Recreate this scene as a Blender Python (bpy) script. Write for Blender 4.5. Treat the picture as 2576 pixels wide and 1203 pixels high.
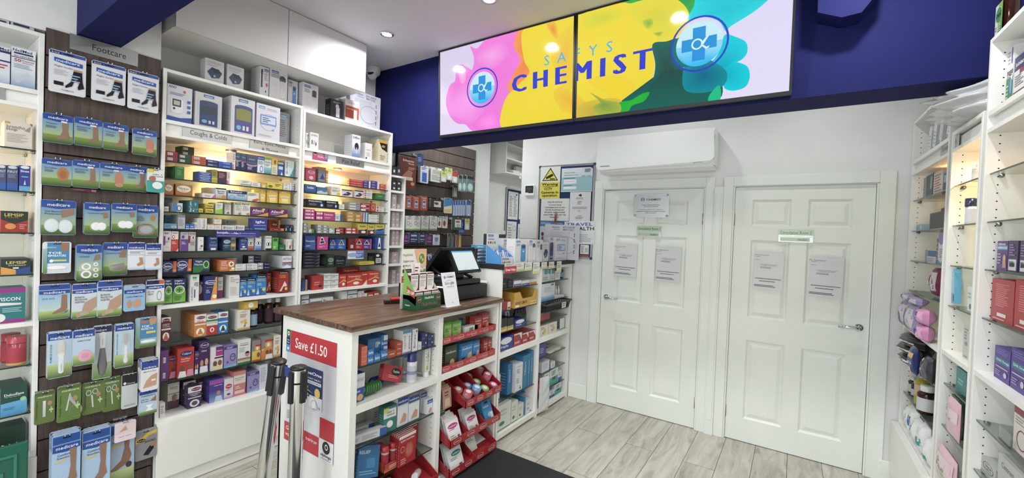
import bpy, math, random
from mathutils import Matrix, Vector
random.seed(7)
SC = bpy.context.scene
for o in list(bpy.data.objects): bpy.data.objects.remove(o)
R = math.radians
# ---------------------------------------------------------------- camera
YAW, PIT, ROL, FPX, CAMH = -.586629, -.0158792, .0382840, 1070.784, 1.5633
cf = Vector((math.sin(YAW)*math.cos(PIT), math.cos(YAW)*math.cos(PIT), math.sin(PIT)))
c0 = Vector((math.cos(YAW), -math.sin(YAW), 0)); u0 = c0.cross(cf)
cr = c0*math.cos(ROL)+u0*math.sin(ROL); cu = -c0*math.sin(ROL)+u0*math.cos(ROL)
cam = bpy.data.cameras.new('camera'); cam.sensor_width = 36; cam.lens = FPX*36/2576; cam.clip_start = .02
co = bpy.data.objects.new('camera', cam); SC.collection.objects.link(co)
co.matrix_world = Matrix(((cr.x, cu.x, -cf.x, 0), (cr.y, cu.y, -cf.y, 0), (cr.z, cu.z, -cf.z, CAMH), (0, 0, 0, 1)))
SC.camera = co
def ray(px, py): return cr*((px-1288)/FPX)-cu*((py-601.5)/FPX)+cf
def onX(px, py, X):
    d = ray(px, py); k = X/d.x; return d.y*k, CAMH+d.z*k      # -> y, z
def onY(px, py, Y):
    d = ray(px, py); k = Y/d.y; return d.x*k, CAMH+d.z*k      # -> x, z
def onZ(px, py, Z):
    d = ray(px, py); k = (Z-CAMH)/d.z; return d.x*k, d.y*k
# ---------------------------------------------------------------- view, world
vs = SC.view_settings; vs.view_transform = 'Standard'; vs.look = 'None'; vs.gamma = 1; vs.use_curve_mapping = False
vs.exposure = 1.0
w = bpy.data.worlds.new('world'); SC.world = w; w.use_nodes = True
w.node_tree.nodes['Background'].inputs[0].default_value = (.75, .85, 1, 1)
w.node_tree.nodes['Background'].inputs[1].default_value = .5
# ---------------------------------------------------------------- lights of the shop
ZC = 2.975; LK = .3
def area(name, loc, power, size, color=(1, 1, 1), rot=(0, 0, 0), size_y=None, spread=None, parent=None):
    l = bpy.data.lights.new(name, 'AREA'); l.energy = power*LK; l.color = color; l.size = size
    l.shape = 'DISK' if size_y is None else 'RECTANGLE'
    if size_y: l.size_y = size_y
    if spread: l.spread = R(spread)
    o = bpy.data.objects.new(name, l); o.location = loc; o.rotation_euler = rot; SC.collection.objects.link(o)
    return o
LAMPS = [(x, y) for y in (2.07, -.6, -1.95) for x in (-2.54, -1.61, -.68, .25) if x > -2 or y > 0]
for x, y in LAMPS: area('downlight_beam', (x, y, ZC-.03), 19, .085, (1, .995, .99), spread=170)
area('shopfront_daylight', (-.65, -2.93, 1.45), 125, 2.3, (.93, 1, .95), (R(90), 0, 0), 2.3)       # the glazed shop front behind
for x, y in ((-2.3, 4.7), (-1.0, 5.5), (-2.9, 5.9), (-2.85, 3.3)): area('dispensary_light', (x, y, 2.75), 16, .3, (.97, 1, .97))
for x in (-2.0, -.9, .1): area('rear_downlight', (x, 3.15, ZC-.03), 6, .085, (.96, 1, .965), spread=170)
WARM = (1, .60, .27)
for y, p in ((1.30, 14), (2.08, 14), (.12, 4.5)): area('cabinet_spot', (-3.10, y, 2.006), p, .05, WARM, spread=170)
for y, p in ((3.3, 8), (2.68, 4.5), (2.05, 2.2)): area('cabinet_spot', (.74, y, 2.0), p, .05, WARM, spread=170)
# ---------------------------------------------------------------- materials
def lin(c): return c/12.92 if c <= .04045 else ((c+.055)/1.055)**2.4
def hx(s):
    s = s.lstrip('#')
    if len(s) == 3: s = ''.join(a*2 for a in s)
    return tuple(lin(int(s[i:i+2], 16)/255) for i in (0, 2, 4))+(1,)
def mat(name, col=None, rough=.5, metal=0, **k):
    m = bpy.data.materials.new(name); m.use_nodes = True; nt = m.node_tree; b = nt.nodes['Principled BSDF']
    if col: b.inputs['Base Color'].default_value = hx(col)
    b.inputs['Roughness'].default_value = rough; b.inputs['Metallic'].default_value = metal
    for a, v in k.items(): b.inputs[a.replace('_', ' ')].default_value = v
    return m
def nd(m, t, **k):
    n = m.node_tree.nodes.new(t)
    for a, v in k.items(): setattr(n, a, v)
    return n
def lk(m, a, b): m.node_tree.links.new(a, b)
def ramp(m, fac, stops):
    r = nd(m, 'ShaderNodeValToRGB'); e = r.color_ramp.elements
    e[0].position, e[0].color = stops[0][0], hx(stops[0][1]); e[1].position, e[1].color = stops[-1][0], hx(stops[-1][1])
    for p, c in stops[1:-1]:
        n = e.new(p); n.color = hx(c)
    lk(m, fac, r.inputs[0]); return r
def noise(m, scale, detail=4, dist=0, vec=None, rough=.5):
    n = nd(m, 'ShaderNodeTexNoise'); n.inputs['Scale'].default_value = scale; n.inputs['Detail'].default_value = detail
    n.inputs['Distortion'].default_value = dist; n.inputs['Roughness'].default_value = rough
    if vec: lk(m, vec, n.inputs['Vector'])
    return n
def coords(m, sc=(1, 1, 1)):
    t = nd(m, 'ShaderNodeTexCoord'); mp = nd(m, 'ShaderNodeMapping'); mp.inputs['Scale'].default_value = sc
    lk(m, t.outputs['Object'], mp.inputs[0]); return mp.outputs[0]
def paint(name, c1, c2, rough=.6, scale=6, bump=.02):
    m = mat(name, c1, rough); b = m.node_tree.nodes['Principled BSDF']; v = coords(m)
    n = noise(m, scale, 5, 0, v); r = ramp(m, n.outputs[0], [(.3, c1), (.7, c2)]); lk(m, r.outputs[0], b.inputs['Base Color'])
    if bump:
        n2 = noise(m, 220, 2, 0, v); bp = nd(m, 'ShaderNodeBump'); bp.inputs['Strength'].default_value = bump
        lk(m, n2.outputs[0], bp.inputs['Height']); lk(m, bp.outputs[0], b.inputs['Normal'])
    return m
def wood(name, stops, sc, rough=.45, bump=.05, knots=False):
    m = mat(name, None, rough); b = m.node_tree.nodes['Principled BSDF']; v = coords(m, sc)
    n = noise(m, 2.2, 8, 1.2, v, .6); r = ramp(m, n.outputs[0], stops); lk(m, r.outputs[0], b.inputs['Base Color'])
    bp = nd(m, 'ShaderNodeBump'); bp.inputs['Strength'].default_value = bump; bp.inputs['Distance'].default_value = .01
    lk(m, n.outputs[0], bp.inputs['Height']); lk(m, bp.outputs[0], b.inputs['Normal'])
    return m
MT = {}
MT['wall'] = paint('painted wall', '#dedfde', '#e3e4e2', .7)
MT['ceil'] = paint('painted ceiling', '#cdccd3', '#d1d0d6', .8)
MT['navy'] = paint('navy painted plaster', '#171a50', '#191c54', .7, 3); MT['navy'].node_tree.nodes['Principled BSDF'].inputs['Specular IOR Level'].default_value = .15
MT['white'] = paint('white melamine', '#e4e3df', '#e8e7e4', .35, 3, 0)
MT['gloss'] = paint('white satin panel', '#d2d2d2', '#d6d6d6', .5, 2, 0)
MT['door'] = paint('white painted door', '#e2e7e1', '#e6eae5', .42, 5, .015)
MT['slat'] = wood('dark walnut slatboard', [(.3, '#3b302d'), (.5, '#4c403b'), (.72, '#5a4c46')], (1, 22, 1.6), .5)
MT['work'] = wood('walnut laminate worktop', [(.34, '#241812'), (.44, '#6a4f40'), (.50, '#3e2d24'), (.57, '#86695a'), (.66, '#4c392e')], (16, .8, 16), .35, .02)
MT['dark'] = mat('dark groove', '#15120f', .8)
MT['black'] = mat('black plastic', '#16171b', .38)
MT['blackm'] = mat('matt black plastic', '#1d1e22', .65)
MT['chrome'] = mat('polished chrome', '#d8d8d8', .12, 1)
MT['alu'] = mat('brushed aluminium', '#b9bab9', .38, 1)
MT['silver'] = mat('silver fitting', '#a8a8a4', .3, 1)
MT['red'] = mat('red plastic', '#c4202c', .4)
MT['plasticw'] = mat('white plastic', '#eceeee', .25)
MT['greyp'] = mat('dark grey plastic', '#3c3e42', .45)
MT['cloth'] = mat('navy felt', '#1c2c5c', .9)
# one ink material for all printed packs: the ink colour is stored on the mesh
def inkmat(name, rough, **k):
    m = mat(name, None, rough, **k); a = nd(m, 'ShaderNodeVertexColor', layer_name='ink')
    lk(m, a.outputs[0], m.node_tree.nodes['Principled BSDF'].inputs['Base Color']); return m
MT['ink'] = inkmat('printed card', .42)
MT['film'] = inkmat('printed glossy plastic', .2)
MT['paper'] = inkmat('printed paper', .8)
m = MT['screen'] = mat('lit screen', '#020202', .07); b = m.node_tree.nodes['Principled BSDF']
a = nd(m, 'ShaderNodeVertexColor', layer_name='ink'); lk(m, a.outputs[0], b.inputs['Emission Color']); b.inputs['Emission Strength'].default_value = .50
def glassmat(name, tint, gl=.09, alpha=None):
    m = bpy.data.materials.new(name); m.use_nodes = True; nt = m.node_tree; nt.nodes.clear()
    o = nd(m, 'ShaderNodeOutputMaterial'); t = nd(m, 'ShaderNodeBsdfTransparent'); g = nd(m, 'ShaderNodeBsdfGlossy'); x = nd(m, 'ShaderNodeMixShader')
    t.inputs[0].default_value = hx(tint); g.inputs['Roughness'].default_value = .04; lw = nd(m, 'ShaderNodeLayerWeight'); lw.inputs[0].default_value = gl*1.6
    mm = nd(m, 'ShaderNodeMath', operation='MULTIPLY'); mm.inputs[1].default_value = .55
    lk(m, lw.outputs[0], mm.inputs[0]); lk(m, mm.outputs[0], x.inputs[0]); lk(m, t.outputs[0], x.inputs[1]); lk(m, g.outputs[0], x.inputs[2]); lk(m, x.outputs[0], o.inputs[0]); return m
MT['glass'] = glassmat('clear shelf glass', '#f1f6f3', .22)
MT['gedge'] = mat('green glass edge', '#1c2f2b', .12)
MT['clear'] = glassmat('clear plastic film', '#fbfbfb', .12)
def milky(name, col, a, rough=.2):
    m = mat(name, col, rough); m.node_tree.nodes['Principled BSDF'].inputs['Alpha'].default_value = a; return m
MT['blister'] = milky('blister plastic', '#f4f6f8', .16, .08)
MT['bagfilm'] = milky('thin polythene', '#e6e9ea', .5, .15)
MT['amber'] = milky('amber glass', '#2a120a', .93, .08)
MT['yellowgl'] = milky('yellow liquid plastic', '#a8a034', .8, .1)
m = MT['lamp'] = mat('lit lamp lens', '#ffffff'); b = m.node_tree.nodes['Principled BSDF']; b.inputs['Emission Color'].default_value = (1, .98, .95, 1); b.inputs['Emission Strength'].default_value = 22
m = MT['warm'] = mat('lit warm lens', '#ffffff'); b = m.node_tree.nodes['Principled BSDF']; b.inputs['Emission Color'].default_value = (1, .72, .38, 1); b.inputs['Emission Strength'].default_value = 14
# ---------------------------------------------------------------- mesh collector
def ink(s):
    c = hx(s); l = .3*c[0]+.55*c[1]+.15*c[2]; return tuple((v+(l-v)*.16)*.9 for v in c[:3])+(1,)
class MB:
    def __init__(s): s.V = []; s.F = []; s.C = []; s.I = []; s.S = []; s.m = []; s.T = None
    def mi(s, k):
        if k not in s.m: s.m.append(k)
        return s.m.index(k)
    def f(s, pts, col='#fff', m='ink', sm=False):
        n = len(s.V)
        if s.T is not None: pts = [tuple(s.T @ Vector(p)) for p in pts]
        s.V += pts; s.F.append(tuple(range(n, n+len(pts)))); s.I.append(s.mi(m)); s.S.append(sm)
        if isinstance(col, list): s.C += [ink(c) if isinstance(c, str) else c for c in col]
        else: s.C += [ink(col) if isinstance(col, str) else col]*len(pts)
        return s
    def mesh(s, vs_, fs, col, m, sm=True):
        n = len(s.V)
        if s.T is not None: vs_ = [tuple(s.T @ Vector(p)) for p in vs_]
        s.V += vs_; i = s.mi(m); c = ink(col) if isinstance(col, str) else col
        for fc in fs: s.F.append(tuple(n+a for a in fc)); s.I.append(i); s.S.append(sm); s.C += [c]*len(fc)
        return s
    def box(s, x0, x1, y0, y1, z0, z1, col='#fff', m='ink', front=None):
        P = [(x0, y0, z0), (x1, y0, z0), (x1, y1, z0), (x0, y1, z0), (x0, y0, z1), (x1, y0, z1), (x1, y1, z1), (x0, y1, z1)]
        Q = [(0, 3, 2, 1), (4, 5, 6, 7), (0, 1, 5, 4), (1, 2, 6, 5), (2, 3, 7, 6), (3, 0, 4, 7)]
        return s.mesh(P, Q, col, m, False)
    def prism(s, poly, y0, y1, col='#fff', m='ink', side=None):           # outline in x,z pushed along y; front at y0
        a = [(p[0], y0, p[1]) for p in poly]; b = [(p[0], y1, p[1]) for p in poly]; n = len(poly); c2 = side or col
        s.f(a, col, m); s.f(b[::-1], c2, m)
        for i in range(n): s.f([a[i], b[i], b[(i+1) % n], a[(i+1) % n]], c2, m)
        return s
    def lathe(s, prof, cx=0, cy=0, seg=16, col='#fff', m='ink', sx=1, sy=1, a0=0):
        vs_ = []; fs = []
        for r, z in prof:
            for k in range(seg):
                a = a0+2*math.pi*k/seg; vs_.append((cx+r*math.cos(a)*sx, cy+r*math.sin(a)*sy, z))
        for i in range(len(prof)-1):
            for k in range(seg):
                k2 = (k+1) % seg; fs.append((i*seg+k, i*seg+k2, (i+1)*seg+k2, (i+1)*seg+k))
        s.mesh(vs_, fs, col, m, True)
        if prof[0][0] > 1e-4: s.mesh(vs_[:seg][::-1], [tuple(range(seg))], col, m, False)
        if prof[-1][0] > 1e-4: s.mesh(vs_[-seg:], [tuple(range(seg))], col, m, False)
        return s
    def tube(s, pts, r, col='#fff', m='ink', seg=8):
        pts = [Vector(p) for p in pts]; vs_ = []; fs = []
        for i, p in enumerate(pts):
            d = (pts[min(i+1, len(pts)-1)]-pts[max(i-1, 0)]).normalized(); a = d.orthogonal().normalized() if i == 0 else (a-d*a.dot(d)).normalized(); b = d.cross(a)
            rr = r[i] if isinstance(r, (list, tuple)) else r
            for k in range(seg):
                t = 2*math.pi*k/seg; vs_.append(tuple(p+a*math.cos(t)*rr+b*math.sin(t)*rr))
        for i in range(len(pts)-1):
            for k in range(seg): k2 = (k+1) % seg; fs.append((i*seg+k, i*seg+k2, (i+1)*seg+k2, (i+1)*seg+k))
        fs += [tuple(range(seg))[::-1], tuple(range((len(pts)-1)*seg, len(pts)*seg))]
        return s.mesh(vs_, fs, col, m, True)
    def data(s, name):
        me = bpy.data.meshes.new(name); me.from_pydata(s.V, [], s.F)
        for k in s.m: me.materials.append(MT[k])
        me.polygons.foreach_set('material_index', s.I); me.polygons.foreach_set('use_smooth', s.S)
        ca = me.color_attributes.new('ink', 'FLOAT_COLOR', 'CORNER'); fl = [v for c in s.C for v in c]; ca.data.foreach_set('color', fl)
        me.update(); return me
    def build(s, name, parent=None, loc=(0, 0, 0), rz=0):
        o = bpy.data.objects.new(name, s.data(name)); SC.collection.objects.link(o); o.location = loc; o.rotation_euler = (0, 0, rz)
        if parent: o.parent = parent
        return o
def tag(o, label, cat, group=None):
    o['label'] = label; o['category'] = cat
    if group: o['group'] = group
    return o
def root(name, label, cat, loc=(0, 0, 0), rz=0, group=None):
    o = bpy.data.objects.new(name, None); o.empty_display_size = .05; SC.collection.objects.link(o); o.location = loc; o.rotation_euler = (0, 0, rz)
    return tag(o, label, cat, group)
def struct(o): o['kind'] = 'structure'; return o
def bevel(o, w=.002, n=2):
    b = o.modifiers.new('bevel', 'BEVEL'); b.width = w; b.segments = n; b.limit_method = 'ANGLE'; return o
# ---------------------------------------------------------------- lettering and printing
_tc = {}
def textgeo(s, bold=0):
    k = (s, bold)
    if k not in _tc:
        cu_ = bpy.data.curves.new('t', 'FONT'); cu_.body = s; cu_.resolution_u = 2; cu_.offset = bold; cu_.fill_mode = 'FRONT'
        ob = bpy.data.objects.new('t', cu_); SC.collection.objects.link(ob); bpy.context.view_layer.update()
        me = bpy.data.meshes.new_from_object(ob); vs_ = [(v.co.x, v.co.y) for v in me.vertices]; fs = [tuple(p.vertices) for p in me.polygons]
        bpy.data.objects.remove(ob); bpy.data.curves.remove(cu_); bpy.data.meshes.remove(me)
        if not vs_: vs_ = [(0, 0)]
        x0 = min(v[0] for v in vs_); x1 = max(v[0] for v in vs_); y0 = min(v[1] for v in vs_); y1 = max(v[1] for v in vs_)
        _tc[k] = ([((a-x0)/max(x1-x0, 1e-6), (b_-y0)/max(y1-y0, 1e-6)) for a, b_ in vs_], fs)
    return _tc[k]
def lerp(a, b, t): return tuple(a[i]+(b[i]-a[i])*t for i in range(4))
def printer(mb, W, H, spec, y=0., x0=0., z0=0., m='ink', step=.00025, bold=.006):
    """prints graphics on the plane facing -Y; u,v run 0..1 from the lower left corner (x0,z0)"""
    yy = y
    for it in spec.split(';'):
        it = it.strip()
        if not it: continue
        yy -= step; q = it.split(); op = q[0]
        P = lambda u, v: (x0+u*W, yy, z0+v*H)
        if op == 'r':
            a, b_, c, d = map(float, q[1:5]); mb.f([P(a, b_), P(c, b_), P(c, d), P(a, d)], q[5], m)
        elif op == 'g':                                                     # printed colour blend, bottom to top
            a, b_, c, d = map(float, q[1:5]); mb.f([P(a, b_), P(c, b_), P(c, d), P(a, d)], [q[5], q[5], q[6], q[6]], m)
        elif op in 'eo':
            a, b_, c, d = map(float, q[1:5]); n = 20
            q1 = lambda t: min(max(t, 0.), 1.)
            pt = [P(q1(a+c*math.cos(2*math.pi*k/n)), q1(b_+d*math.sin(2*math.pi*k/n))) for k in range(n)]
            if op == 'e': mb.f(pt, q[5], m)
            else:
                t = float(q[6]); pi = [P(a+c*t*math.cos(2*math.pi*k/n), b_+d*t*math.sin(2*math.pi*k/n)) for k in range(n)]
                for k in range(n): mb.f([pi[k], pt[k], pt[(k+1) % n], pi[(k+1) % n]], q[5], m)
        elif op == 'p':
            c = q[1]; n = list(map(float, q[2:])); mb.f([P(n[i], n[i+1]) for i in range(0, len(n), 2)], c, m)
        elif op in ('t', 'v', 'T'):
            a, b_, c, d = map(float, q[1:5]); s = ' '.join(q[6:]); vs_, fs = textgeo(s, .018 if op == 'T' else bold)
            if op == 'v': V = [P(a-c/2+(1-v)*c, b_-d/2+u*d) for u, v in vs_]
            else: V = [P(a-c/2+u*c, b_-d/2+v*d) for u, v in vs_]
            mb.mesh(V, fs, q[5], m, False)
        elif op == 'l':                                                     # fine print, too small to read in the photo
            a, b_, c, d = map(float, q[1:5]); n = int(q[6]); rr = random.Random(int(a*100+b_*1000))
            for k in range(n):
                v = b_+(d-b_)*(k+.5)/n; hh = (d-b_)/n*.22; e = a+(c-a)*(.6+.4*rr.random()); mb.f([P(a, v-hh), P(e, v-hh), P(e, v+hh), P(a, v+hh)], q[5], m)
    return yy
# ================================================================ the room
XW, XE, YB, YB2 = -3.25, .89, 3.757, 2.54
def sbox(name, x0, x1, y0, y1, z0, z1, m, bv=0):
    o = MB().box(x0, x1, y0, y1, z0, z1, m=m).build(name); struct(o)
    if bv: bevel(o, bv)
    return o
# floor: laminate planks laid along y, real joints
m = MT['floor'] = mat('pale oak laminate', None, .45); b = m.node_tree.nodes['Principled BSDF']; v = coords(m, (9, 1.3, 1))
att = nd(m, 'ShaderNodeVertexColor', layer_name='ink')
vm = nd(m, 'ShaderNodeVectorMath', operation='ADD'); lk(m, v, vm.inputs[0]); vs2 = nd(m, 'ShaderNodeVectorMath', operation='SCALE'); vs2.inputs['Scale'].default_value = 40
lk(m, att.outputs[0], vs2.inputs[0]); lk(m, vs2.outputs[0], vm.inputs[1])
n = noise(m, 1.6, 9, 1.6, vm.outputs[0], .62); r = ramp(m, n.outputs[0], [(.25, '#8d897f'), (.42, '#b6b2a8'), (.56, '#c6c3ba'), (.75, '#d5d2ca')])
n2 = noise(m, .9, 2, .4, vm.outputs[0]); r2 = ramp(m, n2.outputs[0], [(.3, '#dad7d0'), (.7, '#ffffff')])
mx = nd(m, 'ShaderNodeMix', data_type='RGBA', blend_type='MULTIPLY'); mx.inputs[0].default_value = .6
lk(m, r.outputs[0], mx.inputs[6]); lk(m, r2.outputs[0], mx.inputs[7]); lk(m, mx.outputs[2], b.inputs['Base Color'])
bp = nd(m, 'ShaderNodeBump'); bp.inputs['Strength'].default_value = .04; lk(m, n.outputs[0], bp.inputs['Height']); lk(m, bp.outputs[0], b.inputs['Normal'])
fl = MB(); fl.box(-3.6, 1.1, -3.1, 6.6, -.05, -.004, m='dark')
PW = .2037
for i in range(-18, 6):
    xa = .016+i*PW; yj = (2.571 if i % 2 == 0 else 3.175)-1.208*5
    while yj < 6.6:
        ya, yb_ = max(yj, -3.1), min(yj+1.208, 6.6)
        if yb_ > ya and xa < 1.1 and xa+PW > -3.6:
            rr = random.random(); g = .0013; fl.f([(xa+g, ya+g, 0), (xa+PW-g, ya+g, 0), (xa+PW-g, yb_-g, 0), (xa+g, yb_-g, 0)], (rr, random.random(), random.random(), 1), 'floor')
        yj += 1.208
struct(fl.build('floor'))
sbox('ceiling', -3.6, 1.1, -3.1, 6.6, ZC, ZC+.08, 'ceil')
sbox('wall_left', XW-.1, XW, -3.1, 4.32, 0, ZC, 'wall')
sbox('wall_recess', -3.6, -3.45, 4.32, 6.6, 0, ZC, 'wall')
sbox('wall_recess_return', -3.45, XW-.1, 4.22, 4.32, 0, ZC, 'wall')
sbox('wall_pillar', XW, -2.985, -3.1, .885, 2.43, ZC, 'wall')
sbox('wall_right', XE, XE+.1, -3.1, YB, 0, ZC, 'wall')
sbox('wall_dispensary', -3.45, -1.4, 6.5, 6.6, 0, ZC, 'wall')
sbox('wall_dispensary_side', -1.5, -1.4, YB+.12, 6.5, 0, ZC, 'wall')
# wall_back with two door openings
wb = MB()
for x0, x1, z0, z1 in ((-2.405, -1.49, 0, ZC), (-1.49, -.625, 1.99, ZC), (-.625, -.41, 0, ZC), (-.41, .45, 1.99, ZC), (.45, XE, 0, ZC)): wb.box(x0, x1, YB, YB+.12, z0, z1, m='wall')
struct(wb.build('wall_back'))
# shop front wall behind the viewer, with its big window
wf = MB()
for x0, x1, z0, z1 in ((-3.25, XE, 0, .3), (-3.25, XE, 2.6, ZC), (-3.25, -3.1, .3, 2.6), (.5, XE, .3, 2.6)): wf.box(x0, x1, -3.1, -3.0, z0, z1, m='wall')
struct(wf.build('wall_front'))
o = MB().box(-3.1, .5, -3.06, -3.05, .3, 2.6, m='clear').build('window_1'); struct(o)
# navy downstands
bm_ = sbox('beam_navy', XW, XE, YB2, 2.785, 2.282, ZC, 'navy'); sbox('beam_front_navy', -2.985, XE, .55, .715, 2.452, ZC, 'navy')
# baseboards and trims
def skirting(name, x0, x1):
    k = MB(); k.prism([(0, 0), (.018, 0), (.018, .1), (.010, .135), (0, .14)], x0, x1, m='door'); 
    o = k.build(name, loc=(0, YB, 0), rz=-math.pi/2); struct(o); return o
for nme, x0, x1 in (('baseboard_back', -1.77, -1.58), ('baseboard_corner', .52, .62)):
    o = MB().box(x0, x1, YB-.02, YB-.001, 0, .14, m='door').build(nme); struct(o); bevel(o, .006)
# white notched plinth between wall and doors
def casing(n, x0, x1, ztop, wl=.085, wr=.085):
    k = MB(); z = ztop
    k.box(x0-wl, x0, YB-.018, YB-.001, 0, z+.078, m='door'); k.box(x1, x1+wr, YB-.018, YB-.001, 0, z+.078, m='door'); k.box(x0, x1, YB-.018, YB-.001, z, z+.078, m='door')
    k.box(x0, x0+.012, YB-.012, YB+.11, 0, z, m='door'); k.box(x1-.012, x1, YB-.012, YB+.11, 0, z, m='door'); k.box(x0, x1, YB-.012, YB+.11, z-.006, z, m='door')
    o = k.build('trim_%d' % n); struct(o); bevel(o, .003)
casing(1, -1.497, -.618, 1.992, .08, .066); casing(2, -.418, .458, 1.992, .07, .085)
k = MB(); k.box(-.552, -.488, YB-.03, YB-.001, 0, 1.99, m='door'); k.box(-.54, -.5, YB-.034, YB-.03, .12, 1.93, m='door'); o = k.build('trim_3'); struct(o); bevel(o, .004)
def panel_door(n, x0, x1, hinge):
    W = x1-x0; H = 1.978; k = MB(); ft = YB+.005       # front plane
    cols = [(.118, .118+.255), (W-.118-.255, W-.118)] if W > .8 else [(.11, .36), (W-.36, W-.11)]
    rows_ = [(.185, .80), (.975, 1.575), (1.68, 1.885)]
    k.box(0, W, ft+.012, ft+.038, .006, H, m='door')
    xs = [0, cols[0][0], cols[0][1], cols[1][0], cols[1][1], W]; zs = [.006]+[v for r_ in rows_ for v in r_]+[H]
    for i in range(5):
        for j in range(7):
            if i in (1, 3) and j in (1, 3, 5): continue
            k.box(xs[i], xs[i+1], ft, ft+.013, zs[j], zs[j+1], m='door')
    for a, b_ in cols:
        for c, d in rows_:                                # bevelled moulding then raised field
            o1, o2, o3 = (a, b_, c, d, 0.), (a+.014, b_-.014, c+.014, d-.014, .011), (a+.020, b_-.020, c+.020, d-.020, .011)
            o4 = (a+.045, b_-.045, c+.045, d-.045, .003)
            def ring(p, q):
                A = [(p[0], ft+p[4], p[2]), (p[1], ft+p[4], p[2]), (p[1], ft+p[4], p[3]), (p[0], ft+p[4], p[3])]
                B = [(q[0], ft+q[4], q[2]), (q[1], ft+q[4], q[2]), (q[1], ft+q[4], q[3]), (q[0], ft+q[4], q[3])]
                for e in range(4): k.f([A[e], A[(e+1) % 4], B[(e+1) % 4], B[e]], m='door')
            ring(o1, o2); ring(o2, o3); ring(o3, o4)
            k.f([(o4[0], ft+.003, o4[2]), (o4[1], ft+.003, o4[2]), (o4[1], ft+.003, o4[3]), (o4[0], ft+.003, o4[3])], m='door')
    d = k.build('door_%d' % n, loc=(x0, 0, 0)); struct(d)
    hxx = W-.055 if hinge == 'l' else .055; s = -1 if hinge == 'l' else 1
    h = MB(); h.T = Matrix.Translation((hxx, ft, 1.0)) @ Matrix.Rotation(R(90), 4, 'X'); h.lathe([(.026, 0), (.026, .007), (.022, .010), (.010, .012), (.009, .045), (0, .046)], m='chrome', seg=20)
    h.T = None; h.tube([(hxx, ft-.042, 1.0), (hxx+s*.02, ft-.047, 1.0), (hxx+s*.06, ft-.047, 1.0), (hxx+s*.115, ft-.045, .998)], [.010, .010, .009, .0095], m='chrome', seg=10)
    h.build('door_handle', d)
    hz = 0 if hinge == 'l' else W
    for z in (.22, 1.73):
        q = MB(); q.tube([(hz+(-.002 if hinge == 'l' else .002), ft-.006, z-.045), (hz+(-.002 if hinge == 'l' else .002), ft-.006, z+.045)], .006, m='silver'); q.build('hinge', d)
    return d
panel_door(1, -1.482, -.634, 'r'); panel_door(2, -.404, .443, 'l')
# dark slatboards (setting): horizontal boards with grooves
def slatboard(name, x, y0, y1, zs, top, thick=.018):
    k = MB(); k.box(x-.02-thick, x-thick+.001, y0, y1, zs[0], top, m='dark')
    e = zs+[top]
    for a, b_ in zip(e[:-1], e[1:]): k.box(x-thick, x, y0, y1, a+.004, b_-.004, m='slat')
    o = k.build(name); struct(o); return o
slatboard('trim_4', -2.97, .447, .882, [.02+.153*i for i in range(16)], 2.447)
struct(MB().box(XW, -2.99-.018, .4471, .8819, 0, 2.43, m='wall').build('wall_pillar_lower'))
slatboard('trim_5', XW+.04, 2.80, 3.985, [.35+.1285*i for i in range(17)], 2.523)
# downlights, visible ones are fittings with rim and lens
for x, y in LAMPS+[(-2.0, 3.15), (-.9, 3.15), (.1, 3.15)]:
    k = MB(); k.lathe([(.046, ZC-.001), (.047, ZC-.006), (.036, ZC-.007), (.034, ZC-.002)], x, y, 24, m='chrome'); r_ = root('downlight', 'round recessed ceiling downlight' , 'ceiling light', (0, 0, 0), group='ceiling downlights')
    if (x, y) == (-2.54, 2.07): r_['label'] = 'lit ceiling downlight nearest the white wall cabinets'
    elif (x, y) == (-1.61, 2.07): r_['label'] = 'lit ceiling downlight above the left screen'
    k.build('rim', r_); q = MB(); q.lathe([(.0335, ZC-.004), (.02, ZC-.006), (0, ZC-.0065)][::-1], x, y, 20, m='lamp'); q.build('lens', r_)
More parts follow.
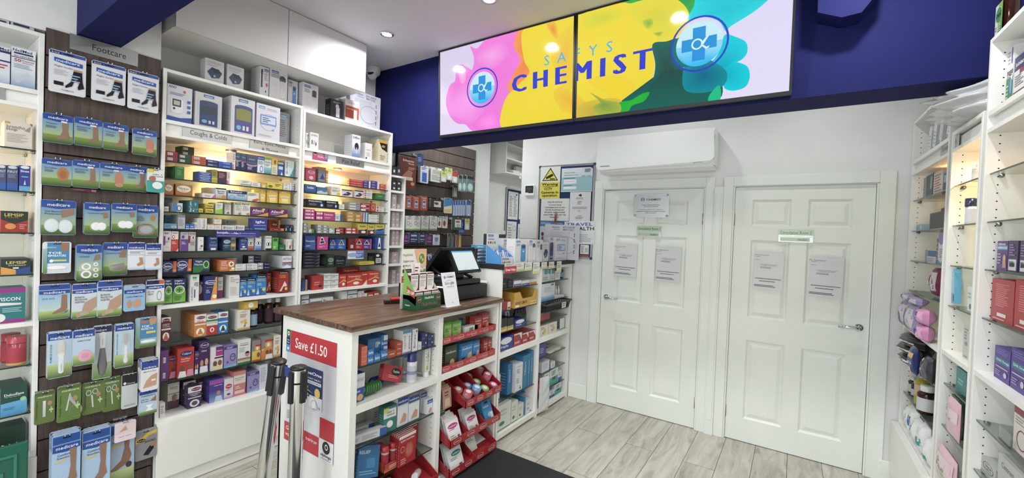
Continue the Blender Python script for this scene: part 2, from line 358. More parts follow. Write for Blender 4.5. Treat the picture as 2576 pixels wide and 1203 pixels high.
# ================================================================ shelving units
# every bay is one thing: body + shelves + header; face=+1 looks to +x (left wall), -1 looks to -x (right wall)
T = .018; PIN = None
def bay(name, label, X, y0, y1, z0, z1, face, glassz, solid, depth=.28, header=None, base=None, posts=(1, 1), top=True, group=None, spotz=None, inner=None, gin=.015):
    global PIN
    xb = X-face*depth; a, b_ = sorted((X, xb)); r_ = root(name, label, 'shelf unit', (0, 0, 0), group=group); k = MB()
    k.box(a, b_, y0, y0+T, z0, z1, m='white'); k.box(a, b_, y1-T, y1, z0, z1, m='white')
    bx = sorted((xb, xb+face*.006)); k.box(bx[0], bx[1], y0+T, y1-T, z0, z1, m='white')
    if top: k.box(a, b_, y0+T, y1-T, z1-T, z1, m='white')
    o = k.build('body', r_); bevel(o, .0012, 1)
    for z in solid:
        s = MB().box(a+.001, b_-.001, y0+T, y1-T, z-.02, z, m='white').build('shelf', r_)
    for z in glassz:
        g = MB(); g1, g2 = sorted((X-face*gin, X-face*(depth-.008))); g.box(g1, g2, y0+T+.002, y1-T-.002, z-.006, z, m='glass')
        fx = X-face*gin; e1, e2 = sorted((fx, fx+face*.0008)); g.box(e1, e2, y0+T+.002, y1-T-.002, z-.0062, z+.0002, m='gedge')
        go = g.build('glass_shelf', r_)
        for xx in (X-face*.045, X-face*.235):
            if PIN is None:
                c = MB(); c.tube([(0, 0, -.011), (0, -.014, -.011)], .006, m='silver', seg=10); c.tube([(0, -.002, -.009), (0, -.006, -.009)], .009, m='silver', seg=10); PIN = c.data('shelf_pin')
            q = bpy.data.objects.new('shelf_pin', PIN); SC.collection.objects.link(q); q.parent = go; q.location = (xx, y1-T, z)
    if header:
        h0, h1 = header; hx1, hx2 = sorted((X-face*.018, X-face*.036))
        h = MB().box(hx1, hx2, y0+T, y1-T, h0+.016, h1-.02, m='white').build('header', r_)
        MB().box(a+.001, b_-.001, y0+T, y1-T, h0, h0+.016, m='white').build('shelf', r_)
        if spotz is not None:
            k = MB(); k.lathe([(0, h0-.012), (.028, h0-.012), (.032, h0-.008), (.032, h0-.0005)], X-face*.13, spotz, 20, m='alu'); q = k.build('cabinet_light', r_)
            k = MB(); k.lathe([(0, h0-.0135), (.024, h0-.0135), (.024, h0-.0122)], X-face*.13, spotz, 16, m='warm'); k.build('lens', q)
    # drilled peg holes, as in flat pack sides
    k = MB()
    for yy in (y0+T+.0004, y1-T-.0004):
        if yy < (y0+y1)/2: continue
        for xx in (X-face*.037, X-face*.235):
            for i in range(int((z1-z0)/.032)):
                zz = z0+.06+i*.032
                if zz < z1-.05 and zz > .45: k.f([(xx+.0028*math.cos(t*math.pi/3), yy, zz+.0028*math.sin(t*math.pi/3)) for t in range(6)], m='dark')
    if k.F: k.build('peg_hole', r_)['kind'] = 'stuff'
    if base:
        bz, px = base; c, d = sorted((X+face*px, xb)); k = MB(); e, f_ = sorted((X-face*.004, X+face*px))
        k.box(e, f_, y0+.002, y1-.002, .085, bz, m='white'); o = k.build('base_panel', r_); bevel(o, .002)
        e, f_ = sorted((X-face*.012, X+face*.001)); MB().box(e, f_, y0, y1, .004, .085, m='white').build('plinth', r_)
    return r_
GL = [.623, .852, 1.246, 1.377, 1.508, 1.607, 1.702, 1.798, 1.895]
bay('shelf_unit', 'tall white shelf unit under the coughs, eyes and throat signs', -2.97, .893, 1.705, 0, 2.408, 1, GL, [.42, 1.07, 2.125-.0], header=(2.03, 2.124), base=(.405, .03), spotz=1.30)
bay('shelf_unit', 'tall white shelf unit with the pain relief header, beside the navy beam', -2.97, 1.708, 2.522, 0, 2.39, 1, [.623, .852, 1.243, 1.375, 1.50, 1.60, 1.694, 1.797, 1.887], [.42, 1.07, 2.12], header=(2.027, 2.119), base=(.405, .03), spotz=2.08)
bay('shelf_unit', 'tall white shelf unit cut by the left edge, beside the foot care board', -2.97, -.37, .443, 0, 2.41, 1, [.625, .853, 1.28, 1.475, 1.667, 1.863], [.42, 1.057, 2.142], header=(2.052, 2.141), base=(.418, .03), spotz=.12)
bay('shelf_unit', 'white shelf unit on the right wall, farthest, next to the second door', .61, 2.925, 3.738, 0, 2.375, -1, [.63, .865, 1.29, 1.48, 1.67, 1.864], [.42, 1.065, 2.117], header=(2.025, 2.116), base=(.42, .035), spotz=3.3)
bay('shelf_unit', 'narrow white shelf unit on the right wall topped by a clear plastic bag', .61, 2.476, 2.888, 0, 2.125, -1, [.51, .72, .92, 1.295, 1.486, 1.676, 1.866], [.30, 1.08], header=(2.025, 2.116), base=(.29, .003), spotz=2.68)
bay('shelf_unit', 'white shelf unit with the vitamins header, nearest on the right', .61, 1.63, 2.443, 0, 2.395, -1, [.70, .895, 1.30, 1.49, 1.676, 1.865], [.52, 1.09, 2.108], header=(2.022, 2.107), base=(.50, .003), spotz=2.08)
bay('shelf_unit', 'slim white tower unit with grey cartons, behind the pain relief unit', -3.06, 2.530, 2.770, 0, 2.042, 1, [], [.42, .85, 1.04, 1.23, 1.398, 1.565, 1.737, 1.904], depth=.17)
# overhead cabinet: carcass with two doors
r_ = root('wall_cabinet', 'white two-door overhead cabinet hanging below the ceiling', 'cabinet')
bevel(MB().box(XW, -2.85, .902, 2.114, 2.612, 2.965, m='white').build('body', r_), .001)
for y0, y1 in ((.90, 1.506), (1.51, 2.116)): bevel(MB().box(-2.848, -2.83, y0, y1, 2.606, 2.972, m='gloss').build('door', r_), .001)
# ---- sales desk: worktop, white carcass with two open bays each storey
r_ = root('sales_desk', 'white sales desk with walnut worktop holding the till', 'counter')
k = MB(); DX0, DX1, DY0, DY1 = -2.41, -1.77, 1.293, 2.53
k.box(DX0, DX1-.0, DY0, DY0+.02, 0, 1.055, m='white')                     # end panel towards viewer
k.box(DX0, DX0+.02, DY0, DY1, 0, 1.055, m='white'); k.box(DX0+.02, DX1, DY1-.02, DY1, 0, 1.055, m='white')
k.box(-2.055, -2.04, DY0+.02, DY1-.02, 0, 1.055, m='white')               # backs of the open bays
k.box(-2.04, DX1, 1.905, 1.942, 0, 1.055, m='white'); k.box(-2.04, DX1, DY0+.02, DY0+.04, 0, 1.055, m='white')
for a, b_ in ((DY0+.04, 1.905), (1.942, DY1-.02)):
    k.box(-2.04, DX1, a, b_, 1.025, 1.055, m='white'); k.box(-2.04, DX1, a, b_, .632, .672, m='white'); k.box(-2.04, DX1, a, b_, .0, .035, m='white')
bevel(k.build('body', r_), .0015, 1)
bevel(MB().box(-2.445, -1.735, 1.262, 2.538, 1.056, 1.084, m='work').build('worktop', r_), .003)
for z, a, b_ in ((.858, DY0+.042, 1.903), (.445, DY0+.042, 1.903), (.228, DY0+.042, 1.903)):
    g = MB().box(-2.035, -1.79, a, b_, z-.006, z, m='glass'); g.box(-1.79, -1.7892, a, b_, z-.006, z, m='gedge'); g.build('glass_shelf', r_)
k = MB()
for yy, zz in ((1.9046, None), (2.5096, None)):
    for i in range(32):
        z = .06+i*.032
        if not (.62 < z < .70): k.f([(-1.81+.0028*math.cos(t*math.pi/3), yy, z+.0028*math.sin(t*math.pi/3)) for t in range(6)], m='dark')
k.build('peg_hole', r_)['kind'] = 'stuff'
# ---- taller counter with shelves beyond
r_ = root('display_counter', 'white display counter with black worktop, between sales desk and first door', 'counter')
k = MB(); a0, a1, a2, a3 = 2.545, 3.112, 3.146, 3.712
for a, b_ in ((a0, a0+.02), (a1, a2), (a3-.02, a3+.018)): k.box(-2.06, -1.77, a, b_, 0, 1.285, m='white')
k.box(-2.08, -2.06, a0, a3+.018, 0, 1.285, m='white'); k.box(-2.40, -2.08, a0, a0+.02, 0, 1.285, m='white')
for a, b_ in ((a0+.02, a1), (a2, a3-.02)):
    k.box(-2.06, -1.77, a, b_, 1.26, 1.285, m='white'); k.box(-2.06, -1.77, a, b_, .625, .668, m='white'); k.box(-2.06, -1.77, a, b_, .02, .06, m='white')
bevel(k.build('body', r_), .0015, 1)
bevel(MB().box(-2.40, -1.755, 2.541, 3.745, 1.286, 1.322, m='blackm').build('worktop', r_), .003)
for z, a, b_ in ((1.138, a0+.022, a1-.002), (.972, a0+.022, a1-.002), (.815, a0+.022, a1-.002), (.29, a0+.022, a1-.002), (1.142, a2+.002, a3-.022), (.97, a2+.002, a3-.022), (.80, a2+.002, a3-.022), (.48, a2+.002, a3-.022), (.335, a2+.002, a3-.022), (.175, a2+.002, a3-.022)):
    g = MB().box(-2.055, -1.79, a, b_, z-.006, z, m='glass'); g.box(-1.79, -1.7892, a, b_, z-.006, z, m='gedge'); g.build('glass_shelf', r_)
# ---- dispensary furniture seen past the column
r_ = root('wall_cabinet', 'open white wall cupboard with folded papers in the dispensary', 'cabinet')
k = MB(); k.box(-3.449, -3.2, 4.6, 4.618, 2.34, 2.9, m='white'); k.box(-3.449, -3.2, 5.5, 5.518, 2.34, 2.9, m='white'); k.box(-3.449, -3.44, 4.618, 5.5, 2.34, 2.9, m='white'); bevel(k.build('body', r_), .001, 1)
for z in (2.345, 2.53, 2.72): MB().box(-3.44, -3.202, 4.618, 5.5, z, z+.018, m='white').build('shelf', r_)
t = MB(); t.T = Matrix.Translation((-3.30, 5.0, 2.364)); t.box(-.1, .09, -.2, .2, 0, .03, '#eef0f0', 'paper'); t.box(-.08, .095, -.22, -.05, .03, .04, '#ffffff', 'paper'); t.box(.09, .0915, -.05, 0, -.05, .02, '#ffffff', 'paper')
tag(t.build('folded_paper'), 'stack of folded white papers on the dispensary cupboard shelf', 'papers')
t = MB(); t.T = Matrix.Translation((-3.36, 5.18, 2.395)); t.box(-.02, .02, -.12, .12, 0, .11, '#c9cac8', 'ink'); tag(t.build('file_box'), 'pale grey file box behind papers in the dispensary cupboard', 'box')
# anti-fatigue mat
k = MB(); k.prism([(0, 0), (.7, 0), (.69, .012), (.01, .012)], 0, 3.2, m='blackm'); 
o = k.build('floor_mat', loc=(-1.735, 2.495, .001), rz=0); o.scale = (1, -1, 1)
o.data.transform(Matrix.Scale(-1, 4, (0, 1, 0))); o.scale = (1, 1, 1); o.data.flip_normals()
tag(o, 'black rubber floor mat lying beside the sales desk', 'mat')
# CCTV dome camera under the ceiling
r_ = root('security_camera', 'white dome security camera hanging beside the wall cabinet', 'security camera', (-3.183, 2.457, ZC))
k = MB(); k.lathe([(.062, -.001), (.064, -.01), (.060, -.045), (.052, -.06), (.030, -.075)][::-1], 0, 0, 28, m='plasticw'); k.build('housing', r_)
k = MB(); k.T = Matrix.Translation((.006, -.012, -.068)) @ Matrix.Rotation(R(55), 4, 'X') @ Matrix.Rotation(R(18), 4, 'Y'); k.lathe([(0, -.042), (.02, -.038), (.036, -.02), (.042, 0), (.036, .02), (.02, .036), (0, .042)], 0, 0, 24, m='plasticw'); q = k.build('eyeball', r_)
k = MB(); k.T = Matrix.Translation((.006, -.012, -.068)) @ Matrix.Rotation(R(55), 4, 'X') @ Matrix.Rotation(R(18), 4, 'Y'); k.lathe([(.030, .0285), (.030, .037), (.018, .041), (0, .042)], 0, 0, 24, m='black'); k.build('lens', q)
# air conditioner
r_ = root('air_conditioner', 'white wall air conditioner above the first consultation door', 'air conditioner', (-1.475, YB-.001, 2.11))
k = MB(); prof = [(0, .03), (.02, .005), (.10, 0), (.17, .02), (.205, .06), (.212, .09), (.212, .275), (.2, .305), (.17, .318), (0, .318)]   # (depth, z)
n = len(prof); A = [(0, -d, z) for d, z in prof]; B = [(.93, -d, z) for d, z in prof]; k.f(A[::-1], m='plasticw'); k.f(B, m='plasticw')
for i in range(n-1): k.f([A[i], A[i+1], B[i+1], B[i]], m='plasticw', sm=True)
o = k.build('body', r_); 
k = MB()                                                              # rounded glossy front cover
pts = []
for cx_, cz_, a0 in ((.93-.045, .245, 0), (.045, .245, 90), (.03, .045, 180), (.90, .075, 270)):
    rr = .045 if cz_ > .2 else .04
    for j in range(6): t = R(a0+j*18); pts.append((cx_+rr*math.cos(t)+(.0), cz_+rr*math.sin(t)+.02))
k.prism(pts, -.232, -.2115, m='plasticw'); o = k.build('front_cover', r_); bevel(o, .006, 3)
k = MB(); k.prism([(.03, .028), (.90, .04), (.90, .055), (.03, .043)], -.213, -.19, m='plasticw'); k.build('air_flap', r_)
k = MB(); printer(k, .09, .012, 'l 0 0 1 1 #777 1', -.2335, .03, .052); k.build('badge', r_)
k = MB(); printer(k, .07, .03, 'r 0 0 .12 1 #8a8d8d;r .2 0 .35 1 #a8abab;r .42 .1 .9 .9 #b5b8b8', -.2145, .79, .046); k.build('display_strip', r_)
# side service cover and pipe
MB().box(.931, .936, -.19, -.02, .03, .26, m='plasticw').build('side_cover', r_)
# security speaker on the navy beam
r_ = root('wall_speaker', 'dark rounded speaker fixed to the navy beam right of the screens', 'speaker', (.22, YB2-.001, 2.78))
x, z = onY(2130, 20, YB2-.06); r_.location = (x, YB2-.001, z)
k = MB(); k.prism([(-.115, .25), (-.11, -.02), (-.02, -.065), (.05, -.06), (.115, .03), (.13, .25)], -.12, 0, m='navy'); o = k.build('housing', r_); bevel(o, .012, 3)
MB().box(-.03, .03, -.02, 0, .05, .12, m='black').build('bracket', r_)
# thermometer unit on the column, notice board, pinned papers
x0, x1, z0, z1 = -2.348, -2.237, 1.946, 2.055
r_ = root('room_thermometer', 'small white digital thermometer with dark display on white column', 'thermometer', (x0, YB, z0))
bevel(MB().box(0, .111, -.022, -.001, 0, .109, m='plasticw').build('case', r_), .006, 3)
k = MB(); printer(k, .095, .075, 'r 0 .08 1 1 #25282b;e .7 0 .35 .14 #25282b;r .15 .45 .85 .8 #4a4f52;r .2 .2 .8 .36 #4a4f52', -.0222, .008, .026, bold=0); k.build('display', r_)
r_ = root('notice_board', 'blue felt notice board with aluminium frame beside the first door', 'notice board', (-2.187, YB, 1.335))
W_, H_ = .608, .908
MB().box(.01, W_-.01, -.0155, -.001, .01, H_-.01, m='cloth').build('felt', r_)
k = MB()
for a in ((0, W_, 0, .02), (0, W_, H_-.02, H_), (0, .02, .02, H_-.02), (W_-.02, W_, .02, H_-.02)): k.box(a[0], a[1], -.018, -.001, a[2], a[3], m='alu')
for cx_ in (0, W_-.022):
    for cz_ in (0, H_-.022): k.box(cx_-.001, cx_+.023, -.02, -.001, cz_-.001, cz_+.023, m='greyp')
k.build('frame', r_)
def notice(name, label, x0, x1, z0, z1, spec, y=YB-.0195, body='#eceded', rot=0, cat='notice', m='paper', th=.001):
    r = MB(); W, H = x1-x0, z1-z0; r.T = Matrix.Rotation(R(rot), 4, 'Y'); r.box(0, W, -th, 0, 0, H, body, m); printer(r, W, H, spec, -th, m=m)
    return tag(r.build(name, loc=(x0, y, z0)), label, cat)
YEL = '#e3d32c'
notice('warning_sign', 'yellow and white CCTV warning sign on the notice board', -2.168, -1.942, 1.912, 2.23, 'r 0 0 1 1 #dfe6e0;r 0 0 1 .52 %s;p #151515 .1 .56 .9 .56 .5 .97;p %s .17 .585 .83 .585 .5 .92;p #151515 .26 .67 .6 .78 .67 .72 .36 .62;p #151515 .29 .61 .36 .62 .33 .67;r .5 .61 .53 .69 #151515;r .5 .6 .74 .63 #151515;T .5 .44 .8 .11 #151515 Warning;r .15 .375 .85 .385 #151515;T .42 .31 .4 .08 #151515 CCTV;T .5 .2 .85 .08 #151515 Cameras in;T .5 .09 .75 .09 #151515 operation' % (YEL, YEL))
notice('pharmacist_notice', 'laminated pale blue pharmacist notice at top of the board', -1.93, -1.603, 1.975, 2.205, 'r 0 0 1 1 #d5dde2;r 0 .03 1 .62 #9cc3d3;t .27 .8 .35 .06 #456 Responsible;t .32 .7 .45 .06 #456 pharmacist notice;r .08 .34 .5 .52 #e8eef0;r .08 .11 .5 .22 #e8eef0;t .28 .43 .3 .03 #567 not applicable;l .08 .55 .45 .6 #456 1;l .08 .25 .42 .29 #456 1;r .65 .62 .78 .68 #9cc3d3;r .83 .62 .95 .68 #9cc3d3;l .75 .8 .95 .95 #345 3;p #1c3c66 .93 1 1 1 1 .93', rot=0)
notice('polite_notice', 'white polite notice in black capitals on the board', -2.148, -1.832, 1.692, 1.912, 'T .5 .84 .5 .07 #222 POLITE NOTICE;T .5 .71 .45 .055 #222 TO AVOID CROSS;T .5 .60 .72 .055 #222 CONTAMINATION WE WILL;T .5 .49 .66 .055 #222 NOT BE ACCEPTING ANY;T .5 .38 .72 .055 #222 RETURNS / REPURCHASES;T .5 .27 .78 .055 #222 ONCE ITEMS HAVE LEFT THE;T .5 .16 .32 .055 #222 PHARMACY', body='#dcdcd8')
notice('licence_paper', 'white licence paper with small dark emblem, right side of board', -1.828, -1.612, 1.655, 1.972, 'p #333 .4 .9 .52 .95 .58 .88 .5 .86;l .3 .78 .7 .84 #888 2;l .38 .62 .62 .74 #888 4;l .12 .48 .88 .56 #999 3;l .4 .4 .6 .45 #999 2;t .5 .29 .18 .03 #555 Lench;l .3 .18 .7 .26 #999 3', body='#dfe0e2')
notice('travel_poster', 'white poster reading travel health in blue and black, foot of board', -1.868, -1.556, 1.468, 1.686, 'T .5 .87 .88 .14 #1f5fa8 TRAVEL;T .62 .68 .72 .15 #16181c HEALTH;l .5 .1 .9 .45 #b5bac0 4', y=YB-.0225, body='#e6eaee', rot=-2)
notice('leaflet', 'blue allergy leaflet pinned under the polite notice', -2.15, -1.99, 1.40, 1.688, 'r 0 .82 1 1 #4a7fae;t .4 .92 .7 .06 #e8eef4 FUSION Allergy;e .2 .55 .1 .07 #7a2b35;e .24 .4 .1 .07 #8a4048;e .2 .25 .1 .07 #7a2b35;r .4 .1 .95 .7 #aec4d4', body='#b9ccd9')
notice('leaflet', 'white leaflet with red foot strip, lowest on the notice board', -1.70, -1.612, 1.362, 1.47, 'r 0 .02 1 .2 #a52b48;l .1 .3 .5 .9 #888 6;r .55 .35 .9 .75 #c4c6c8', y=YB-.0195)
notice('blue_leaflet', 'narrow blue printed leaflet beside the travel poster', -1.985, -1.875, 1.62, 1.688, 'l .1 .2 .9 .8 #c4d4e4 3', body='#41679c')
k = MB(); k.T = Matrix.Rotation(R(3), 4, 'Y'); k.prism([(0, 0), (.024, 0), (.026, .10), (.012, .135), (.0, .10)], -.006, 0, '#a87864'); k.tube([(.012, -.009, .02), (.012, -.009, .10)], .005, '#7b4a3c')
tag(k.build('hanging_pen', loc=(-1.99, YB-.0225, 1.655)), 'brown pen-like tag hanging in front of the polite notice', 'pen')
# recessed dispensary board
r_ = root('notice_board', 'blue notice board in the dispensary, partly hidden by white column', 'notice board', (-3.449, 4.98, 1.30), R(90))
MB().box(0, .9, -.008, 0, 0, .9, m='cloth').build('felt', r_)
k = MB()
for a in ((0, .9, 0, .02), (0, .9, .88, .9), (0, .02, .02, .88), (.88, .9, .02, .88)): k.box(a[0], a[1], -.018, 0, a[2], a[3], m='alu')
k.build('frame', r_)
def npaper(lbl, y0, z0, w, h, sp, cat='paper sheet'):
    k = MB(); k.box(0, w, -.002, 0, 0, h, '#e2e3e2', 'paper'); printer(k, w, h, sp, -.002, m='paper'); return tag(k.build('paper_sheet', loc=(-3.440, y0, z0), rz=R(90)), lbl, cat)
npaper('printed sheet pinned at top left of the dispensary board', 5.04, 1.75, .26, .40, 'l .1 .1 .48 .85 #888 14;l .55 .1 .9 .85 #888 14;p #333 .7 .9 .85 .95 .88 .9 .8 .88')
npaper('sheet with bold heading pinned lower on the dispensary board', 5.03, 1.33, .25, .39, 't .3 .88 .45 .05 #333 Rooms;l .1 .1 .6 .8 #999 8;o .75 .75 .15 .1 #777 .85')
npaper('sheet beside the column at top of the dispensary board', 5.33, 1.76, .26, .38, 'l .1 .1 .9 .85 #999 12'); npaper('sheet beside the column at foot of the dispensary board', 5.32, 1.33, .26, .36, 'l .1 .1 .9 .85 #888 10')
# ---------------------------------------------------------------- doors: plaques and notices
YD = YB+.005
MTp = dict(m='alu')
k = MB(); c = .025; x0, x1, z0, z1 = -1.21, -.905, 1.738, 1.945; W, H = x1-x0, z1-z0
k.prism([(c, 0), (W-c, 0), (W, c), (W, H-c), (W-c, H), (c, H), (0, H-c), (0, c)], -.006, -.002, m='alu')
printer(k, W, H, 'o .26 .76 .055 .075 #24407a .78;e .26 .76 .035 .05 #2f6aa8;r .25 .71 .27 .81 #eef;t .5 .86 .2 .035 #9ab SAFYS;T .57 .755 .42 .085 #2a3550 CHEMIST;t .5 .53 .5 .04 #333 Private Consultation Room;t .5 .46 .4 .04 #333 & Chaperone Available;t .5 .33 .72 .04 #333 We have zero tolerance of aggressive;t .5 .26 .8 .04 #333 behaviour and threats of violence towards;t .5 .19 .3 .04 #333 staff or patients', -.006)
for a in ((.015, .015), (W-.015, .015), (.015, H-.015), (W-.015, H-.015)): k.T = Matrix.Translation((a[0], -.006, a[1])) @ Matrix.Rotation(R(90), 4, 'X'); k.lathe([(.010, 0), (.009, .004), (0, .005)], m='chrome', seg=14); k.T = None
tag(k.build('door_plaque', loc=(x0, YD, z0)), 'brushed metal plaque with clipped corners on the first door', 'plaque')
for nme, lbl, x0, s in (('door_sign', 'green and silver sign, consultation room 1, on the first door', -1.172, 'Consultation Room 1'), ('door_sign', 'green and silver sign, consultation room 2, on the second door', -.105, 'Consultation Room 2')):
    r_ = root(nme, lbl, 'door sign', (x0, YD, 1.570)); w = .212
    k = MB(); k.box(0, w, -.008, -.001, .048, .092, '#b9d2ac', 'film'); printer(k, w, .044, 't .5 .5 .9 .5 #2a3326 '+s, -.008, 0, .048, m='film'); k.box(0, w, -.009, -.001, .044, .048, m='chrome'); k.build('name_plate', r_)
    k = MB(); k.box(0, w, -.010, -.001, .0, .040, m='alu'); k.box(.012, w-.02, -.0115, -.01, .006, .034, '#b4cda8', 'film'); printer(k, w, .04, 't .7 .5 .28 .4 #2a3326 Available;r .08 .2 .085 .8 #678;r .87 .2 .875 .8 #678', -.0115, m='film'); k.build('slider', r_)
ns = 't .22 .9 .5 .03 #555 %s;l .02 .85 .2 .87 #888 1;l .02 .77 .3 .79 #b0b0b0 1;T .5 .66 .6 .018 #333 Scan the QR code with your phone;T .5 .63 .5 .018 #333 to register for this service;l .2 .55 .8 .60 #999 2;l .06 .26 .95 .3 #777 1;l .2 .2 .8 .23 #444 1;l .03 .06 .97 .12 #555 2'
def pocket(lbl, x0, z0, w, h, title, tilt):
    r_ = root('notice_pocket', lbl, 'notice', (x0, YD-.004, z0)); r_.rotation_euler = (0, R(tilt), 0)
    k = MB(); k.box(0, w, -.0014, 0, 0, h*.955, '#f4f4f6', 'paper'); printer(k, w, h*.955, ns % title, -.0014, m='paper'); k.build('sheet', r_)
    k = MB(); k.f([(-.006, -.003, -.006), (w+.006, -.003, -.006), (w+.006, -.003, h), (-.006, -.003, h)], m='clear'); k.build('plastic_sleeve', r_)
x0, z1 = onY(1548, 607, YD); pocket('plastic sleeve with pharmacy notice, left on the first door', x0, 1.205, .205, .31, 'NHS Pharmacy First', 1)
x0, z1 = onY(1652, 616, YD); pocket('plastic sleeve with flu vaccination notice, right on the first door', x0, 1.195, .205, .31, 'Flu Vaccination', 1)
x0, z1 = onY(1898, 642, YD); pocket('plastic sleeve with pharmacy notice, left on the second door', x0, 1.205, .19, .30, 'NHS Pharmacy First', 1)
x0, z1 = onY(2037, 648, YD); pocket('plastic sleeve with flu vaccination notice, right on the second door', x0, 1.185, .195, .305, 'Flu Vaccination', 1)
# ---------------------------------------------------------------- metal category signs on the shelf headers
def catsign(lbl, X, y0, y1, z0, z1, face, texts, mt='alu', tilt=0):
    w, h = abs(y1-y0), z1-z0; k = MB(); k.T = Matrix.Rotation(R(tilt), 4, 'Y'); k.box(0, w, -.0025, 0, 0, h, m=mt)
    printer(k, w, h, texts, -.0025, bold=.0); return tag(k.build('category_sign', loc=(X+face*.0006, y0 if face > 0 else y1, z0), rz=R(90*face)), lbl, 'sign')
q = lambda x, y: onX(400+x/4.01, 130+y/4.01, -2.985)
y0, za = q(240, 735); y1, zb = q(727, 925); catsign('brushed metal sign reading coughs and colds', -2.985, y0, y1, 2.032, 2.12, 1, 't .52 .5 .76 .40 #222 Coughs & Colds')
y0, za = q(918, 868); y1, zb = q(1305, 1030); catsign('brushed metal sign reading ears, eyes, nose and throat', -2.985, y0, y1, 2.022, 2.125, 1, 't .5 .68 .82 .24 #222 Ears, Eyes, Nose;t .5 .3 .42 .24 #222 & Throat')
y0, za = q(1790, 1045); y1, zb = q(2065, 1175); catsign('grey metal sign reading pain relief', -2.985, y0, y1, 2.03, 2.112, 1, 't .52 .5 .64 .4 #222 Pain Relief')
y0, za = onX(176, 89, -2.965); y1, _ = onX(347, 168, -2.965); z0 = onX(347, 168, -2.965)[1]; catsign('brushed metal footcare sign at top of the dark slatboard', -2.969, y0, y1, z0, z0+.075, 1, 't .56 .5 .5 .42 #222 Footcare')
y0, z0 = onX(0, 240, -2.985); catsign('metal header sign cut by the left edge of the picture', -2.985, .13, .326, 2.063, 2.133, 1, 't .3 .5 .3 .4 #222 Allergy')
catsign('metal header sign reading sexual health, far right unit', .622, 3.42, 3.12, 2.045, 2.113, -1, 't .5 .5 .8 .4 #444 Sexual Health')
y1, z1 = onX(2230+925/3.341, 200+300/3.341, .622); catsign('metal header sign reading vitamins, nearest right unit', .622, y1, y1-.33, 2.03, 2.105, -1, 't .45 .5 .42 .42 #444 Vitamins')
# ================================================================ video wall on the navy beam
YS = 2.505; TILT = .05
Zm = lambda x, y: onY(1080+x/2.74, y/2.74, YS)
def clip(poly, x0, x1, z0, z1):
    for ax, lim, sg in ((0, x0, 1), (0, x1, -1), (1, z0, 1), (1, z1, -1)):
        out = []
        for i in range(len(poly)):
            a, b_ = poly[i-1], poly[i]; ia = sg*(a[ax]-lim) >= 0; ib = sg*(b_[ax]-lim) >= 0
            if ia != ib: t = (lim-a[ax])/(b_[ax]-a[ax]); out.append(tuple(a[k]+(b_[k]-a[k])*t for k in range(len(a))))
            if ib: out.append(b_)
        poly = out
        if len(poly) < 3: return []
    return poly
def smooth(pts, n=5):
    out = []; L = len(pts)
    for i in range(L):
        p0, p1, p2, p3 = pts[i-1], pts[i], pts[(i+1) % L], pts[(i+2) % L]
        for j in range(n):
            t = j/n; out.append(tuple(.5*((2*p1[k])+(-p0[k]+p2[k])*t+(2*p0[k]-5*p1[k]+4*p2[k]-p3[k])*t*t+(-p0[k]+3*p1[k]-3*p2[k]+p3[k])*t**3) for k in (0, 1)))
    return out
ART = []                                                    # (polygon of x,z,colour..., ) in drawing order
def blob(px, c, cc=None, centre=None):
    P = smooth([Zm(*p) for p in px]); c = hx(c)
    if cc is None: ART.append([p+c for p in P]); return
    cc = hx(cc); m_ = Zm(*centre) if centre else (sum(p[0] for p in P)/len(P), sum(p[1] for p in P)/len(P))
    for i in range(len(P)): ART.append([P[i]+c, P[(i+1) % len(P)]+c, tuple(m_)+cc])
X0, X1 = Zm(90, 500)[0], Zm(2490, 400)[0]; ZB_, ZT_ = Zm(70, 935)[1], min(Zm(95, 370)[1], ZC-.015)
XM0, XM1 = Zm(1003, 400)[0], Zm(1030, 400)[0]
ART.append([(X0, ZB_)+hx('#e6dcf4'), (X1, ZB_)+hx('#e4def8'), (X1, ZT_)+hx('#ddd6f6'), (X0, ZT_)+hx('#d8cfea')])
pink = [(300, 330), (345, 345), (400, 290), (470, 262), (560, 240), (640, 225), (680, 300), (650, 420), (690, 500), (600, 600), (520, 720), (490, 890), (400, 915), (300, 905), (250, 860), (190, 850), (140, 790), (122, 700), (150, 600), (190, 560), (200, 480), (235, 452), (268, 475), (285, 540), (320, 450), (320, 390)]
blob(pink, '#ef86de', '#f277da', (420, 560))
for px_, c, cc in (([(200, 620), (260, 560), (330, 520), (400, 600), (380, 760), (300, 860), (200, 830), (150, 740)], '#ef86de', '#f8a6ee'), ([(330, 400), (420, 320), (520, 300), (560, 380), (470, 470), (380, 470)], '#ef86de', '#fba9ec'), ([(300, 860), (420, 760), (490, 800), (490, 890), (380, 915)], '#ef7ade', '#ff95ec'), ([(215, 500), (235, 465), (258, 480), (262, 560), (230, 580)], '#f4a2e6', '#f9bdf0')): blob(px_, c, cc)
blob([(625, 232), (710, 205), (840, 170), (900, 300), (760, 480), (700, 570), (600, 650), (545, 610), (600, 500), (640, 420), (600, 330)], '#f5a05e', '#ef8a4e')
blob([(1300, 45), (1480, -10), (1700, -60), (2000, -60), (1900, 40), (1830, 110), (1790, 150), (1600, 120), (1400, 110)], '#3fae50', '#2f9f4c')
blob([(1460, 12), (1600, -40), (1760, -50), (1700, 0), (1560, 22)], '#47b5d6')
blob([(655, 235), (760, 190), (890, 158), (1010, 128), (1120, 95), (1330, 38), (1400, 40), (1480, 20), (1660, -5), (1740, 30), (1790, 90), (1795, 160), (1750, 220), (1690, 285), (1550, 315), (1560, 450), (1535, 560), (1465, 650), (1390, 692), (1320, 704), (1200, 745), (1090, 790), (980, 830), (800, 850), (640, 868), (520, 888), (488, 850), (500, 770), (540, 670), (620, 590), (700, 505), (665, 420)], '#efd944', '#f4df4c', (1050, 480))
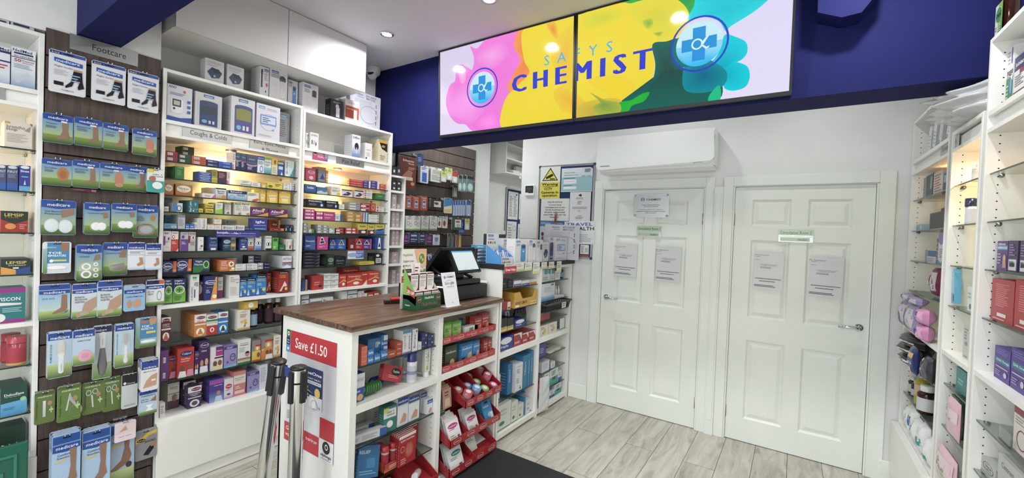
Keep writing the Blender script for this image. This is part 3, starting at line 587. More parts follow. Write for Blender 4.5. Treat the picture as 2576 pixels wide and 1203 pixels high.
for px_, c, cc in (([(880, 280), (960, 210), (1010, 190), (1010, 520), (960, 640), (900, 560), (850, 400)], '#f0d447', '#eebf4a'), ([(820, 170), (880, 165), (900, 230), (890, 280), (850, 240)], '#eec94a', '#ee8f4c'), ([(860, 640), (920, 600), (1000, 640), (1080, 700), (1150, 740), (1060, 800), (930, 770), (880, 710)], '#eed048', '#efb94c'), ([(1060, 120), (1200, 80), (1340, 70), (1360, 130), (1200, 200), (1080, 220)], '#ecdb48', '#cfd64a'), ([(1380, 60), (1500, 20), (1660, 0), (1760, 60), (1790, 130), (1700, 250), (1600, 290), (1550, 240), (1400, 140)], '#e6dc48', '#dbd24c'), ([(1100, 560), (1250, 520), (1400, 560), (1420, 640), (1330, 690), (1200, 640)], '#f0d544', '#f6d63c')): blob(px_, c, cc)
blob([(1480, 160), (1540, 140), (1550, 180), (1510, 210)], '#c5cf48', '#7fb84a'); blob([(1550, 240), (1620, 230), (1590, 262)], '#cfcf48', '#8aa84a')
blob([(1545, 315), (1640, 295), (1720, 280), (1700, 400), (1780, 500), (1900, 500), (2010, 560), (2005, 680), (1850, 725), (1600, 750), (1310, 778), (1305, 712), (1390, 692), (1480, 640), (1540, 560), (1562, 450)], '#25685e', '#2b4f48', (1640, 470))
blob([(1020, 740), (1150, 690), (1320, 690), (1330, 810), (1150, 840), (1020, 850)], '#dcc04c', '#c0b04c')
blob([(1305, 712), (1390, 692), (1470, 648), (1520, 640), (1480, 700), (1400, 730), (1370, 770), (1310, 778)], '#2fae42', '#35bb40'); blob([(1110, 640), (1210, 690), (1310, 712), (1310, 778), (1180, 790), (1130, 740), (1180, 700)], '#a9b84a', '#7f9a50')
blob([(1900, -60), (2420, -60), (2350, 5), (2240, 95), (2085, 190), (2045, 225), (2000, 160), (1900, 130), (1790, 150), (1830, 60)], '#2cd6e0', '#24c3d4')
blob([(2040, 250), (2110, 262), (2185, 300), (2192, 370), (2150, 420), (2110, 428), (2190, 460), (2210, 530), (2180, 600), (2100, 627), (2040, 615), (2020, 590), (1900, 560), (1880, 480), (1960, 420), (2010, 340)], '#22d0de', '#1ba7c2', (1990, 500))
blob([(1760, 470), (1860, 400), (1960, 430), (2050, 500), (2030, 590), (1900, 640), (1760, 620)], '#1f8f9c', '#1f6a8c'); blob([(1930, 660), (2000, 590), (2005, 690), (1930, 715)], '#2bbf8a')
blob([(1700, 290), (1760, 250), (1830, 190), (1900, 230), (1850, 420), (1740, 470), (1680, 380)], '#207a78', '#2a5a58')
def circ(c, r, col, t=None, n=36):
    pt = [(c[0]+r*math.cos(2*math.pi*k/n), c[1]+r*math.sin(2*math.pi*k/n)) for k in range(n)]; col = hx(col)
    if t is None: ART.append([p+col for p in pt]); return
    pi = [(c[0]+r*t*math.cos(2*math.pi*k/n), c[1]+r*t*math.sin(2*math.pi*k/n)) for k in range(n)]
    for k in range(n): ART.append([pi[k]+col, pt[k]+col, pt[(k+1) % n]+col, pi[(k+1) % n]+col])
def words(s, x0, x1, z0, z1, col, thick=0):
    V, F = textgeo(s, 0); col = hx(col)
    for ox in (-thick, 0, thick):
      for f_ in F: ART.append([(ox+x0+V[i][0]*(x1-x0), z0+V[i][1]*(z1-z0))+col for i in f_])
def logo(c, R_):
    circ(c, R_, '#3748c8', .93); circ(c, R_*.80, '#c9ecfb')
    n = 24; ART.append([(c[0]+R_*.80*math.cos(math.pi+math.pi*k/n), c[1]+R_*.80*math.sin(math.pi+math.pi*k/n))+((hx('#42bdf4') if 4 < k < 20 else hx('#8fd8f8'))) for k in range(n+1)])
    b_ = R_*.60; a = R_*.22; col = hx('#2f97dc')
    ART.append([(c[0]-a, c[1]-b_)+col, (c[0]+a, c[1]-b_)+col, (c[0]+a, c[1]+b_)+col, (c[0]-a, c[1]+b_)+col])
    for s in (-1, 1): ART.append([(c[0]+s*b_, c[1]-a)+col, (c[0]+s*a*.99, c[1]-a)+col, (c[0]+s*a*.99, c[1]+a)+col, (c[0]+s*b_, c[1]+a)+col])
    r = R_*.2; w_ = hx('#d9f1ff'); cx, cz = c[0]-R_*.06, c[1]
    for k in range(20):
        t, u = 2*math.pi*k/20, 2*math.pi*(k+1)/20; ART.append([(cx+r*math.cos(t), cz+r*math.sin(t))+w_, (cx+r*math.cos(u), cz+r*math.sin(u))+w_, (cx+r*.7*math.cos(u), cz+r*.72*math.sin(u))+w_, (cx+r*.7*math.cos(t), cz+r*.72*math.sin(t))+w_])
    for P in ([(.27, .24), (.35, .24), (.15, -.06), (.09, .04)], [(.15, -.06), (.27, -.16), (.36, -.12), (.34, -.2), (.24, -.23), (.08, -.08)]): ART.append([(c[0]+x*R_, c[1]+z*R_)+w_ for x, z in P])
c1 = Zm(373, 610); c2 = Zm(1862, 311); logo(c1, abs(Zm(373, 478)[1]-Zm(373, 745)[1])/2); logo(c2, abs(Zm(1862, 125)[1]-Zm(1862, 497)[1])/2)
a = Zm(583, 648); b_ = Zm(1530, 485); t_ = Zm(600, 530); words('C H E M I S T', a[0], b_[0], a[1]+.004, t_[1], '#3b45cf', .009)
a = Zm(803, 462); b_ = Zm(1270, 372); t_ = Zm(820, 392); words('S  A  F  Y  S', a[0], b_[0], a[1], t_[1], '#55b5e8', .0)
for lbl, xa, xb in (('left lit display screen with pink and yellow ink clouds', X0, XM0), ('right lit display screen with yellow and teal ink clouds', XM1, X1)):
    r_ = root('display_screen', lbl, 'screen'); zt = ZT_+.010
    f_ = MB(); g = .012
    for q in ((xa-g, xa, ZB_-g*1.6, zt), (xb, xb+g, ZB_-g*1.6, zt), (xa, xb, ZB_-g*1.6, ZB_), (xa, xb, zt-.008, zt)): f_.box(q[0], q[1], YS-.006, YS+.03, q[2], q[3], m='black')
    f_.box(xa, xb, YS+.001, YS+.03, ZB_, zt-.008, m='black')
    f_.V = [(v[0], v[1]-(v[2]-ZB_)*TILT if v[1] < YS+.002 else v[1], v[2]) for v in f_.V]; f_.build('frame', r_)
    s = MB()
    for i, P in enumerate(ART):
        P = clip(P, xa, xb, ZB_, ZT_+.002)
        if P: y = YS-i*2e-6; s.f([(p[0], y-(p[1]-ZB_)*TILT, p[1]) for p in P], [p[2:] for p in P], 'screen')
    s.build('screen_panel', r_)
# ================================================================ till and counter display
r_ = root('till_terminal', 'black twin-screen till on the walnut worktop', 'till')
k = MB(); y0, y1 = 2.205, 2.46; B = (-1.895, 1.272); A = (-1.985, 1.428)
def slab(k, B, A, y0, y1, th, m):
    d = Vector((A[0]-B[0], 0, A[1]-B[1])); n = Vector((d.z, 0, -d.x)).normalized()*th
    p = [(B[0], B[1]), (A[0], A[1]), (A[0]-n.x, A[1]-n.z), (B[0]-n.x, B[1]-n.z)]
    k.mesh([(x, y0, z) for x, z in p]+[(x, y1, z) for x, z in p], [(0, 1, 2, 3)[::-1], (4, 5, 6, 7), (0, 4, 5, 1), (1, 5, 6, 2), (2, 6, 7, 3), (3, 7, 4, 0)], '#000', m, False); return n
n_ = slab(k, B, A, y0, y1, .022, 'black'); o = k.build('customer_screen', r_); bevel(o, .002)
u = Vector((B[0], 0, B[1])); d = Vector((A[0]-B[0], 0, A[1]-B[1])); nn = n_.normalized()*.0006; k = MB()
Pp = lambda a, b__: tuple(u+d*b__+nn+Vector((0, y0+(y1-y0)*a, 0)))
k.f([Pp(.06, .1), Pp(.94, .1), Pp(.94, .92), Pp(.06, .92)], ['#dfeeee', '#e2efef', '#e9f2f2', '#e6f2f4'], 'screen'); nn *= 1.6; k.f([Pp(.06, .86), Pp(.94, .86), Pp(.94, .92), Pp(.06, .92)], '#4bb7e6', 'screen')
for a in (.3, .6): k.f([Pp(a, .13), Pp(a+.14, .13), Pp(a+.14, .145), Pp(a, .145)], '#9ab', 'screen')
k.build('display', r_)
k = MB(); slab(k, (-2.0, 1.437), (-2.16, 1.25), 2.12, 2.49, .02, 'black'); o = k.build('staff_screen', r_); bevel(o, .003)
k = MB(); k.box(-2.01, -1.98, 2.13, 2.48, 1.425, 1.44, m='black'); k.build('top_cover', r_)
for yy in (2.2, 2.42):
    k = MB(); k.tube([(-1.95, yy, 1.225), (-2.03, yy-.03, 1.26), (-2.09, yy-.05, 1.30)], .011, m='black'); k.build('hinge_arm', r_)
    k = MB(); k.tube([(-1.94, yy-.001, 1.225), (-1.925, yy-.001, 1.225)], .010, m='chrome', seg=14); k.build('arm_bolt', r_)
k = MB(); k.box(-2.16, -1.88, 2.08, 2.44, 1.190, 1.222, m='black'); k.box(-2.05, -1.97, 2.24, 2.36, 1.222, 1.262, m='black'); o = k.build('base', r_); bevel(o, .006)
r_ = root('cash_drawer', 'black metal cash drawer under the till', 'cash drawer')
bevel(MB().box(-2.28, -1.872, 2.03, 2.50, 1.088, 1.182, m='blackm').build('body', r_), .003)
bevel(MB().box(-1.872, -1.86, 2.035, 2.495, 1.092, 1.178, m='black').build('drawer', r_), .002)
for a in ((-2.25, 2.06), (-1.9, 2.06), (-2.25, 2.47), (-1.9, 2.47)): k = MB(); k.lathe([(.012, 1.084), (.012, 1.0885)], a[0], a[1], 10, m='blackm'); k.build('foot', r_)
k = MB(); k.tube([(-1.855, 2.16, 1.086), (-1.835, 2.25, 1.087), (-1.85, 2.36, 1.087), (-1.842, 2.48, 1.087)], .0025, m='black', seg=6); tag(k.build('power_cable'), 'thin black cable lying in front of the cash drawer', 'cable')
r_ = root('card_reader', 'pale card reader lying on top of the cash drawer', 'card reader', (-1.95, 2.475, 1.1835)); k = MB(); k.T = Matrix.Rotation(R(-6), 4, 'X'); k.box(-.07, .06, -.02, .06, .0, .018, m='plasticw'); bevel(k.build('body', r_), .004)
k = MB(); k.T = Matrix.Rotation(R(-6), 4, 'X'); k.box(-.06, -.01, -.012, .05, .018, .0195, m='black'); k.build('display', r_)
k = MB(); k.box(-.09, .0, -.09, .06, 0, .003, '#e9e9e9', 'paper'); k.box(-.08, .01, -.10, .05, .003, .005, '#f2f2f2', 'paper'); tag(k.build('receipt_papers', loc=(-1.89, 2.13, 1.1835), rz=.3), 'loose white papers on the cash drawer left of the till base', 'papers')
# black tape dispenser and red stapler at far left of till
r_ = root('tape_cutter', 'black tool with red grip lying behind the probiotic display', 'tool', (-2.12, 1.80, 1.0845), 1.15)
k = MB(); k.box(-.02, .11, -.018, .018, 0, .022, m='black'); bevel(k.build('body', r_), .004); k = MB(); k.box(.02, .115, -.02, .02, .022, .034, m='red'); bevel(k.build('grip', r_), .004)
# probiotic counter display
r_ = root('counter_display', 'green cardboard counter display with 25 percent off header card', 'display stand', (-1.925, 1.75, 1.0842), 0)
k = MB(); k.box(0, .11, 0, .0025, 0, .085, '#175c38'); gc = '#86c34a'
k.f([(0, -.0, 0), (.11, 0, 0), (.11, 0, .086), (0, 0, .25)], gc); k.f([(0, .002, 0), (0, .002, .25), (.11, .002, .086), (.11, .002, 0)], '#d8d3c8'); k.f([(0, .205, 0), (.11, .205, 0), (.11, .205, .086), (0, .205, .20)], '#c9c4b8')
k.f([(0, -.0004, 0), (.11, -.0004, 0), (.11, -.0004, .03), (.04, -.0004, .06), (0, -.0004, .06)], '#175c38'); k.f([(.03, -.0006, .10), (.10, -.0006, .07), (.10, -.0006, .105), (.03, -.0006, .14)], '#c8402e')
V, F = textgeo('25% OFF', .02); k.mesh([(.034+v[0]*.06, -.001, .087+v[1]*.02-.012*v[0]+.012) for v in V], F, '#fff', 'ink', False)
V, F = textgeo('HealthAid', .02); k.mesh([(.02+v[0]*.04, -.001, .022+v[1]*.008) for v in V], F, '#fff', 'ink', False)
k.box(0, .11, 0, .205, 0, .003, '#175c38'); 
k.T = Matrix.Translation((.11, 0, 0)) @ Matrix.Rotation(R(90), 4, 'Z'); k.box(0, .205, -.003, 0, 0, .088, '#175c38'); printer(k, .205, .088, 'e .12 .72 .09 .2 #c8402e;e .12 .72 .075 .16 #175c38;t .12 .72 .12 .09 #f5e3d8 25% OFF;e .88 .72 .09 .2 #c8402e;e .88 .72 .075 .16 #175c38;t .88 .72 .12 .09 #f5e3d8 25% OFF;T .5 .8 .36 .17 #e8f2e4 HealthAid;t .52 .32 .64 .34 #f2e6d8 DailyProbio;t .515 .315 .64 .34 #7a2638 DailyProbio', -.003); k.T = None
k.build('tray', r_)
k = MB(); k.T = Matrix.Translation((-.002, -.02, .0)) @ Matrix.Rotation(R(90), 4, 'Z'); w, h = .20, .355
k.prism([(0, 0), (w, 0), (w, h-.012), (w-.012, h), (.012, h), (0, h-.012)], -.002, 0, '#e9e4dc'); printer(k, w, h, 't .24 .9 .38 .045 #5a7a3a HealthAid;t .28 .79 .42 .05 #333 Support your;t .15 .715 .2 .04 #333 gut,;t .3 .715 .14 .04 #999 daily;r .05 .6 .4 .66 #26282a;t .25 .63 .24 .02 #ccc nutrition;r .02 .44 .5 .545 #c5402e;T .17 .492 .2 .07 #fff 25;t .33 .515 .08 .03 #fff %;t .36 .475 .14 .028 #fff OFF;p #e6b088 .5 1 1 1 1 .7 .85 .66 .6 .82;e .8 .83 .17 .12 #e8c36a;e .8 .83 .12 .09 #5f8a4a;e .76 .85 .03 .03 #e0c070;e .84 .81 .03 .03 #e0c070;g .5 .36 1 .52 #a97a4c #cfa472;r .5 .42 .74 .76 #efece6;l .52 .6 .7 .7 #7a2638 2;p #7a2638 .52 .42 .74 .42 .74 .56;p #5d9440 .74 .5 .86 .5 1 .62 .92 .66 .84 .6 .76 .64', -.002)
k.build('header_card', r_)
for i, (xx, yy, zz) in enumerate([(.012, .008, .105), (.012, .075, .105), (.012, .14, .105), (.055, .008, .003), (.055, .075, .003), (.055, .14, .003), (.012, .008, .003), (.012, .075, .003), (.012, .14, .003)]):
    if i > 5: continue
    lo = i > 2; k = MB(); k.box(0, .058, -.04, 0, 0, .115 if not lo else .105, '#ebe7e0'); k.box(-.0003, .0002, -.0402, .0, 0, .105, '#6b2033')
    printer(k, .058, .115 if not lo else .105, 'r 0 .93 1 1 #6b2033;t .5 .82 .85 .09 #4a2a30 DailyProbio;r .1 .74 .9 .76 #222;t .5 .62 .8 .05 #8a5560 10 Billion;l .1 .3 .9 .58 #b9aeb0 5;p #6b2033 .55 0 1 0 1 .3 .85 .16;p #d8cfc6 .5 0 .57 0 .86 .17 .82 .18;r 0 0 1 .05 #6b2033', -.04)
    ordn = ('left', 'middle', 'right')[i % 3]
    tag(k.build('supplement_box', loc=(-1.925+xx+.0005, 1.75+yy+.002, 1.088+(0 if lo else .092)), rz=R(90)), '%s white and maroon probiotic box in the %s row of the green display' % (ordn, 'lower' if lo else 'upper'), 'box', 'probiotic boxes in the counter display')
# review card on easel
r_ = root('table_sign', 'white leaning card with review stars beside the cash drawer', 'sign', (-1.768, 1.958, 1.085), R(90)); k = MB(); k.T = Matrix.Rotation(R(-14), 4, 'X')
k.box(0, .128, 0, .003, 0, .215, '#e8eaf2', 'film'); printer(k, .128, .215, 'o .2 .86 .07 .045 #24407a .7;e .2 .86 .035 .022 #2f6aa8;t .58 .93 .4 .02 #9ab SAFYS;T .6 .865 .56 .05 #243a70 CHEMIST;t .5 .77 .32 .02 #556 Review us on;t .22 .69 .13 .085 #3d6fd0 G;t .37 .68 .09 .06 #d0443a o;t .48 .68 .09 .06 #e0b030 o;t .6 .67 .09 .08 #3d6fd0 g;t .685 .69 .03 .085 #3a9a50 l;t .76 .68 .09 .06 #d0443a e;e .3 .58 .025 .015 #c86a6a;e .4 .58 .025 .015 #c86a6a;e .5 .58 .025 .015 #c86a6a;e .6 .58 .025 .015 #c86a6a;e .7 .58 .025 .015 #c86a6a;r .45 .1 .52 .115 #888', 0, m='film'); k.build('card', r_)
k = MB(); k.box(0, .128, -.012, .05, -.0005, .002, '#dfe2ea', 'film'); k.T = Matrix.Translation((0, .05, 0)) @ Matrix.Rotation(0, 4, 'X'); k.build('foot', r_)
# ================================================================ queue posts and poster
def post(lbl, top, bot):
    r_ = root('queue_post', lbl, 'queue barrier post'); t, b2 = Vector(top), Vector(bot); ax = (t-b2).normalized(); M_ = Matrix.Translation(b2) @ ax.to_track_quat('Z', 'Y').to_matrix().to_4x4(); L = (t-b2).length
    k = MB(); k.T = M_; k.lathe([(.0315, .02), (.0315, L-.075)], m='chrome', seg=32); k.build('tube', r_)
    k = MB(); k.T = M_; k.lathe([(.0325, L-.078), (.033, L-.07), (.033, L-.072), (.0318, L-.071), (.0318, L-.012), (.0355, L-.010), (.0355, L-.003), (.032, L), (.012, L+.001), (0, L)], m='black', seg=32); k.lathe([(.0322, L-.075), (.0322, L-.014)], m='chrome', seg=32); k.build('head', r_)
    for a in (0, 90, 180, 270):
        k = MB(); k.T = M_ @ Matrix.Rotation(R(a+25), 4, 'Z'); k.box(.028, .043, -.012, .012, L-.165, L-.02, m='black'); bevel(k.build('belt_slot', r_), .002)
    k = MB(); k.T = M_; k.lathe([(.13, .0), (.13, .012), (.11, .02), (.04, .034), (.033, .04)], m='greyp', seg=36); k.build('base', r_); return r_
post('polished steel queue post leaning left, nearer the left wall', (-2.045, 1.09, .905), (-2.205, 1.085, .012))
post('polished steel upright queue post, in front of the poster', (-1.90, 1.105, .902), (-1.915, 1.11, .002))
k = MB(); k.box(-2.003, -1.942, 1.096, 1.0975, .835, .883, '#27358c', 'paper'); tag(k.build('belt'), 'short blue belt between the two queue posts', 'belt')
r_ = root('poster', 'red and white save poster on the end panel of the sales desk', 'poster', (-2.338, 1.2925, .36)); W, H = .458, .615
k = MB(); k.box(0, W, -.002, 0, 0, H, '#e2e3e8', 'film')
printer(k, W, H, 'g 0 .3 1 .8 #dcdde4 #cfd0d8;r .075 .80 1 1 #cc2236;t .5 .9 .64 .09 #fff Save £1.50;r -.01 .93 .07 1 #1d7a3f;e .03 .965 .022 .02 #fff;r .02 .957 .04 .973 #1d7a3f;r -.01 .865 .07 .93 #22336f;t .03 .908 .05 .015 #fff Great;t .03 .885 .05 .015 #fff Value;r -.01 .8 .07 .865 #4aa0d0;p #fff .01 .84 .055 .84 .045 .82 .02 .82;r .73 .175 1 .345 #cc2236;r 0 0 .73 .165 #cc2236;t .14 .115 .2 .035 #fff Great;t .14 .06 .22 .035 #fff value;t .58 .11 .22 .04 #fff to care for your;l .05 .2 .12 .28 #999 5;r .73 0 1 .175 #ececf0;e .87 .115 .072 .052 #15251f;o .875 .12 .03 .025 #ececf0 .6;T .87 .045 .2 .03 #222 alphega;t .87 .018 .18 .014 #888 pharmacy', -.002, m='film')
k.build('print', r_)
k = MB(); k.T = Matrix.Translation((.14, -.004, .24)); k.box(0, .208, -.0003, 0, 0, .21, '#26346f', 'film'); printer(k, .208, .215, 'r 0 0 1 .3 #e4e6ec;T .5 .83 .92 .1 #fff SolpaOne;t .5 .71 .85 .035 #fff EFFERVESCENT TABLETS;r .35 .58 .95 .66 #dfe3ee;t .65 .62 .5 .035 #26346f PARACETAMOL;p #e8d44a .1 .55 .4 .5 .36 .42 .62 .36 .3 .40 .36 .48;e .8 .4 .12 .12 #e9c04a;r .1 .25 .45 .36 #223;t .28 .305 .3 .05 #fff GOOD;t .22 .16 .3 .045 #c23 RELIEF;e .62 .14 .13 .14 #f4f4f8;o .68 .08 .14 .14 #b9bcc4 .85;t .9 .06 .08 .05 #334 12', -.0003, m='film'); k.build('pack_picture', r_)
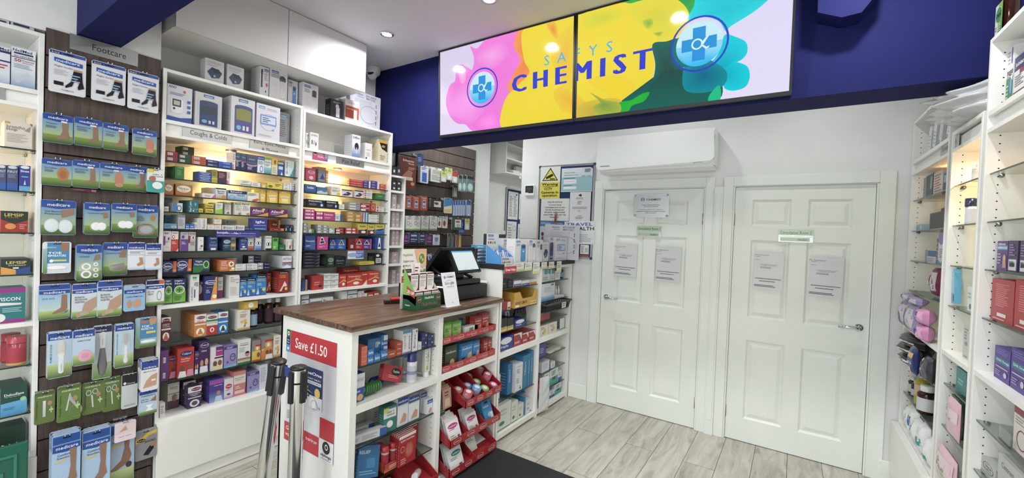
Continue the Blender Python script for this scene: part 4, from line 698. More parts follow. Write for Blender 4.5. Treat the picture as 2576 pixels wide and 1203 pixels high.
# ================================================================ printed packs
# code|name|look used in its label|body colour|front printing
DES = {}
def D(txt):
    for ln in txt.strip().split('\n'):
        q = [a.strip() for a in ln.split('|')]
        if len(q) >= 5: DES[q[0]] = q[1:6]
D('''
rf|medicine_box|flat red box|#8a2230|r .18 .25 .6 .75 #e6dcd8;t .4 .5 .34 .3 #333 BENYLIN
gf|medicine_box|flat dark green box|#27492f|r .12 .25 .5 .75 #dfe6dc;t .3 .5 .32 .3 #333 BENYLIN
of|medicine_box|flat orange box|#b8502c|r .15 .25 .55 .75 #e9dcd2;t .35 .5 .34 .3 #333 BENYLIN
nf|medicine_box|flat navy box|#2b2f66|r .12 .3 .55 .7 #9aa0c8;l .6 .3 .95 .7 #8890c0 2
bf|medicine_box|flat bright blue box|#2a55b0|t .6 .6 .5 .35 #cfe0ff Actifed
nq1|patch_box|tall navy box with gold swoosh|#2a2b52|g 0 .6 1 1 #3a4c6c #54688a;e .5 .62 .7 .12 #d8b468;e .5 .66 .7 .11 #4a5a7a;t .4 .76 .6 .06 #e8ecf4 NiQuitin;l .1 .2 .6 .5 #cfd3e4 5
nq2|patch_box|tall navy box with pink swoosh|#2a2b52|g 0 .6 1 1 #3a4c6c #54688a;e .5 .6 .7 .12 #c45a8a;e .5 .64 .7 .11 #4a5a7a;t .5 .76 .6 .06 #e8ecf4 NiQuitin;l .1 .2 .6 .5 #cfd3e4 5
nq3|patch_box|wide navy box with pink and white swoosh|#2c2c58|g 0 .5 1 1 #3a4c6c #54688a;e .5 .47 .65 .16 #c04a80;e .5 .5 .65 .15 #e4e0ea;e .5 .53 .65 .15 #46587a;t .5 .72 .6 .08 #e8ecf4 NiQuitin;l .1 .12 .6 .3 #cfd3e4 4
wp|medicine_box|white and pink box|#e6d9d6|r 0 0 .5 .3 #cc7a8c;l .2 .4 .8 .9 #a88 4
wb|spray_box|white and blue box with blue head drawing|#e3e6ea|r 0 .78 1 1 #2d56a8;t .5 .88 .8 .08 #fff Spray;o .6 .25 .25 .2 #3a7ac8 .7;l .1 .5 .9 .72 #889 4
gt|spray_box|box with green top and teal foot|#dfe5e2|g 0 0 1 .4 #3f8a98 #8fc4c8;r 0 .85 1 1 #7fb440;t .5 .7 .8 .09 #335 Sinupret;l .1 .45 .8 .6 #678 3
yw|medicine_box|yellow and white box with shield|#e2dcae|r 0 .6 1 1 #e2c640;p #b04a2c .35 .9 .75 .9 .7 .7 .55 .64 .4 .7;l .1 .1 .9 .5 #998 5
by|spray_box|blue box with yellow band|#2f5cae|r 0 .82 1 .94 #e0d050;r .1 .45 .9 .65 #d8e4f4;t .5 .55 .7 .1 #2f5cae Spray;p #dfe8f4 .5 .05 .9 .05 .7 .3
be|spray_box|pale teal box with upright black lettering|#c3d6da|r 0 0 .42 1 #dfe6e6;v .2 .55 .22 .75 #1c2530 BECONASE;p #4a96a4 .5 0 1 0 1 .6
grn|medicine_box|mid green box|#2f7a35|r .3 .85 .9 .95 #5fa050;l .2 .3 .8 .75 #5fae5c 4
dgrn|medicine_box|dark green box|#2a5033|l .2 .3 .8 .75 #4f7a54 4
bls|medicine_box|short blue box with pale frame|#3556a8|r .1 .12 .9 .2 #dfe6f4;r .1 .8 .9 .88 #dfe6f4;t .5 .5 .6 .3 #dfe6f4 Nytol
olv|medicine_box|olive yellow box|#a49a34|r 0 0 1 .35 #d8c92c;t .5 .18 .8 .2 #333 333;l .1 .5 .8 .85 #6a6428 3
mar|medicine_box|maroon and purple box|#5c2f3c|r 0 0 1 .3 #3a2f66;l .1 .45 .9 .85 #b8909a 4
wg|medicine_box|white box with green stripe|#e4e4da|r 0 .18 1 .3 #3f8a4a;l .15 .5 .8 .8 #777 3
wpl|medicine_box|plain white box with small print|#e2ddd8|t .5 .75 .5 .14 #444 Relief;l .15 .25 .85 .6 #999 3
sch|medicine_box|bright yellow box with black oval|#e0c82a|e .2 .35 .15 .16 #222;t .2 .35 .22 .12 #e8d84a Scholl;l .5 .4 .9 .8 #443 2
wpur|medicine_box|white box with purple bands|#e2dfe6|r .3 .7 1 .85 #5b3f98;r .3 .15 1 .3 #5b3f98;l .3 .4 .9 .6 #889 2
pir|medicine_box|amber box with cream oval|#b4742c|e .48 .62 .42 .3 #f0e6d0;t .5 .64 .5 .2 #5a2a30 Piriton;p #5a8ac0 .12 .7 .2 .8 .2 .62;l .3 .38 .7 .48 #a89070 2;g 0 0 1 .2 #9c5426 #b4742c
pfl|medicine_box|flat white and pink box|#e2d9d6|p #d0589a .7 0 1 0 1 1 .9 .7;t .4 .5 .4 .3 #955 Pirinase
bar|medicine_box|white and amber barrier cream box|#dfe0e0|g 0 0 1 .45 #d0a03a #b8cfe2;r 0 .88 1 1 #222;t .5 .7 .7 .16 #222 Barrier;t .5 .52 .6 .12 #222 Balm;e .75 .2 .2 .16 #d88a1c
ben|medicine_box|blue and silver allergy relief box|#b8cad8|r 0 .68 1 1 #26356e;T .42 .83 .6 .2 #e8ecf8 Benadryl;g 0 0 1 .6 #5a9ccc #c8d8e4;o .2 .25 .18 .25 #8898b0 .7;t .68 .52 .42 .2 #2a4a80 RELIEF
pop|medicine_box|white box with red flowers|#e6dfd6|e .7 .15 .22 .12 #c84a2c;e .85 .25 .15 .1 #d4603c;e .55 .1 .15 .08 #c84a2c;l .08 .6 .8 .9 #777 3
yel|tall_box|yellow hayfever box|#e0b428|r 0 .82 1 1 #c89a20;l .2 .86 .8 .96 #fff2b0 2;r .15 .48 .85 .62 #f4eed0;t .5 .55 .6 .07 #444 10mg tablets;g .2 0 .8 .42 #e8c83a #f4e49a
tub|medicine_box|white box with blue ear drawing|#d8dfe4|r 0 0 .45 1 #4a86c0;e .65 .4 .25 .35 #3f5c98;e .65 .42 .16 .24 #dfe4ea
ear|medicine_box|teal ear wax kit box|#2c7480|r .0 0 .35 1 #245f6a;v .18 .5 .22 .85 #e8f2f2 EarCalm;p #7fc8cc .7 .55 .8 .7 .7 .85 .6 .7;t .7 .3 .5 .06 #cfe Spray;e .5 .15 .07 .06 #cfe
otx|medicine_box|small yellow ear drop box|#d8c326|T .5 .55 .8 .4 #222 Otex;r 0 0 1 .15 #222
lime|medicine_box|white box with lime leaf|#d8dfd0|p #8fc43c 0 0 1 0 1 .5 0 .35;t .5 .8 .6 .1 #444 Ear;l .2 .55 .8 .68 #999 2
erl|medicine_box|white ear spray box with black lettering|#ded9d0|T .5 .88 .85 .14 #222 Earol;l .15 .35 .85 .75 #999 6;p #4a8a3c .2 .05 .6 .25 .8 .05
erl2|medicine_box|white ear spray box with almond drawing|#ded9d0|T .45 .88 .8 .14 #222 Earol;l .15 .35 .85 .75 #999 6;e .75 .1 .2 .09 #b8803c
alv|medicine_box|purple and orange allergy box|#6a2c66|p #d8983a .3 0 1 0 1 .45;T .42 .62 .65 .3 #f4e8f0 Allevia;e .72 .78 .08 .12 #f0c04a;l .1 .25 .6 .4 #d8b8d0 2
lbl|medicine_box|light blue box|#5fa2c4|e .75 .35 .2 .2 #e8e0d8;e .75 .35 .13 .13 #d8844a;t .35 .75 .4 .1 #245 Otex;l .08 .4 .5 .55 #3a6a90 2
gws|medicine_box|tall grey and white box|#b8bcc4|r 0 .8 1 1 #8a929c;l .1 .2 .9 .7 #7c8490 7
sbl|medicine_box|small bright blue box|#2868b8|t .5 .5 .7 .3 #dceaff Bazuka;r 0 0 1 .15 #dceaff
wtx|medicine_box|white box with upright grey print|#dcdada|v .65 .5 .3 .8 #777 Bazuka;l .08 .1 .4 .9 #aaa 8
wot|medicine_box|white box with orange lid edge|#e0dbd2|r 0 .78 1 1 #c8843c;r .5 .84 .9 .92 #e8d0a8;l .2 .3 .8 .6 #aaa 2
wbc|medicine_box|white box with barcode|#dedcda|r .1 .2 .14 .8 #444;r .16 .2 .19 .8 #444;r .22 .2 .25 .8 #444;t .6 .6 .6 .2 #666 Blisteze;l .35 .2 .9 .45 #999 2
tbl|medicine_box|tiny dark blue box|#26427c|t .5 .5 .8 .3 #b8d0f0 Bonjela
igl|medicine_box|rounded royal blue mouth ulcer pack|#3a3f9c|T .5 .7 .6 .26 #f2f2fc iglu;r .1 .42 .9 .46 #b8c0f0;r .15 .12 .9 .18 #6ad0d8;r .1 .04 .9 .1 #26307c
ral|medicine_box|red and yellow mouth gel box|#b03424|r .85 0 1 1 #e0b42c;e .5 .6 .3 .28 #7a1c18;T .5 .6 .4 .22 #f4dc9a Anbesol
rfl|medicine_box|flat red and gold box|#a82a1e|e .4 .5 .25 .4 #5a1612;t .4 .5 .3 .3 #f0d890 Anbesol;e .85 .5 .1 .35 #e88a2c
nav|medicine_box|small navy box|#222a48|t .7 .7 .4 .14 #c8d0e8 Frador;r .2 .1 .4 .5 #c8d0e8
tep|eye_drop_box|white eye drop box with purple band|#e2dedc|r 0 .3 .25 .75 #8a3a8c;e .68 .62 .26 .09 #d8c8dc;e .68 .62 .1 .07 #5c2860;T .35 .88 .6 .07 #333 TEARS;l .2 .4 .8 .52 #999 3;t .5 .2 .5 .04 #777 drops
ery|eye_drop_box|white and red eye drop box|#e2dedc|r 0 0 1 .6 #cf3a2a;e .3 .72 .2 .09 #cf3a2a;t .5 .9 .6 .06 #933 HYCOSAN;e .3 .72 .1 .05 #fff;l .1 .35 .7 .5 #f4d0c8 2;p #e2dedc .7 0 1 0 1 .15
epu|eye_drop_box|grey and purple eye drop box|#bdb6bc|r 0 0 1 .62 #6b3f94;e .3 .74 .2 .09 #6b3f94;t .5 .9 .6 .06 #445 HYCOSAN;l .1 .35 .7 .5 #d8c8e4 2
emr|eye_drop_box|grey eye drop box with maroon band|#bbb5b4|r 0 .42 .25 .8 #8a2840;e .65 .7 .28 .08 #e0d0c8;e .65 .7 .1 .06 #5a2030;T .5 .9 .8 .05 #222 DRY EYES;l .3 .3 .9 .5 #666 3
wey|eye_drop_box|slim white box with eye picture|#e2e2e2|t .5 .75 .4 .08 #666 Eye;e .65 .35 .28 .08 #b8784c;e .65 .35 .1 .05 #3c2018;l .2 .1 .8 .25 #999 3
opt|eye_drop_box|blue eye wash box|#2c4878|g 0 0 1 .5 #1f2f5c #3a6aa0;T .5 .87 .75 .12 #e8eef8 Optrex;r .1 .35 .9 .4 #c05a94;t .5 .62 .6 .07 #b8d0ee Bloodshot;r .2 .05 .8 .2 #e0e8f4
opn|eye_drop_box|dark blue box with pale oval|#253a60|e .5 .72 .48 .16 #a8c8e4;t .5 .72 .6 .1 #253a60 Optrex;l .2 .2 .8 .5 #6a88b8 4;r 0 .38 1 .42 #a8c060
opg|eye_drop_box|grey and gold eye mist box|#7c7870|T .5 .9 .8 .08 #ece8e0 Optrex;t .5 .7 .7 .06 #333 MIST;r .05 .3 .95 .5 #c8b048;l .2 .08 .8 .25 #333 2
ebl|eye_drop_box|royal blue box with white oval|#2c4690|o .5 .83 .35 .1 #e8eef8 .9;t .5 .83 .5 .08 #e8eef8 Optrex;e .5 .3 .2 .07 #e8eef8;r .1 .08 .9 .16 #e8e0a0;l .2 .45 .8 .6 #8fb0e8 2
mrr|eye_drop_box|white and dark red eye drop box|#ddd6d4|g 0 0 1 .35 #8c2438 #c87a80;T .5 .92 .8 .07 #555 MURINE;e .5 .52 .4 .11 #fff;o .5 .52 .4 .11 #333 .8;e .5 .52 .12 .09 #2c1c18
mrb|eye_drop_box|white and blue eye drop box|#dde0e4|g 0 0 1 .35 #2c68b0 #88b4dc;T .5 .92 .8 .07 #555 MURINE;e .5 .52 .4 .11 #fff;o .5 .52 .4 .11 #333 .8;e .5 .52 .12 .09 #2c1c18
mrw|eye_drop_box|white eye drop box with large eye|#dddcda|r 0 0 1 .12 #222;T .5 .86 .8 .07 #555 MURINE;e .5 .42 .42 .12 #fff;o .5 .42 .42 .12 #222 .8;e .5 .42 .13 .1 #2c1c18
eg|eye_drop_box|bright green eye box|#4c9c32|e .5 .82 .3 .1 #16401c;t .5 .82 .3 .05 #dff Hycosan;e .5 .4 .4 .3 #66b444;l .2 .1 .6 .3 #e8f4d0 3
sg|medicine_box|small deep green box|#1f6e38|t .5 .3 .6 .2 #e8f4e8 Simple
wry|medicine_box|white box with red and blue square|#dfd8cf|r .55 .1 .8 .42 #2c5ca8;r .55 .25 .8 .42 #c83a3a;v .2 .5 .15 .6 #555 Optase;v .85 .6 .12 .5 #555 Moist
bch|medicine_box|navy and orange cold remedy box|#26305c|p #d4602c .68 0 1 0 1 1 .78 1;e .35 .62 .36 .26 #e8ecf4;e .35 .62 .33 .22 #2a3c78;t .35 .62 .5 .2 #fff Beechams;r 0 0 1 .12 #1c2244;e .86 .25 .1 .1 #e8a060;l .05 .2 .5 .36 #a8b0d8 2
nnf|medicine_box|green and navy night remedy box|#2e7a3e|g 0 .45 1 1 #2c4468 #26305c;t .35 .8 .4 .18 #e8f0f8 Night;t .33 .6 .5 .16 #e8f0f8 Nurse;e .78 .58 .19 .28 #b8d8a0;e .78 .58 .14 .22 #2c7a3c;r .75 .42 .81 .74 #1c5c30;r .7 .53 .86 .63 #1c5c30;p #26305c .4 0 1 0 1 .2 .6 .22
dnf|medicine_box|orange day remedy box|#cf6a28|t .3 .86 .3 .07 #fff DAY & NIGHT;t .28 .72 .32 .16 #e8ecf8 Day;t .32 .56 .4 .15 #e8ecf8 Nurse;e .76 .62 .19 .25 #f0e8c8;r .73 .48 .79 .76 #1c6030;r .66 .57 .86 .67 #1c6030;r .65 0 1 .14 #e8c83a;l .05 .15 .6 .42 #f0c090 3;e .87 .22 .12 .1 #f0e8e0
snk|medicine_box|flat white senna box|#dddcda|T .4 .55 .5 .3 #333 Senokot;r .86 .2 .95 .8 #bbb
vik|medicine_box|flat white box with black oval|#dddce0|o .25 .5 .2 .32 #5a2a48 .8;t .25 .5 .26 .25 #222 Vicks;l .55 .35 .95 .65 #777 2
vkn|medicine_box|flat navy box with white patch|#222440|r 0 .1 .4 .9 #d8d8e0;o .2 .5 .17 .3 #4a1f38 .75;t .75 .5 .4 .2 #d8d8f0 Sinex
spc|medicine_box|long white lens wipe box|#dcdde2|t .45 .88 .5 .06 #446 Optrex;T .5 .76 .85 .12 #4a5690 SPECTACLE;r 0 .4 1 .5 #b83a3c;g 0 0 1 .38 #e4e6ec #3c62a8;p #dfe6f0 .1 .05 .5 .3 .9 .1 .6 0
nnt|tall_box|tall navy and lime night syrup box|#27366c|g 0 0 1 .5 #7fc030 #5aa83c;T .42 .91 .6 .08 #e8eef4 Night;T .5 .81 .75 .08 #e8eef4 Nurse;e .5 .55 .42 .17 #e8f0e0;e .5 .55 .35 .14 #7cb83c;r .44 .46 .56 .64 #1f7a3a;r .3 .52 .7 .58 #1f7a3a;l .12 .12 .7 .32 #3c7a2c 4;r 0 0 1 .04 #26305c
sud|tall_box|tall white decongestant box with upright lettering|#dcdcda|v .22 .3 .2 .5 #222 SUDAFED;r .45 .15 .6 .45 #3f66a8;p #9aa0a8 .4 .6 .9 .55 .95 .75 .6 .8;r .05 .72 .95 .98 #e2e2e0;r .25 .84 .7 .92 #38b44a;t .5 .8 .5 .03 #333 SUDAFED
mrd|tall_box|maroon box with face outline|#6a2530|p #cfc4c2 0 .3 .5 .4 .6 .6 .3 .8 0 .8;T .5 .88 .7 .08 #f0e8e8 AFED
bct|tall_box|tall navy and orange cold remedy box|#26326c|p #e09038 .5 0 1 0 1 .95 .85 .95;r .1 .5 .7 .56 #222a4c;t .4 .53 .5 .03 #e8c890 ALL-IN-ONE;e .5 .74 .46 .09 #e8ecf4;e .5 .74 .43 .07 #2a3c78;t .5 .74 .7 .06 #fff Beechams;e .8 .15 .17 .08 #f4e4c0;l .12 .3 .5 .45 #a8b8e0 4
bpl|tall_box|white and plum cough syrup box|#cfc6c6|r 0 0 1 .38 #7a2a62;t .5 .78 .7 .06 #555 broncho;t .5 .7 .5 .06 #555 stop;l .1 .45 .9 .6 #999 3
brs|tall_box|white cough syrup box with grey bird mark|#dcd8d4|e .25 .88 .18 .03 #d0a030;t .55 .80 .8 .05 #6a6064 broncho;t .35 .72 .45 .05 #6a6064 stop;p #889488 .6 .66 .9 .64 .8 .7;p #8a3a5c .9 1 1 1 1 .92;l .1 .1 .9 .5 #c4bcba 8
rob|tall_box|bright blue dry cough box with black top|#2c80c4|r 0 .86 1 1 #1c1c22;t .5 .92 .75 .05 #fff Robitussin;T .5 .79 .6 .05 #d4d870 DRY;T .5 .72 .8 .05 #d4d870 COUGH;g .4 0 1 .4 #1f5c9c #58a8dc;e .45 .22 .3 .14 #1f62a8;e .75 .28 .17 .08 #e8c83a;r 0 0 1 .06 #1f4c8c;l .1 .48 .6 .62 #b8dcf0 3;p #a8d4ee .0 .06 .3 .06 .2 .4
rbr|tall_box|red chesty cough box with black top|#a82a24|r 0 .9 1 1 #1c1818;t .5 .94 .75 .04 #fff Robitussin;T .42 .80 .6 .05 #e0b050 CHESTY;T .42 .73 .6 .05 #e0b050 COUGH;p #e8d0cc .1 .1 .6 .1 .85 .35 .6 .55 .4 .35;p #8c1c1c .3 .1 .9 .1 .8 .3 .5 .3;e .75 .2 .13 .07 #e8c83a;r 0 0 1 .05 #5c1414
''')
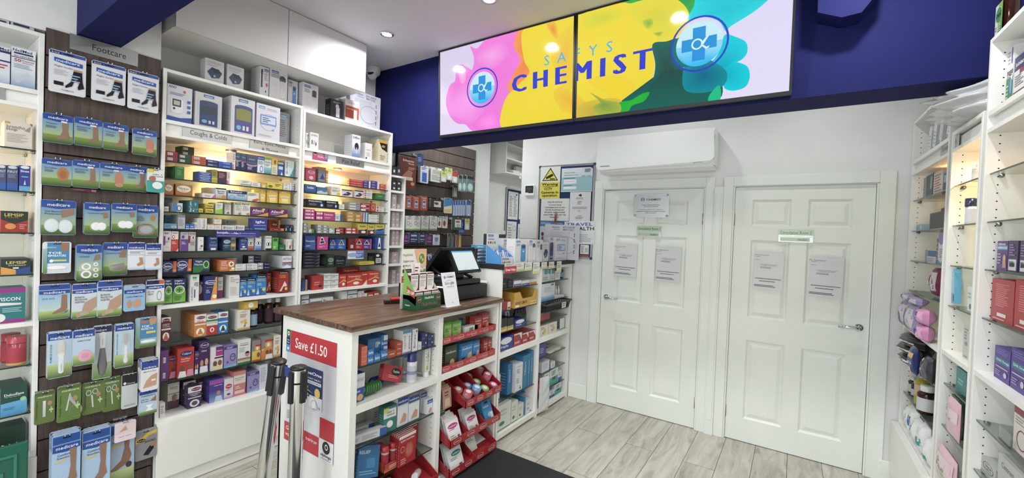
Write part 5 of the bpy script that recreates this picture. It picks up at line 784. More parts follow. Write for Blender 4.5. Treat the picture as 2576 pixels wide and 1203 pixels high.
D('''
bym|tall_box|maroon chesty cough box with white middle|#6a2438|r 0 .82 1 1 #e4dedc;e .5 .87 .4 .08 #5c1c34;t .5 .87 .6 .06 #f4e8ec Benylin;t .5 .70 .8 .07 #f4e8ec CHESTY;t .5 .62 .8 .05 #f4e8ec COUGHS;r 0 .48 1 .55 #e4dedc;e .5 .22 .36 .17 #f4ece4;e .5 .26 .12 .08 #c87838;p #b8683c .2 .08 .8 .08 .65 .24 .35 .24
byo|tall_box|long orange tickly cough box|#d4822c|r 0 .66 1 1 #e4dedc;e .55 .85 .38 .07 #6a1c38;t .55 .85 .6 .05 #f4e8ec Benylin;T .5 .70 .5 .05 #c8502c DRY &;T .5 .63 .6 .05 #c8502c TICKLY;r 0 .52 1 .58 #e8d8c4;e .5 .22 .36 .17 #f8ecd8;e .5 .28 .1 .07 #c87838;p #c87838 .25 .1 .75 .1 .62 .26 .38 .26
byr|tall_box|white, green and red cough box|#dcdad6|e .5 .86 .4 .07 #6a1c38;t .5 .86 .6 .05 #f4e8ec Benylin;r 0 .66 1 .74 #2f7a3e;r 0 .0 1 .46 #b82c30;t .5 .6 .8 .05 #2f7a3e Mucus Cough;e .5 .25 .2 .12 #f0e0d8;e .5 .25 .1 .07 #b82c30
byb|tall_box|bright blue dry cough box with white top|#2c7cc0|r 0 .72 1 1 #e4e2e0;e .55 .86 .38 .07 #6a1c38;t .55 .86 .6 .05 #f4e8ec Benylin;T .4 .7 .5 .06 #2c5ca0 DRY;r 0 .5 1 .56 #d8e4ee;e .5 .22 .36 .17 #d8ecf8;e .5 .28 .1 .07 #26426c;p #26426c .25 .1 .75 .1 .62 .26 .38 .26
bee|tall_box|white honey box with yellow flowers|#e4ded2|t .5 .88 .5 .06 #6a5a3c JAKEMANS;l .2 .6 .8 .8 #a86a3c 4;e .35 .4 .12 .06 #e0b428;e .6 .46 .12 .06 #e0b428;e .65 .33 .13 .07 #d8a020;g 0 0 1 .12 #c87838 #e0c090;p #6a6a3c .5 .15 .6 .3 .65 .15
yhn|medicine_box|yellow lying honey box|#d8b42c|e .5 .5 .2 .35 #f4ecd0;r 0 0 1 .1 #b8902c
pus|medicine_box|purple box with barcode panel|#6a3a80|r .3 .2 .65 .55 #e8e4e8;r .34 .24 .38 .5 #333;r .44 .24 .47 .5 #333;r .54 .24 .58 .5 #333
cr6|tall_box|bright red child syrup box with two figures|#bc2c28|e .55 .8 .38 .1 #26306c;t .55 .8 .55 .09 #f4f0f4 Calpol;T .5 .63 .55 .07 #f4c8a0 SixPlus;e .3 .3 .14 .1 #7a4a34;e .75 .34 .13 .1 #8a5638;p #f0ece8 .05 0 .55 0 .5 .2 .15 .22;p #e08aa8 .55 0 1 0 .95 .24 .62 .24;l .2 .52 .8 .58 #f0b8a8 1
crr|tall_box|dull red child syrup box|#b0382c|e .5 .85 .4 .09 #26306c;t .5 .85 .6 .07 #f4f0f4 Calpol;e .6 .35 .2 .1 #6a3a2c;p #e08aa8 .2 0 1 0 .9 .28 .4 .28
cpu|tall_box|dark purple infant syrup box|#47275c|e .55 .85 .4 .08 #30205c;o .55 .85 .4 .08 #e8e0f0 .92;t .55 .85 .6 .06 #f4f0f8 Calpol;t .5 .68 .5 .06 #e8e0f0 Infant;e .3 .3 .16 .1 #c88a68;e .75 .32 .16 .11 #d8a890;p #e8e4ec .1 0 .9 0 .85 .2 .15 .2
cmb|tall_box|white and purple child syrup box with two faces|#dcd4d8|g .4 .6 1 1 #c02c7c #4a2c80;t .7 .82 .5 .06 #f4e8f4 Calprofen;r .3 .5 1 .56 #222;e .35 .28 .17 .12 #7a4a30;e .75 .3 .17 .12 #8c5a3c;p #e4d09a .1 0 .9 0 .8 .18 .2 .18
lil|medicine_box|lilac box with round face mark|#9a8cc4|r 0 .85 1 1 #4a4288;l .2 .87 .9 .97 #c8c0e8 2;o .68 .45 .22 .18 #2c3068 .8;e .6 .48 .03 .04 #2c3068;e .76 .48 .03 .04 #2c3068;p #7ab8e0 0 0 1 0 1 .14 0 .05;r .2 .2 .35 .3 #5a5498
par|tall_box|white child medicine box with smiling face|#dddcd8|t .5 .85 .6 .04 #555 Paracetamol;T .48 .78 .6 .05 #333 Paracetamol;e .75 .38 .18 .1 #c08a68;p #1c1c20 .56 .42 .94 .42 .85 .5 .65 .5;r 0 0 1 .09 #2c7a4a;g 0 .09 1 .25 #e8d8a0 #7a3a68;l .1 .5 .6 .7 #aaa 3
nuy|tall_box|grey and yellow child fever box|#8c8480|g 0 0 1 .5 #d8b82c #e0c83c;o .6 .62 .3 .15 #e8a030 .55;e .6 .62 .14 .08 #f4ecd8;r .4 .72 1 .8 #b8302c;e .75 .3 .2 .12 #8a5a40;r 0 0 1 .08 #b84a1c
nuo|tall_box|grey and orange child fever box|#8c8480|g 0 0 1 .5 #d0702c #e08a3c;o .6 .62 .3 .15 #e8a030 .55;e .6 .62 .14 .08 #f4ecd8;r .3 .76 1 .84 #b8302c;e .5 .3 .13 .09 #7a4a34;e .8 .3 .14 .09 #8a5a40;p #e8e4e0 .35 0 1 0 .95 .2 .4 .2;l .05 .4 .3 .46 #fff 1
viv|tall_box|cream and brown box with grapes picture|#cfc8c0|r 0 .6 1 .9 #e0dccf;t .5 .8 .7 .12 #7a7468 VIVIO;r 0 .58 1 .6 #333;r 0 0 1 .32 #5c3c4c;e .6 .42 .25 .14 #8c6a5c;e .75 .4 .1 .08 #b89058
bpu|tall_box|small violet and white night syrup box|#43305c|r 0 .72 1 1 #dcd6d8;e .6 .86 .36 .08 #6a1c38;t .6 .86 .55 .06 #f4e8ec Benylin;t .5 .66 .8 .06 #e8e0f0 CHILDREN'S;t .5 .58 .5 .06 #e8e0f0 Night;r 0 .46 1 .5 #dcd6d8;e .5 .22 .36 .17 #dcd8e8;e .5 .22 .22 .1 #6a4a3c
bre|tall_box|red and white child cough box|#9c2c38|r 0 .72 1 1 #dcd6d8;e .6 .86 .36 .08 #6a1c38;t .6 .86 .55 .06 #f4e8ec Benylin;e .5 .22 .36 .17 #e8d8d8;e .5 .22 .18 .1 #6a4a3c
cbl|tall_box|violet blue child fever box with boy picture|#4a3a94|g 0 .8 1 1 #b84aa0 #6a4ab0;g 0 0 1 .5 #7a9cd0 #4a3a94;t .6 .72 .6 .06 #f4e8f4 Calprofen;e .65 .38 .15 .1 #b88464;p #b8cce4 .35 0 .95 0 .85 .25 .45 .25
fyb|tall_box|white and lilac box with red oval|#dcd4dc|e .5 .62 .36 .12 #b82c3c;t .5 .62 .5 .08 #fff Fybogel;g 0 0 1 .2 #9a80c0 #dcd4dc;l .2 .4 .8 .48 #889 2;e .5 .22 .2 .05 #445
bpk|tall_box|salmon pink cough syrup box|#cf7c78|r 0 .5 1 .85 #dfd0cc;t .5 .74 .8 .06 #5a4a4c broncho;t .4 .66 .45 .05 #5a4a4c junior;r .1 .1 .9 .22 #e8c8c4;l .15 .28 .6 .42 #f0d8d4 2
wbl|tall_box|long white box with blue edge|#d8dae4|r .88 0 1 1 #3a4a94;l .1 .3 .8 .9 #a8acc0 10
lum|monitor_box|white armband monitor box with dark cuff picture|#d6d4da|o .45 .86 .38 .08 #9aa0b4 .93;t .45 .86 .6 .06 #8c90a4 LIFESENSE;p #35486e .1 .42 .35 .18 .75 .25 .9 .5 .7 .62 .35 .66;p #27303f .3 .6 .5 .42 .85 .5 .7 .64;e .5 .3 .06 .05 #a8b4cc;l .1 .7 .8 .76 #aab 2
thm|thermometer_box|white box with round-headed grey thermometer|#dddbe0|r .1 .86 .5 .95 #3466b0;t .3 .905 .36 .05 #fff medicare;l .1 .72 .8 .84 #888 3;e .72 .72 .18 .12 #55565c;g .6 .15 .84 .66 #e4e4e6 #cfd0d4;o .72 .14 .12 .06 #b8b8bc .8;e .72 .15 .11 .05 #e8e8ea;o .3 .5 .08 .05 #c8c8cc .85;o .3 .3 .08 .05 #c8c8cc .85
thb|thermometer_box|white box with blue thermometer|#dddbe0|r .1 .86 .4 .93 #3466b0;t .25 .895 .24 .04 #fff medicare;g .45 .12 .85 .72 #3c8cd0 #4a9cd8;e .65 .72 .2 .08 #3c8cd0;e .65 .14 .2 .07 #3c8cd0;r .52 .62 .78 .74 #26506c;e .65 .5 .06 .03 #e8f0f8;l .1 .72 .45 .82 #999 2
thg|thermometer_box|white box with grey-screen thermometer|#dddbe0|r .1 .84 .5 .92 #3466b0;t .3 .88 .36 .04 #fff medicare;r .6 .55 .88 .76 #4a4c54;e .74 .76 .14 .05 #4a4c54;g .6 .15 .88 .56 #e8e8ea #d0d0d4;l .1 .66 .5 .8 #888 3;o .3 .45 .08 .05 #c8c8cc .85;o .3 .28 .08 .05 #c8c8cc .85
ths|thermometer_box|white box with side picture and red hand|#dddbe0|r .5 .86 .95 .94 #3466b0;t .72 .9 .36 .04 #fff medicare;g .12 .3 .3 .9 #2c2e34 #3a3c44;e .75 .42 .12 .06 #b86a5c;p #b86a5c .7 .34 .8 .34 .95 .45 .8 .42;l .5 .55 .9 .78 #999 4;r .6 .15 .72 .22 #555
and|monitor_box|white blood pressure box with blue wave foot|#d8d8e2|T .2 .94 .3 .07 #2c3c98 AND;e .68 .86 .06 .04 #d0583a;p #2c4ca0 0 0 1 0 1 .18 .5 .12 0 .14;g .15 .3 .62 .62 #e8e8ee #f2f2f6;e .38 .3 .23 .06 #e8e8ee;r .2 .42 .55 .62 #39444c;r .25 .46 .5 .58 #b4bcae;e .27 .36 .05 .03 #333;r .8 .56 .93 .64 #3466b0;r .8 .42 .93 .5 #3466b0;r .8 .28 .93 .36 #3466b0;l .1 .72 .8 .8 #8a90b8 2
bpm|monitor_box|window box with navy blood pressure monitor|#cfcdd2|r .3 .88 .7 .96 #3466b0;t .5 .92 .3 .05 #fff medicare;r .08 .04 .92 .8 #c4c8d0;g .16 .06 .84 .74 #2c3c74 #35486e;e .5 .74 .34 .05 #35486e;r .2 .4 .8 .62 #323c50;e .34 .18 .1 .05 #6ab0d0;r .5 .13 .58 .22 #c8ccd8;r .64 .13 .72 .22 #c8ccd8
bpy|monitor_box|window box with monitor showing olive screen|#d8d6dc|r .3 .88 .7 .96 #3466b0;t .5 .92 .3 .05 #fff medicare;r .08 .04 .92 .78 #dadce2;g .14 .06 .9 .74 #5c4a98 #3c5088;e .52 .74 .38 .06 #3c5088;r .2 .38 .84 .66 #8a8a3a;e .52 .66 .32 .04 #8a8a3a;e .32 .18 .1 .06 #6ac0e0;r .48 .12 .58 .24 #d8dcea;r .64 .12 .74 .24 #d8dcea
lcd|monitor_box|white box with blue-framed monitor picture|#d8d8e0|r .08 .86 .35 .94 #3f9ad0;t .22 .9 .22 .05 #fff medicare;l .42 .84 .9 .92 #a8acc0 2;o .5 .5 .36 .24 #b8bcd4 .95;r .16 .42 .84 .7 #6a96dc;r .2 .46 .8 .66 #c8d8f4;l .25 .48 .6 .64 #445 3;e .7 .3 .06 .02 #6a96dc;l .1 .08 .9 .14 #b8bcc8 2
lcg|monitor_box|grey back-turned box with printed side|#b2b4bc|r .1 .86 .8 .94 #3f9ad0;t .45 .9 .5 .05 #fff medicare;l .1 .25 .7 .78 #7a7e8c 9;r .1 .04 .5 .1 #333
blk|thermometer_box|black ear thermometer box|#26262c|g .45 .1 .75 .6 #c8ccd4 #e0e2e8;e .55 .66 .15 .12 #c8ccd4;l .2 .8 .8 .9 #aaa 2
rdw|thermometer_box|red and white ear thermometer box|#e2dedc|r 0 .2 1 .72 #b84a2c;t .45 .88 .5 .06 #c86a4c Ear thermo;g .62 .1 .86 .6 #e8e4e0 #f4f0ec;T .35 .6 .5 .06 #f4d8d0 Smart Ear
sca|scale_box|large pale smart scale box|#c9cad6|g .15 .1 .72 .8 #cfd0dc #bcbeca;t .32 .86 .2 .05 #8c90a8 LIFESENSE;T .3 .93 .22 .05 #2c6cb0 medicare;T .68 .93 .34 .055 #6a7098 BODY ANALYSIS;T .66 .86 .3 .055 #6a7098 SMART SCALE;o .62 .42 .3 .25 #a8acb8 .94;e .85 .74 .015 .02 #556;r .84 .66 .86 .71 #556;e .85 .58 .015 .02 #556;r .84 .5 .86 .55 #556;e .85 .42 .015 .02 #556;r .84 .34 .86 .39 #556;e .85 .26 .015 .02 #556;r .84 .18 .86 .23 #556
ovu|medicine_box|small white box with black figures|#dedede|t .5 .85 .8 .12 #333 OVEX;r .2 .3 .3 .55 #333;r .45 .3 .5 .55 #333;e .7 .35 .06 .12 #333
dif|spray_box|white and blue throat spray box|#d8dce4|g 0 0 1 .55 #3c6cb4 #d8dce4;T .5 .88 .8 .1 #333c58 Difflam;e .55 .5 .25 .16 #26282f;p #c8ccd4 .45 .2 .65 .2 .6 .45 .5 .45
sor|spray_box|white throat spray box with red print|#e0dedd|T .5 .6 .6 .08 #b83c48 Sore N;l .2 .2 .8 .45 #aaa 3;r .1 .05 .3 .15 #333
gld|medicine_box|gold trimmed box with bee picture|#d8ccaa|r 0 .86 1 1 #c89c38;p #1c1612 .1 .86 1 .86 1 .5 .4 .6;e .55 .72 .2 .05 #c8902c;t .5 .3 .5 .06 #443 Manuka;l .2 .1 .8 .25 #887 3
''')
D('''
ppk|medicine_box|pink box with oval label|#b84468|o .55 .7 .35 .15 #f0d0d8 .85;t .55 .7 .5 .12 #f4e4e8 Calpol;e .55 .25 .22 .14 #e8b8b0
gbx|medicine_box|grey box with blue triangle|#7c8088|p #26427c .2 .2 .9 .2 .55 .6;r 0 .85 1 1 #b8683c
org|medicine_box|slim orange box|#cf8a30|l .2 .2 .8 .8 #f0d8a0 3
rgf|medicine_box|flat red and gold box|#b03030|r 0 .1 .1 .9 #e8c060;t .55 .5 .7 .4 #f4dcb0 Cuprofen
puf|medicine_box|flat purple and white box|#4a3c8c|r .75 0 1 1 #d8d4e4;l .1 .3 .6 .7 #c8c0e8 2
orf|medicine_box|flat orange-red box|#c05030|l .1 .3 .8 .7 #f0c8a8 2
hed|medicine_box|blue headache tablet box|#34609c|g 0 0 1 .4 #26447c #34609c;T .5 .65 .6 .3 #e8ecf4 hedex
hlb|medicine_box|slate blue box with pale landscape|#4c749c|p #b8c8d4 0 .3 .4 .5 .7 .3 1 .4 1 0 0 0
wyl|medicine_box|white box with yellow corner|#e2ddd4|e .8 .2 .22 .16 #d8b83c;t .4 .8 .5 .1 #555 Cold;l .1 .4 .8 .65 #999 3
nur|medicine_box|white painkiller box with red and navy arrow|#dedad6|r 0 .85 1 1 #26304c;p #c8343c .05 .15 .6 .15 .95 .45 .6 .75;p #26304c .05 .2 .55 .2 .85 .45 .55 .7;t .35 .45 .4 .14 #fff Nurofen
wst|medicine_box|flat white and red capsule box|#dcd8d4|r .1 .2 .3 .8 #b83c3c;l .4 .25 .9 .75 #888 2
grt|medicine_box|mid green lidded box|#2f7c3c|t .5 .6 .5 .14 #d8f0d8 Nexium;r 0 0 1 .15 #1f5c2c
prm|medicine_box|long black tablet box with white lettering|#22222a|T .45 .78 .75 .2 #e8e8ec PARAMOL;e .8 .32 .09 .22 #5c88d8;e .8 .32 .05 .12 #e8ecf8;l .1 .2 .6 .5 #8a8a94 2
slv|medicine_box|flat silver box|#9a9c9f|r .1 .3 .6 .7 #d8d8d8;l .65 .3 .95 .7 #444 2
rdf|medicine_box|red and white tablet box|#b03038|r 0 0 .5 .45 #e0dcd8;t .5 .72 .7 .25 #f4e4e4 Anadin;r .6 .1 .8 .35 #26304c
orb|medicine_box|brick orange box with circle|#b8482c|o .5 .5 .35 .3 #e8c8a0 .8
pkf|medicine_box|flat pink capsule box|#c03c7c|r .1 .25 .6 .75 #e8c8d4;e .78 .5 .12 .25 #f4e4ec
fem|medicine_box|magenta tablet box|#b8347c|t .45 .68 .75 .28 #f8dcec Feminax;l .1 .2 .7 .4 #f0a8cc 2
wbx|medicine_box|white and slate tablet box|#cfd2d8|r .6 0 1 1 #4a5c80;l .1 .3 .5 .7 #777 2
glf|medicine_box|flat gold box|#bf9448|r .1 .2 .7 .8 #d8b880;l .75 .3 .95 .7 #6a4c20 2
str|medicine_box|narrow striped box|#d8d8dc|r 0 0 .2 1 #c83c3c;r .4 0 .6 1 #2c5ca8;r .8 0 1 1 #3ca0c8
wfl|medicine_box|flat white box|#dcdad8|t .4 .5 .5 .3 #666 tablets;r .85 .2 .95 .8 #888
gcp|medicine_box|flat grey box with green end|#a8a8a8|r .6 0 1 1 #4c8c3c;r .1 .3 .5 .7 #dcdcdc
twl|medicine_box|teal and white arrow box|#9ab8bc|p #e4e8e8 .1 .1 .8 .5 .1 .9;l .2 .4 .5 .6 #444 1
rcp|medicine_box|flat red and silver capsule box|#b03038|r .1 .2 .5 .8 #d8d4d4;e .75 .5 .15 .3 #e8d0d0
and2|medicine_box|yellow-topped painkiller box|#d8c030|r 0 0 1 .4 #6a2c3c;T .5 .75 .7 .2 #26306c Anadin;p #26306c 0 .4 1 .4 1 .5 .5 .3;e .6 .2 .25 .12 #e8e4d8
and3|medicine_box|yellow and blue painkiller box|#d8c030|g 0 0 1 .45 #1f4c98 #3c80c8;T .5 .78 .7 .2 #26306c Anadin;p #26306c 0 .45 1 .6 1 .5 .5 .35
pbl|medicine_box|blue tablet box with pale arc|#2c488c|g 0 0 1 .3 #26386c #3c64ac;e .8 .3 .35 .35 #3c5ca0;t .5 .62 .8 .12 #e8ecf8 Panadol;l .1 .2 .6 .35 #a8bce8 2
npk|medicine_box|pink painkiller box with dark arrow|#c43c88|p #f0e8f0 .2 .4 .75 .5 .5 .95 .3 .95;p #26304c .25 .45 .68 .52 .48 .88 .33 .88;t .45 .68 .4 .08 #fff Nurofen;l .15 .15 .7 .28 #f4b8dc 2
nbl|medicine_box|blue painkiller box with dark arrow|#2c5ca8|r 0 .9 1 1 #26304c;p #e8f0f8 .1 .4 .85 .4 .5 .9;p #26304c .17 .45 .78 .45 .48 .83;t .48 .57 .5 .08 #fff Nurofen;l .15 .1 .7 .28 #a8ccf0 2
nre|medicine_box|red painkiller box with white arrow|#b02c34|p #f4ecec .1 .45 .9 .45 .55 .92;p #26304c .2 .5 .8 .5 .52 .85;l .15 .1 .7 .3 #f0b8b8 2
npu|medicine_box|purple painkiller box with white arrow|#6a2c88|r .85 0 1 1 #b84a9c;p #f0e8f4 .1 .45 .8 .45 .45 .92;p #26304c .18 .5 .7 .5 .44 .85;l .15 .1 .7 .3 #d8b8e8 2
dre|medicine_box|dark red box with barcode|#7c2028|r .3 .1 .7 .4 #e0dcdc;r .35 .12 .4 .38 #333;r .5 .12 .55 .38 #333
nwh|medicine_box|blue and white painkiller box|#2c4a90|p #e8f0f8 .3 0 .7 0 .6 .9 .4 .9;p #26304c .35 .15 .65 .15 .5 .55
bks|medicine_box|flat black glossy box|#1c1c26|l .1 .35 .7 .65 #8a8ca8 2;p #4a4c68 .7 .1 1 .1 1 .9
dgb|medicine_box|dark green box with grey oval|#2c3c30|e .5 .55 .4 .2 #88908a;t .5 .55 .5 .1 #223 Voltarol;l .2 .15 .8 .3 #8ab070 1
bkb|medicine_box|black box with grey lettering|#24262a|t .5 .55 .7 .16 #9aa0a8 Ibuleve;l .2 .2 .8 .35 #6c7078 1
ylf|medicine_box|flat yellow box|#d0b830|l .1 .3 .8 .7 #5a5020 2
bkw|medicine_box|black box with white round emblem|#22242a|e .4 .8 .22 .12 #e0e0e4;r .15 .1 .85 .55 #d8d8dc;l .2 .15 .8 .5 #333 3
sol|medicine_box|red soluble tablet box with gold swoosh|#c03428|T .5 .8 .8 .13 #f4e0c8 Solpadeine;p #e0a83c 0 .3 .6 .5 1 .4 1 .5 .6 .6 0 .38;e .6 .25 .2 .12 #e8dcd0;t .7 .65 .3 .1 #f4d080 PLUS
sow|medicine_box|red and white soluble tablet box|#c03428|p #e0dcd8 .3 0 1 0 1 .5;T .5 .8 .8 .13 #f4e0c8 Solpadeine
rbs|medicine_box|plain red box|#b02c30|l .2 .3 .8 .6 #d88080 2;e .75 .25 .15 .1 #5c1418
bsl|medicine_box|blue box with orange strip|#2c4c84|r .6 0 .8 1 #d88a2c
wpk|medicine_box|white generic tablet box|#d8d8d6|r 0 .6 1 .7 #4a6aa0;l .1 .2 .6 .5 #888 2
rsm|medicine_box|small red-orange box|#b84430|r .1 .6 .9 .75 #f0d8c0
wcn|medicine_box|white box with red cone mark|#d8d6d4|p #b8402c .3 .2 .7 .2 .5 .7
drk|carton|dark grey carton with white sticker|#33333a|r .3 .35 .7 .65 #dcdcdc
pnk|carton|grey-pink carton with white sticker|#b3a3a2|r .3 .4 .65 .62 #ddd8d6
''')
MED = 'g 0 0 1 .28 #35561f #7f9a3c;g 0 .28 1 .8 #a4b878 #6c98c4;'
HD = 'r 0 .80 1 1 #24489c;p #24489c 0 .8 .5 .75 1 .8;t .5 .875 .66 .085 #f0f4fc medicare;'
LEGP = 'p #93705a .62 .74 .86 .74 .84 .45 .9 .25 .8 .16 .5 .12 .4 .18 .58 .28 .66 .45;'
D('''
mleg|foot_care_pack|blue and green foot care pack with bare ankle|#6c98c4|%s%s%sr .6 .74 .8 .8 #dedee2;t .28 .66 .4 .06 #2c4470 Toe Separators;l .08 .5 .5 .6 #4c6890 3
mleg2|foot_care_pack|blue and green foot care pack with standing foot|#6c98c4|%s%sp #92705a .66 .76 .84 .76 .86 .45 .88 .22 .5 .16 .5 .22 .66 .32;r .55 .74 .78 .8 #dedee2;t .32 .66 .5 .05 #2c4470 PROTECTOR;l .08 .52 .5 .62 #4c6890 3
msole|foot_care_pack|blue and green foot care pack with tan sole pad|#6c98c4|%s%se .7 .46 .2 .26 #b8743c;e .7 .44 .12 .16 #a5642e;t .28 .66 .4 .06 #2c4470 Foot Cushions;l .08 .5 .42 .6 #4c6890 3
mpad|foot_care_pack|blue and green foot care pack with pink heel|#6c98c4|%s%se .72 .42 .17 .28 #c07a60;e .72 .2 .16 .08 #c88a6c;r .5 .72 .7 .77 #dedee2;t .28 .66 .4 .06 #2c4470 CALLOUS PADS;l .08 .5 .42 .6 #4c6890 3
mgel|foot_care_pack|foot care pack with two clear gel pads|#6c98c4|%s%st .35 .68 .5 .05 #2c4470 Gel Bunion;t .35 .61 .5 .05 #2c4470 Protectors;p #96735c .55 .72 .95 .78 .95 .6 .6 .5;e .3 .27 .22 .2 #c8d4d8;e .3 .27 .19 .17 #d8e2e6;e .7 .25 .22 .2 #c8d4d8;e .7 .25 .19 .17 #d8e2e6
mtoe|foot_care_pack|foot care pack with white toe tubes in blister|#6c98c4|%s%st .4 .68 .6 .04 #2c4470 TOE PROTECTOR;p #96735c .7 .72 .9 .72 .92 .55 .75 .52;e .45 .26 .2 .13 #eef0f2;e .68 .26 .18 .13 #f4f4f6
march|foot_care_pack|foot care pack with brown oval arch support|#6c98c4|%s%se .5 .24 .4 .19 #7c664c;e .52 .24 .26 .12 #9aa0a8;e .78 .62 .1 .1 #bd7a4c;l .08 .5 .5 .68 #4c6890 4
mring|foot_care_pack|foot care pack with white foam rings|#6c98c4|%s%st .3 .68 .4 .04 #2c4470 TOE CUSHIONS;p #96735c .75 .74 .92 .74 .92 .6 .65 .56;o .38 .4 .19 .1 #f0f2f2 .6;o .38 .18 .21 .11 #f0f2f2 .6;o .76 .46 .1 .055 #f0f2f2 .5;o .76 .3 .11 .06 #f0f2f2 .5;o .76 .14 .11 .06 #f0f2f2 .5
mtub|foot_care_pack|foot care pack with folded brown tubing|#6c98c4|%s%st .4 .68 .6 .04 #2c4470 TOE PROTECTOR;p #96735c .75 .8 .95 .8 .95 .55 .65 .55;p #6c5848 .28 .32 .85 .38 .9 .3 .85 .14 .4 .16 .4 .22 .75 .26 .3 .28
''' % ((MED, HD, LEGP)+(MED, HD)*8))
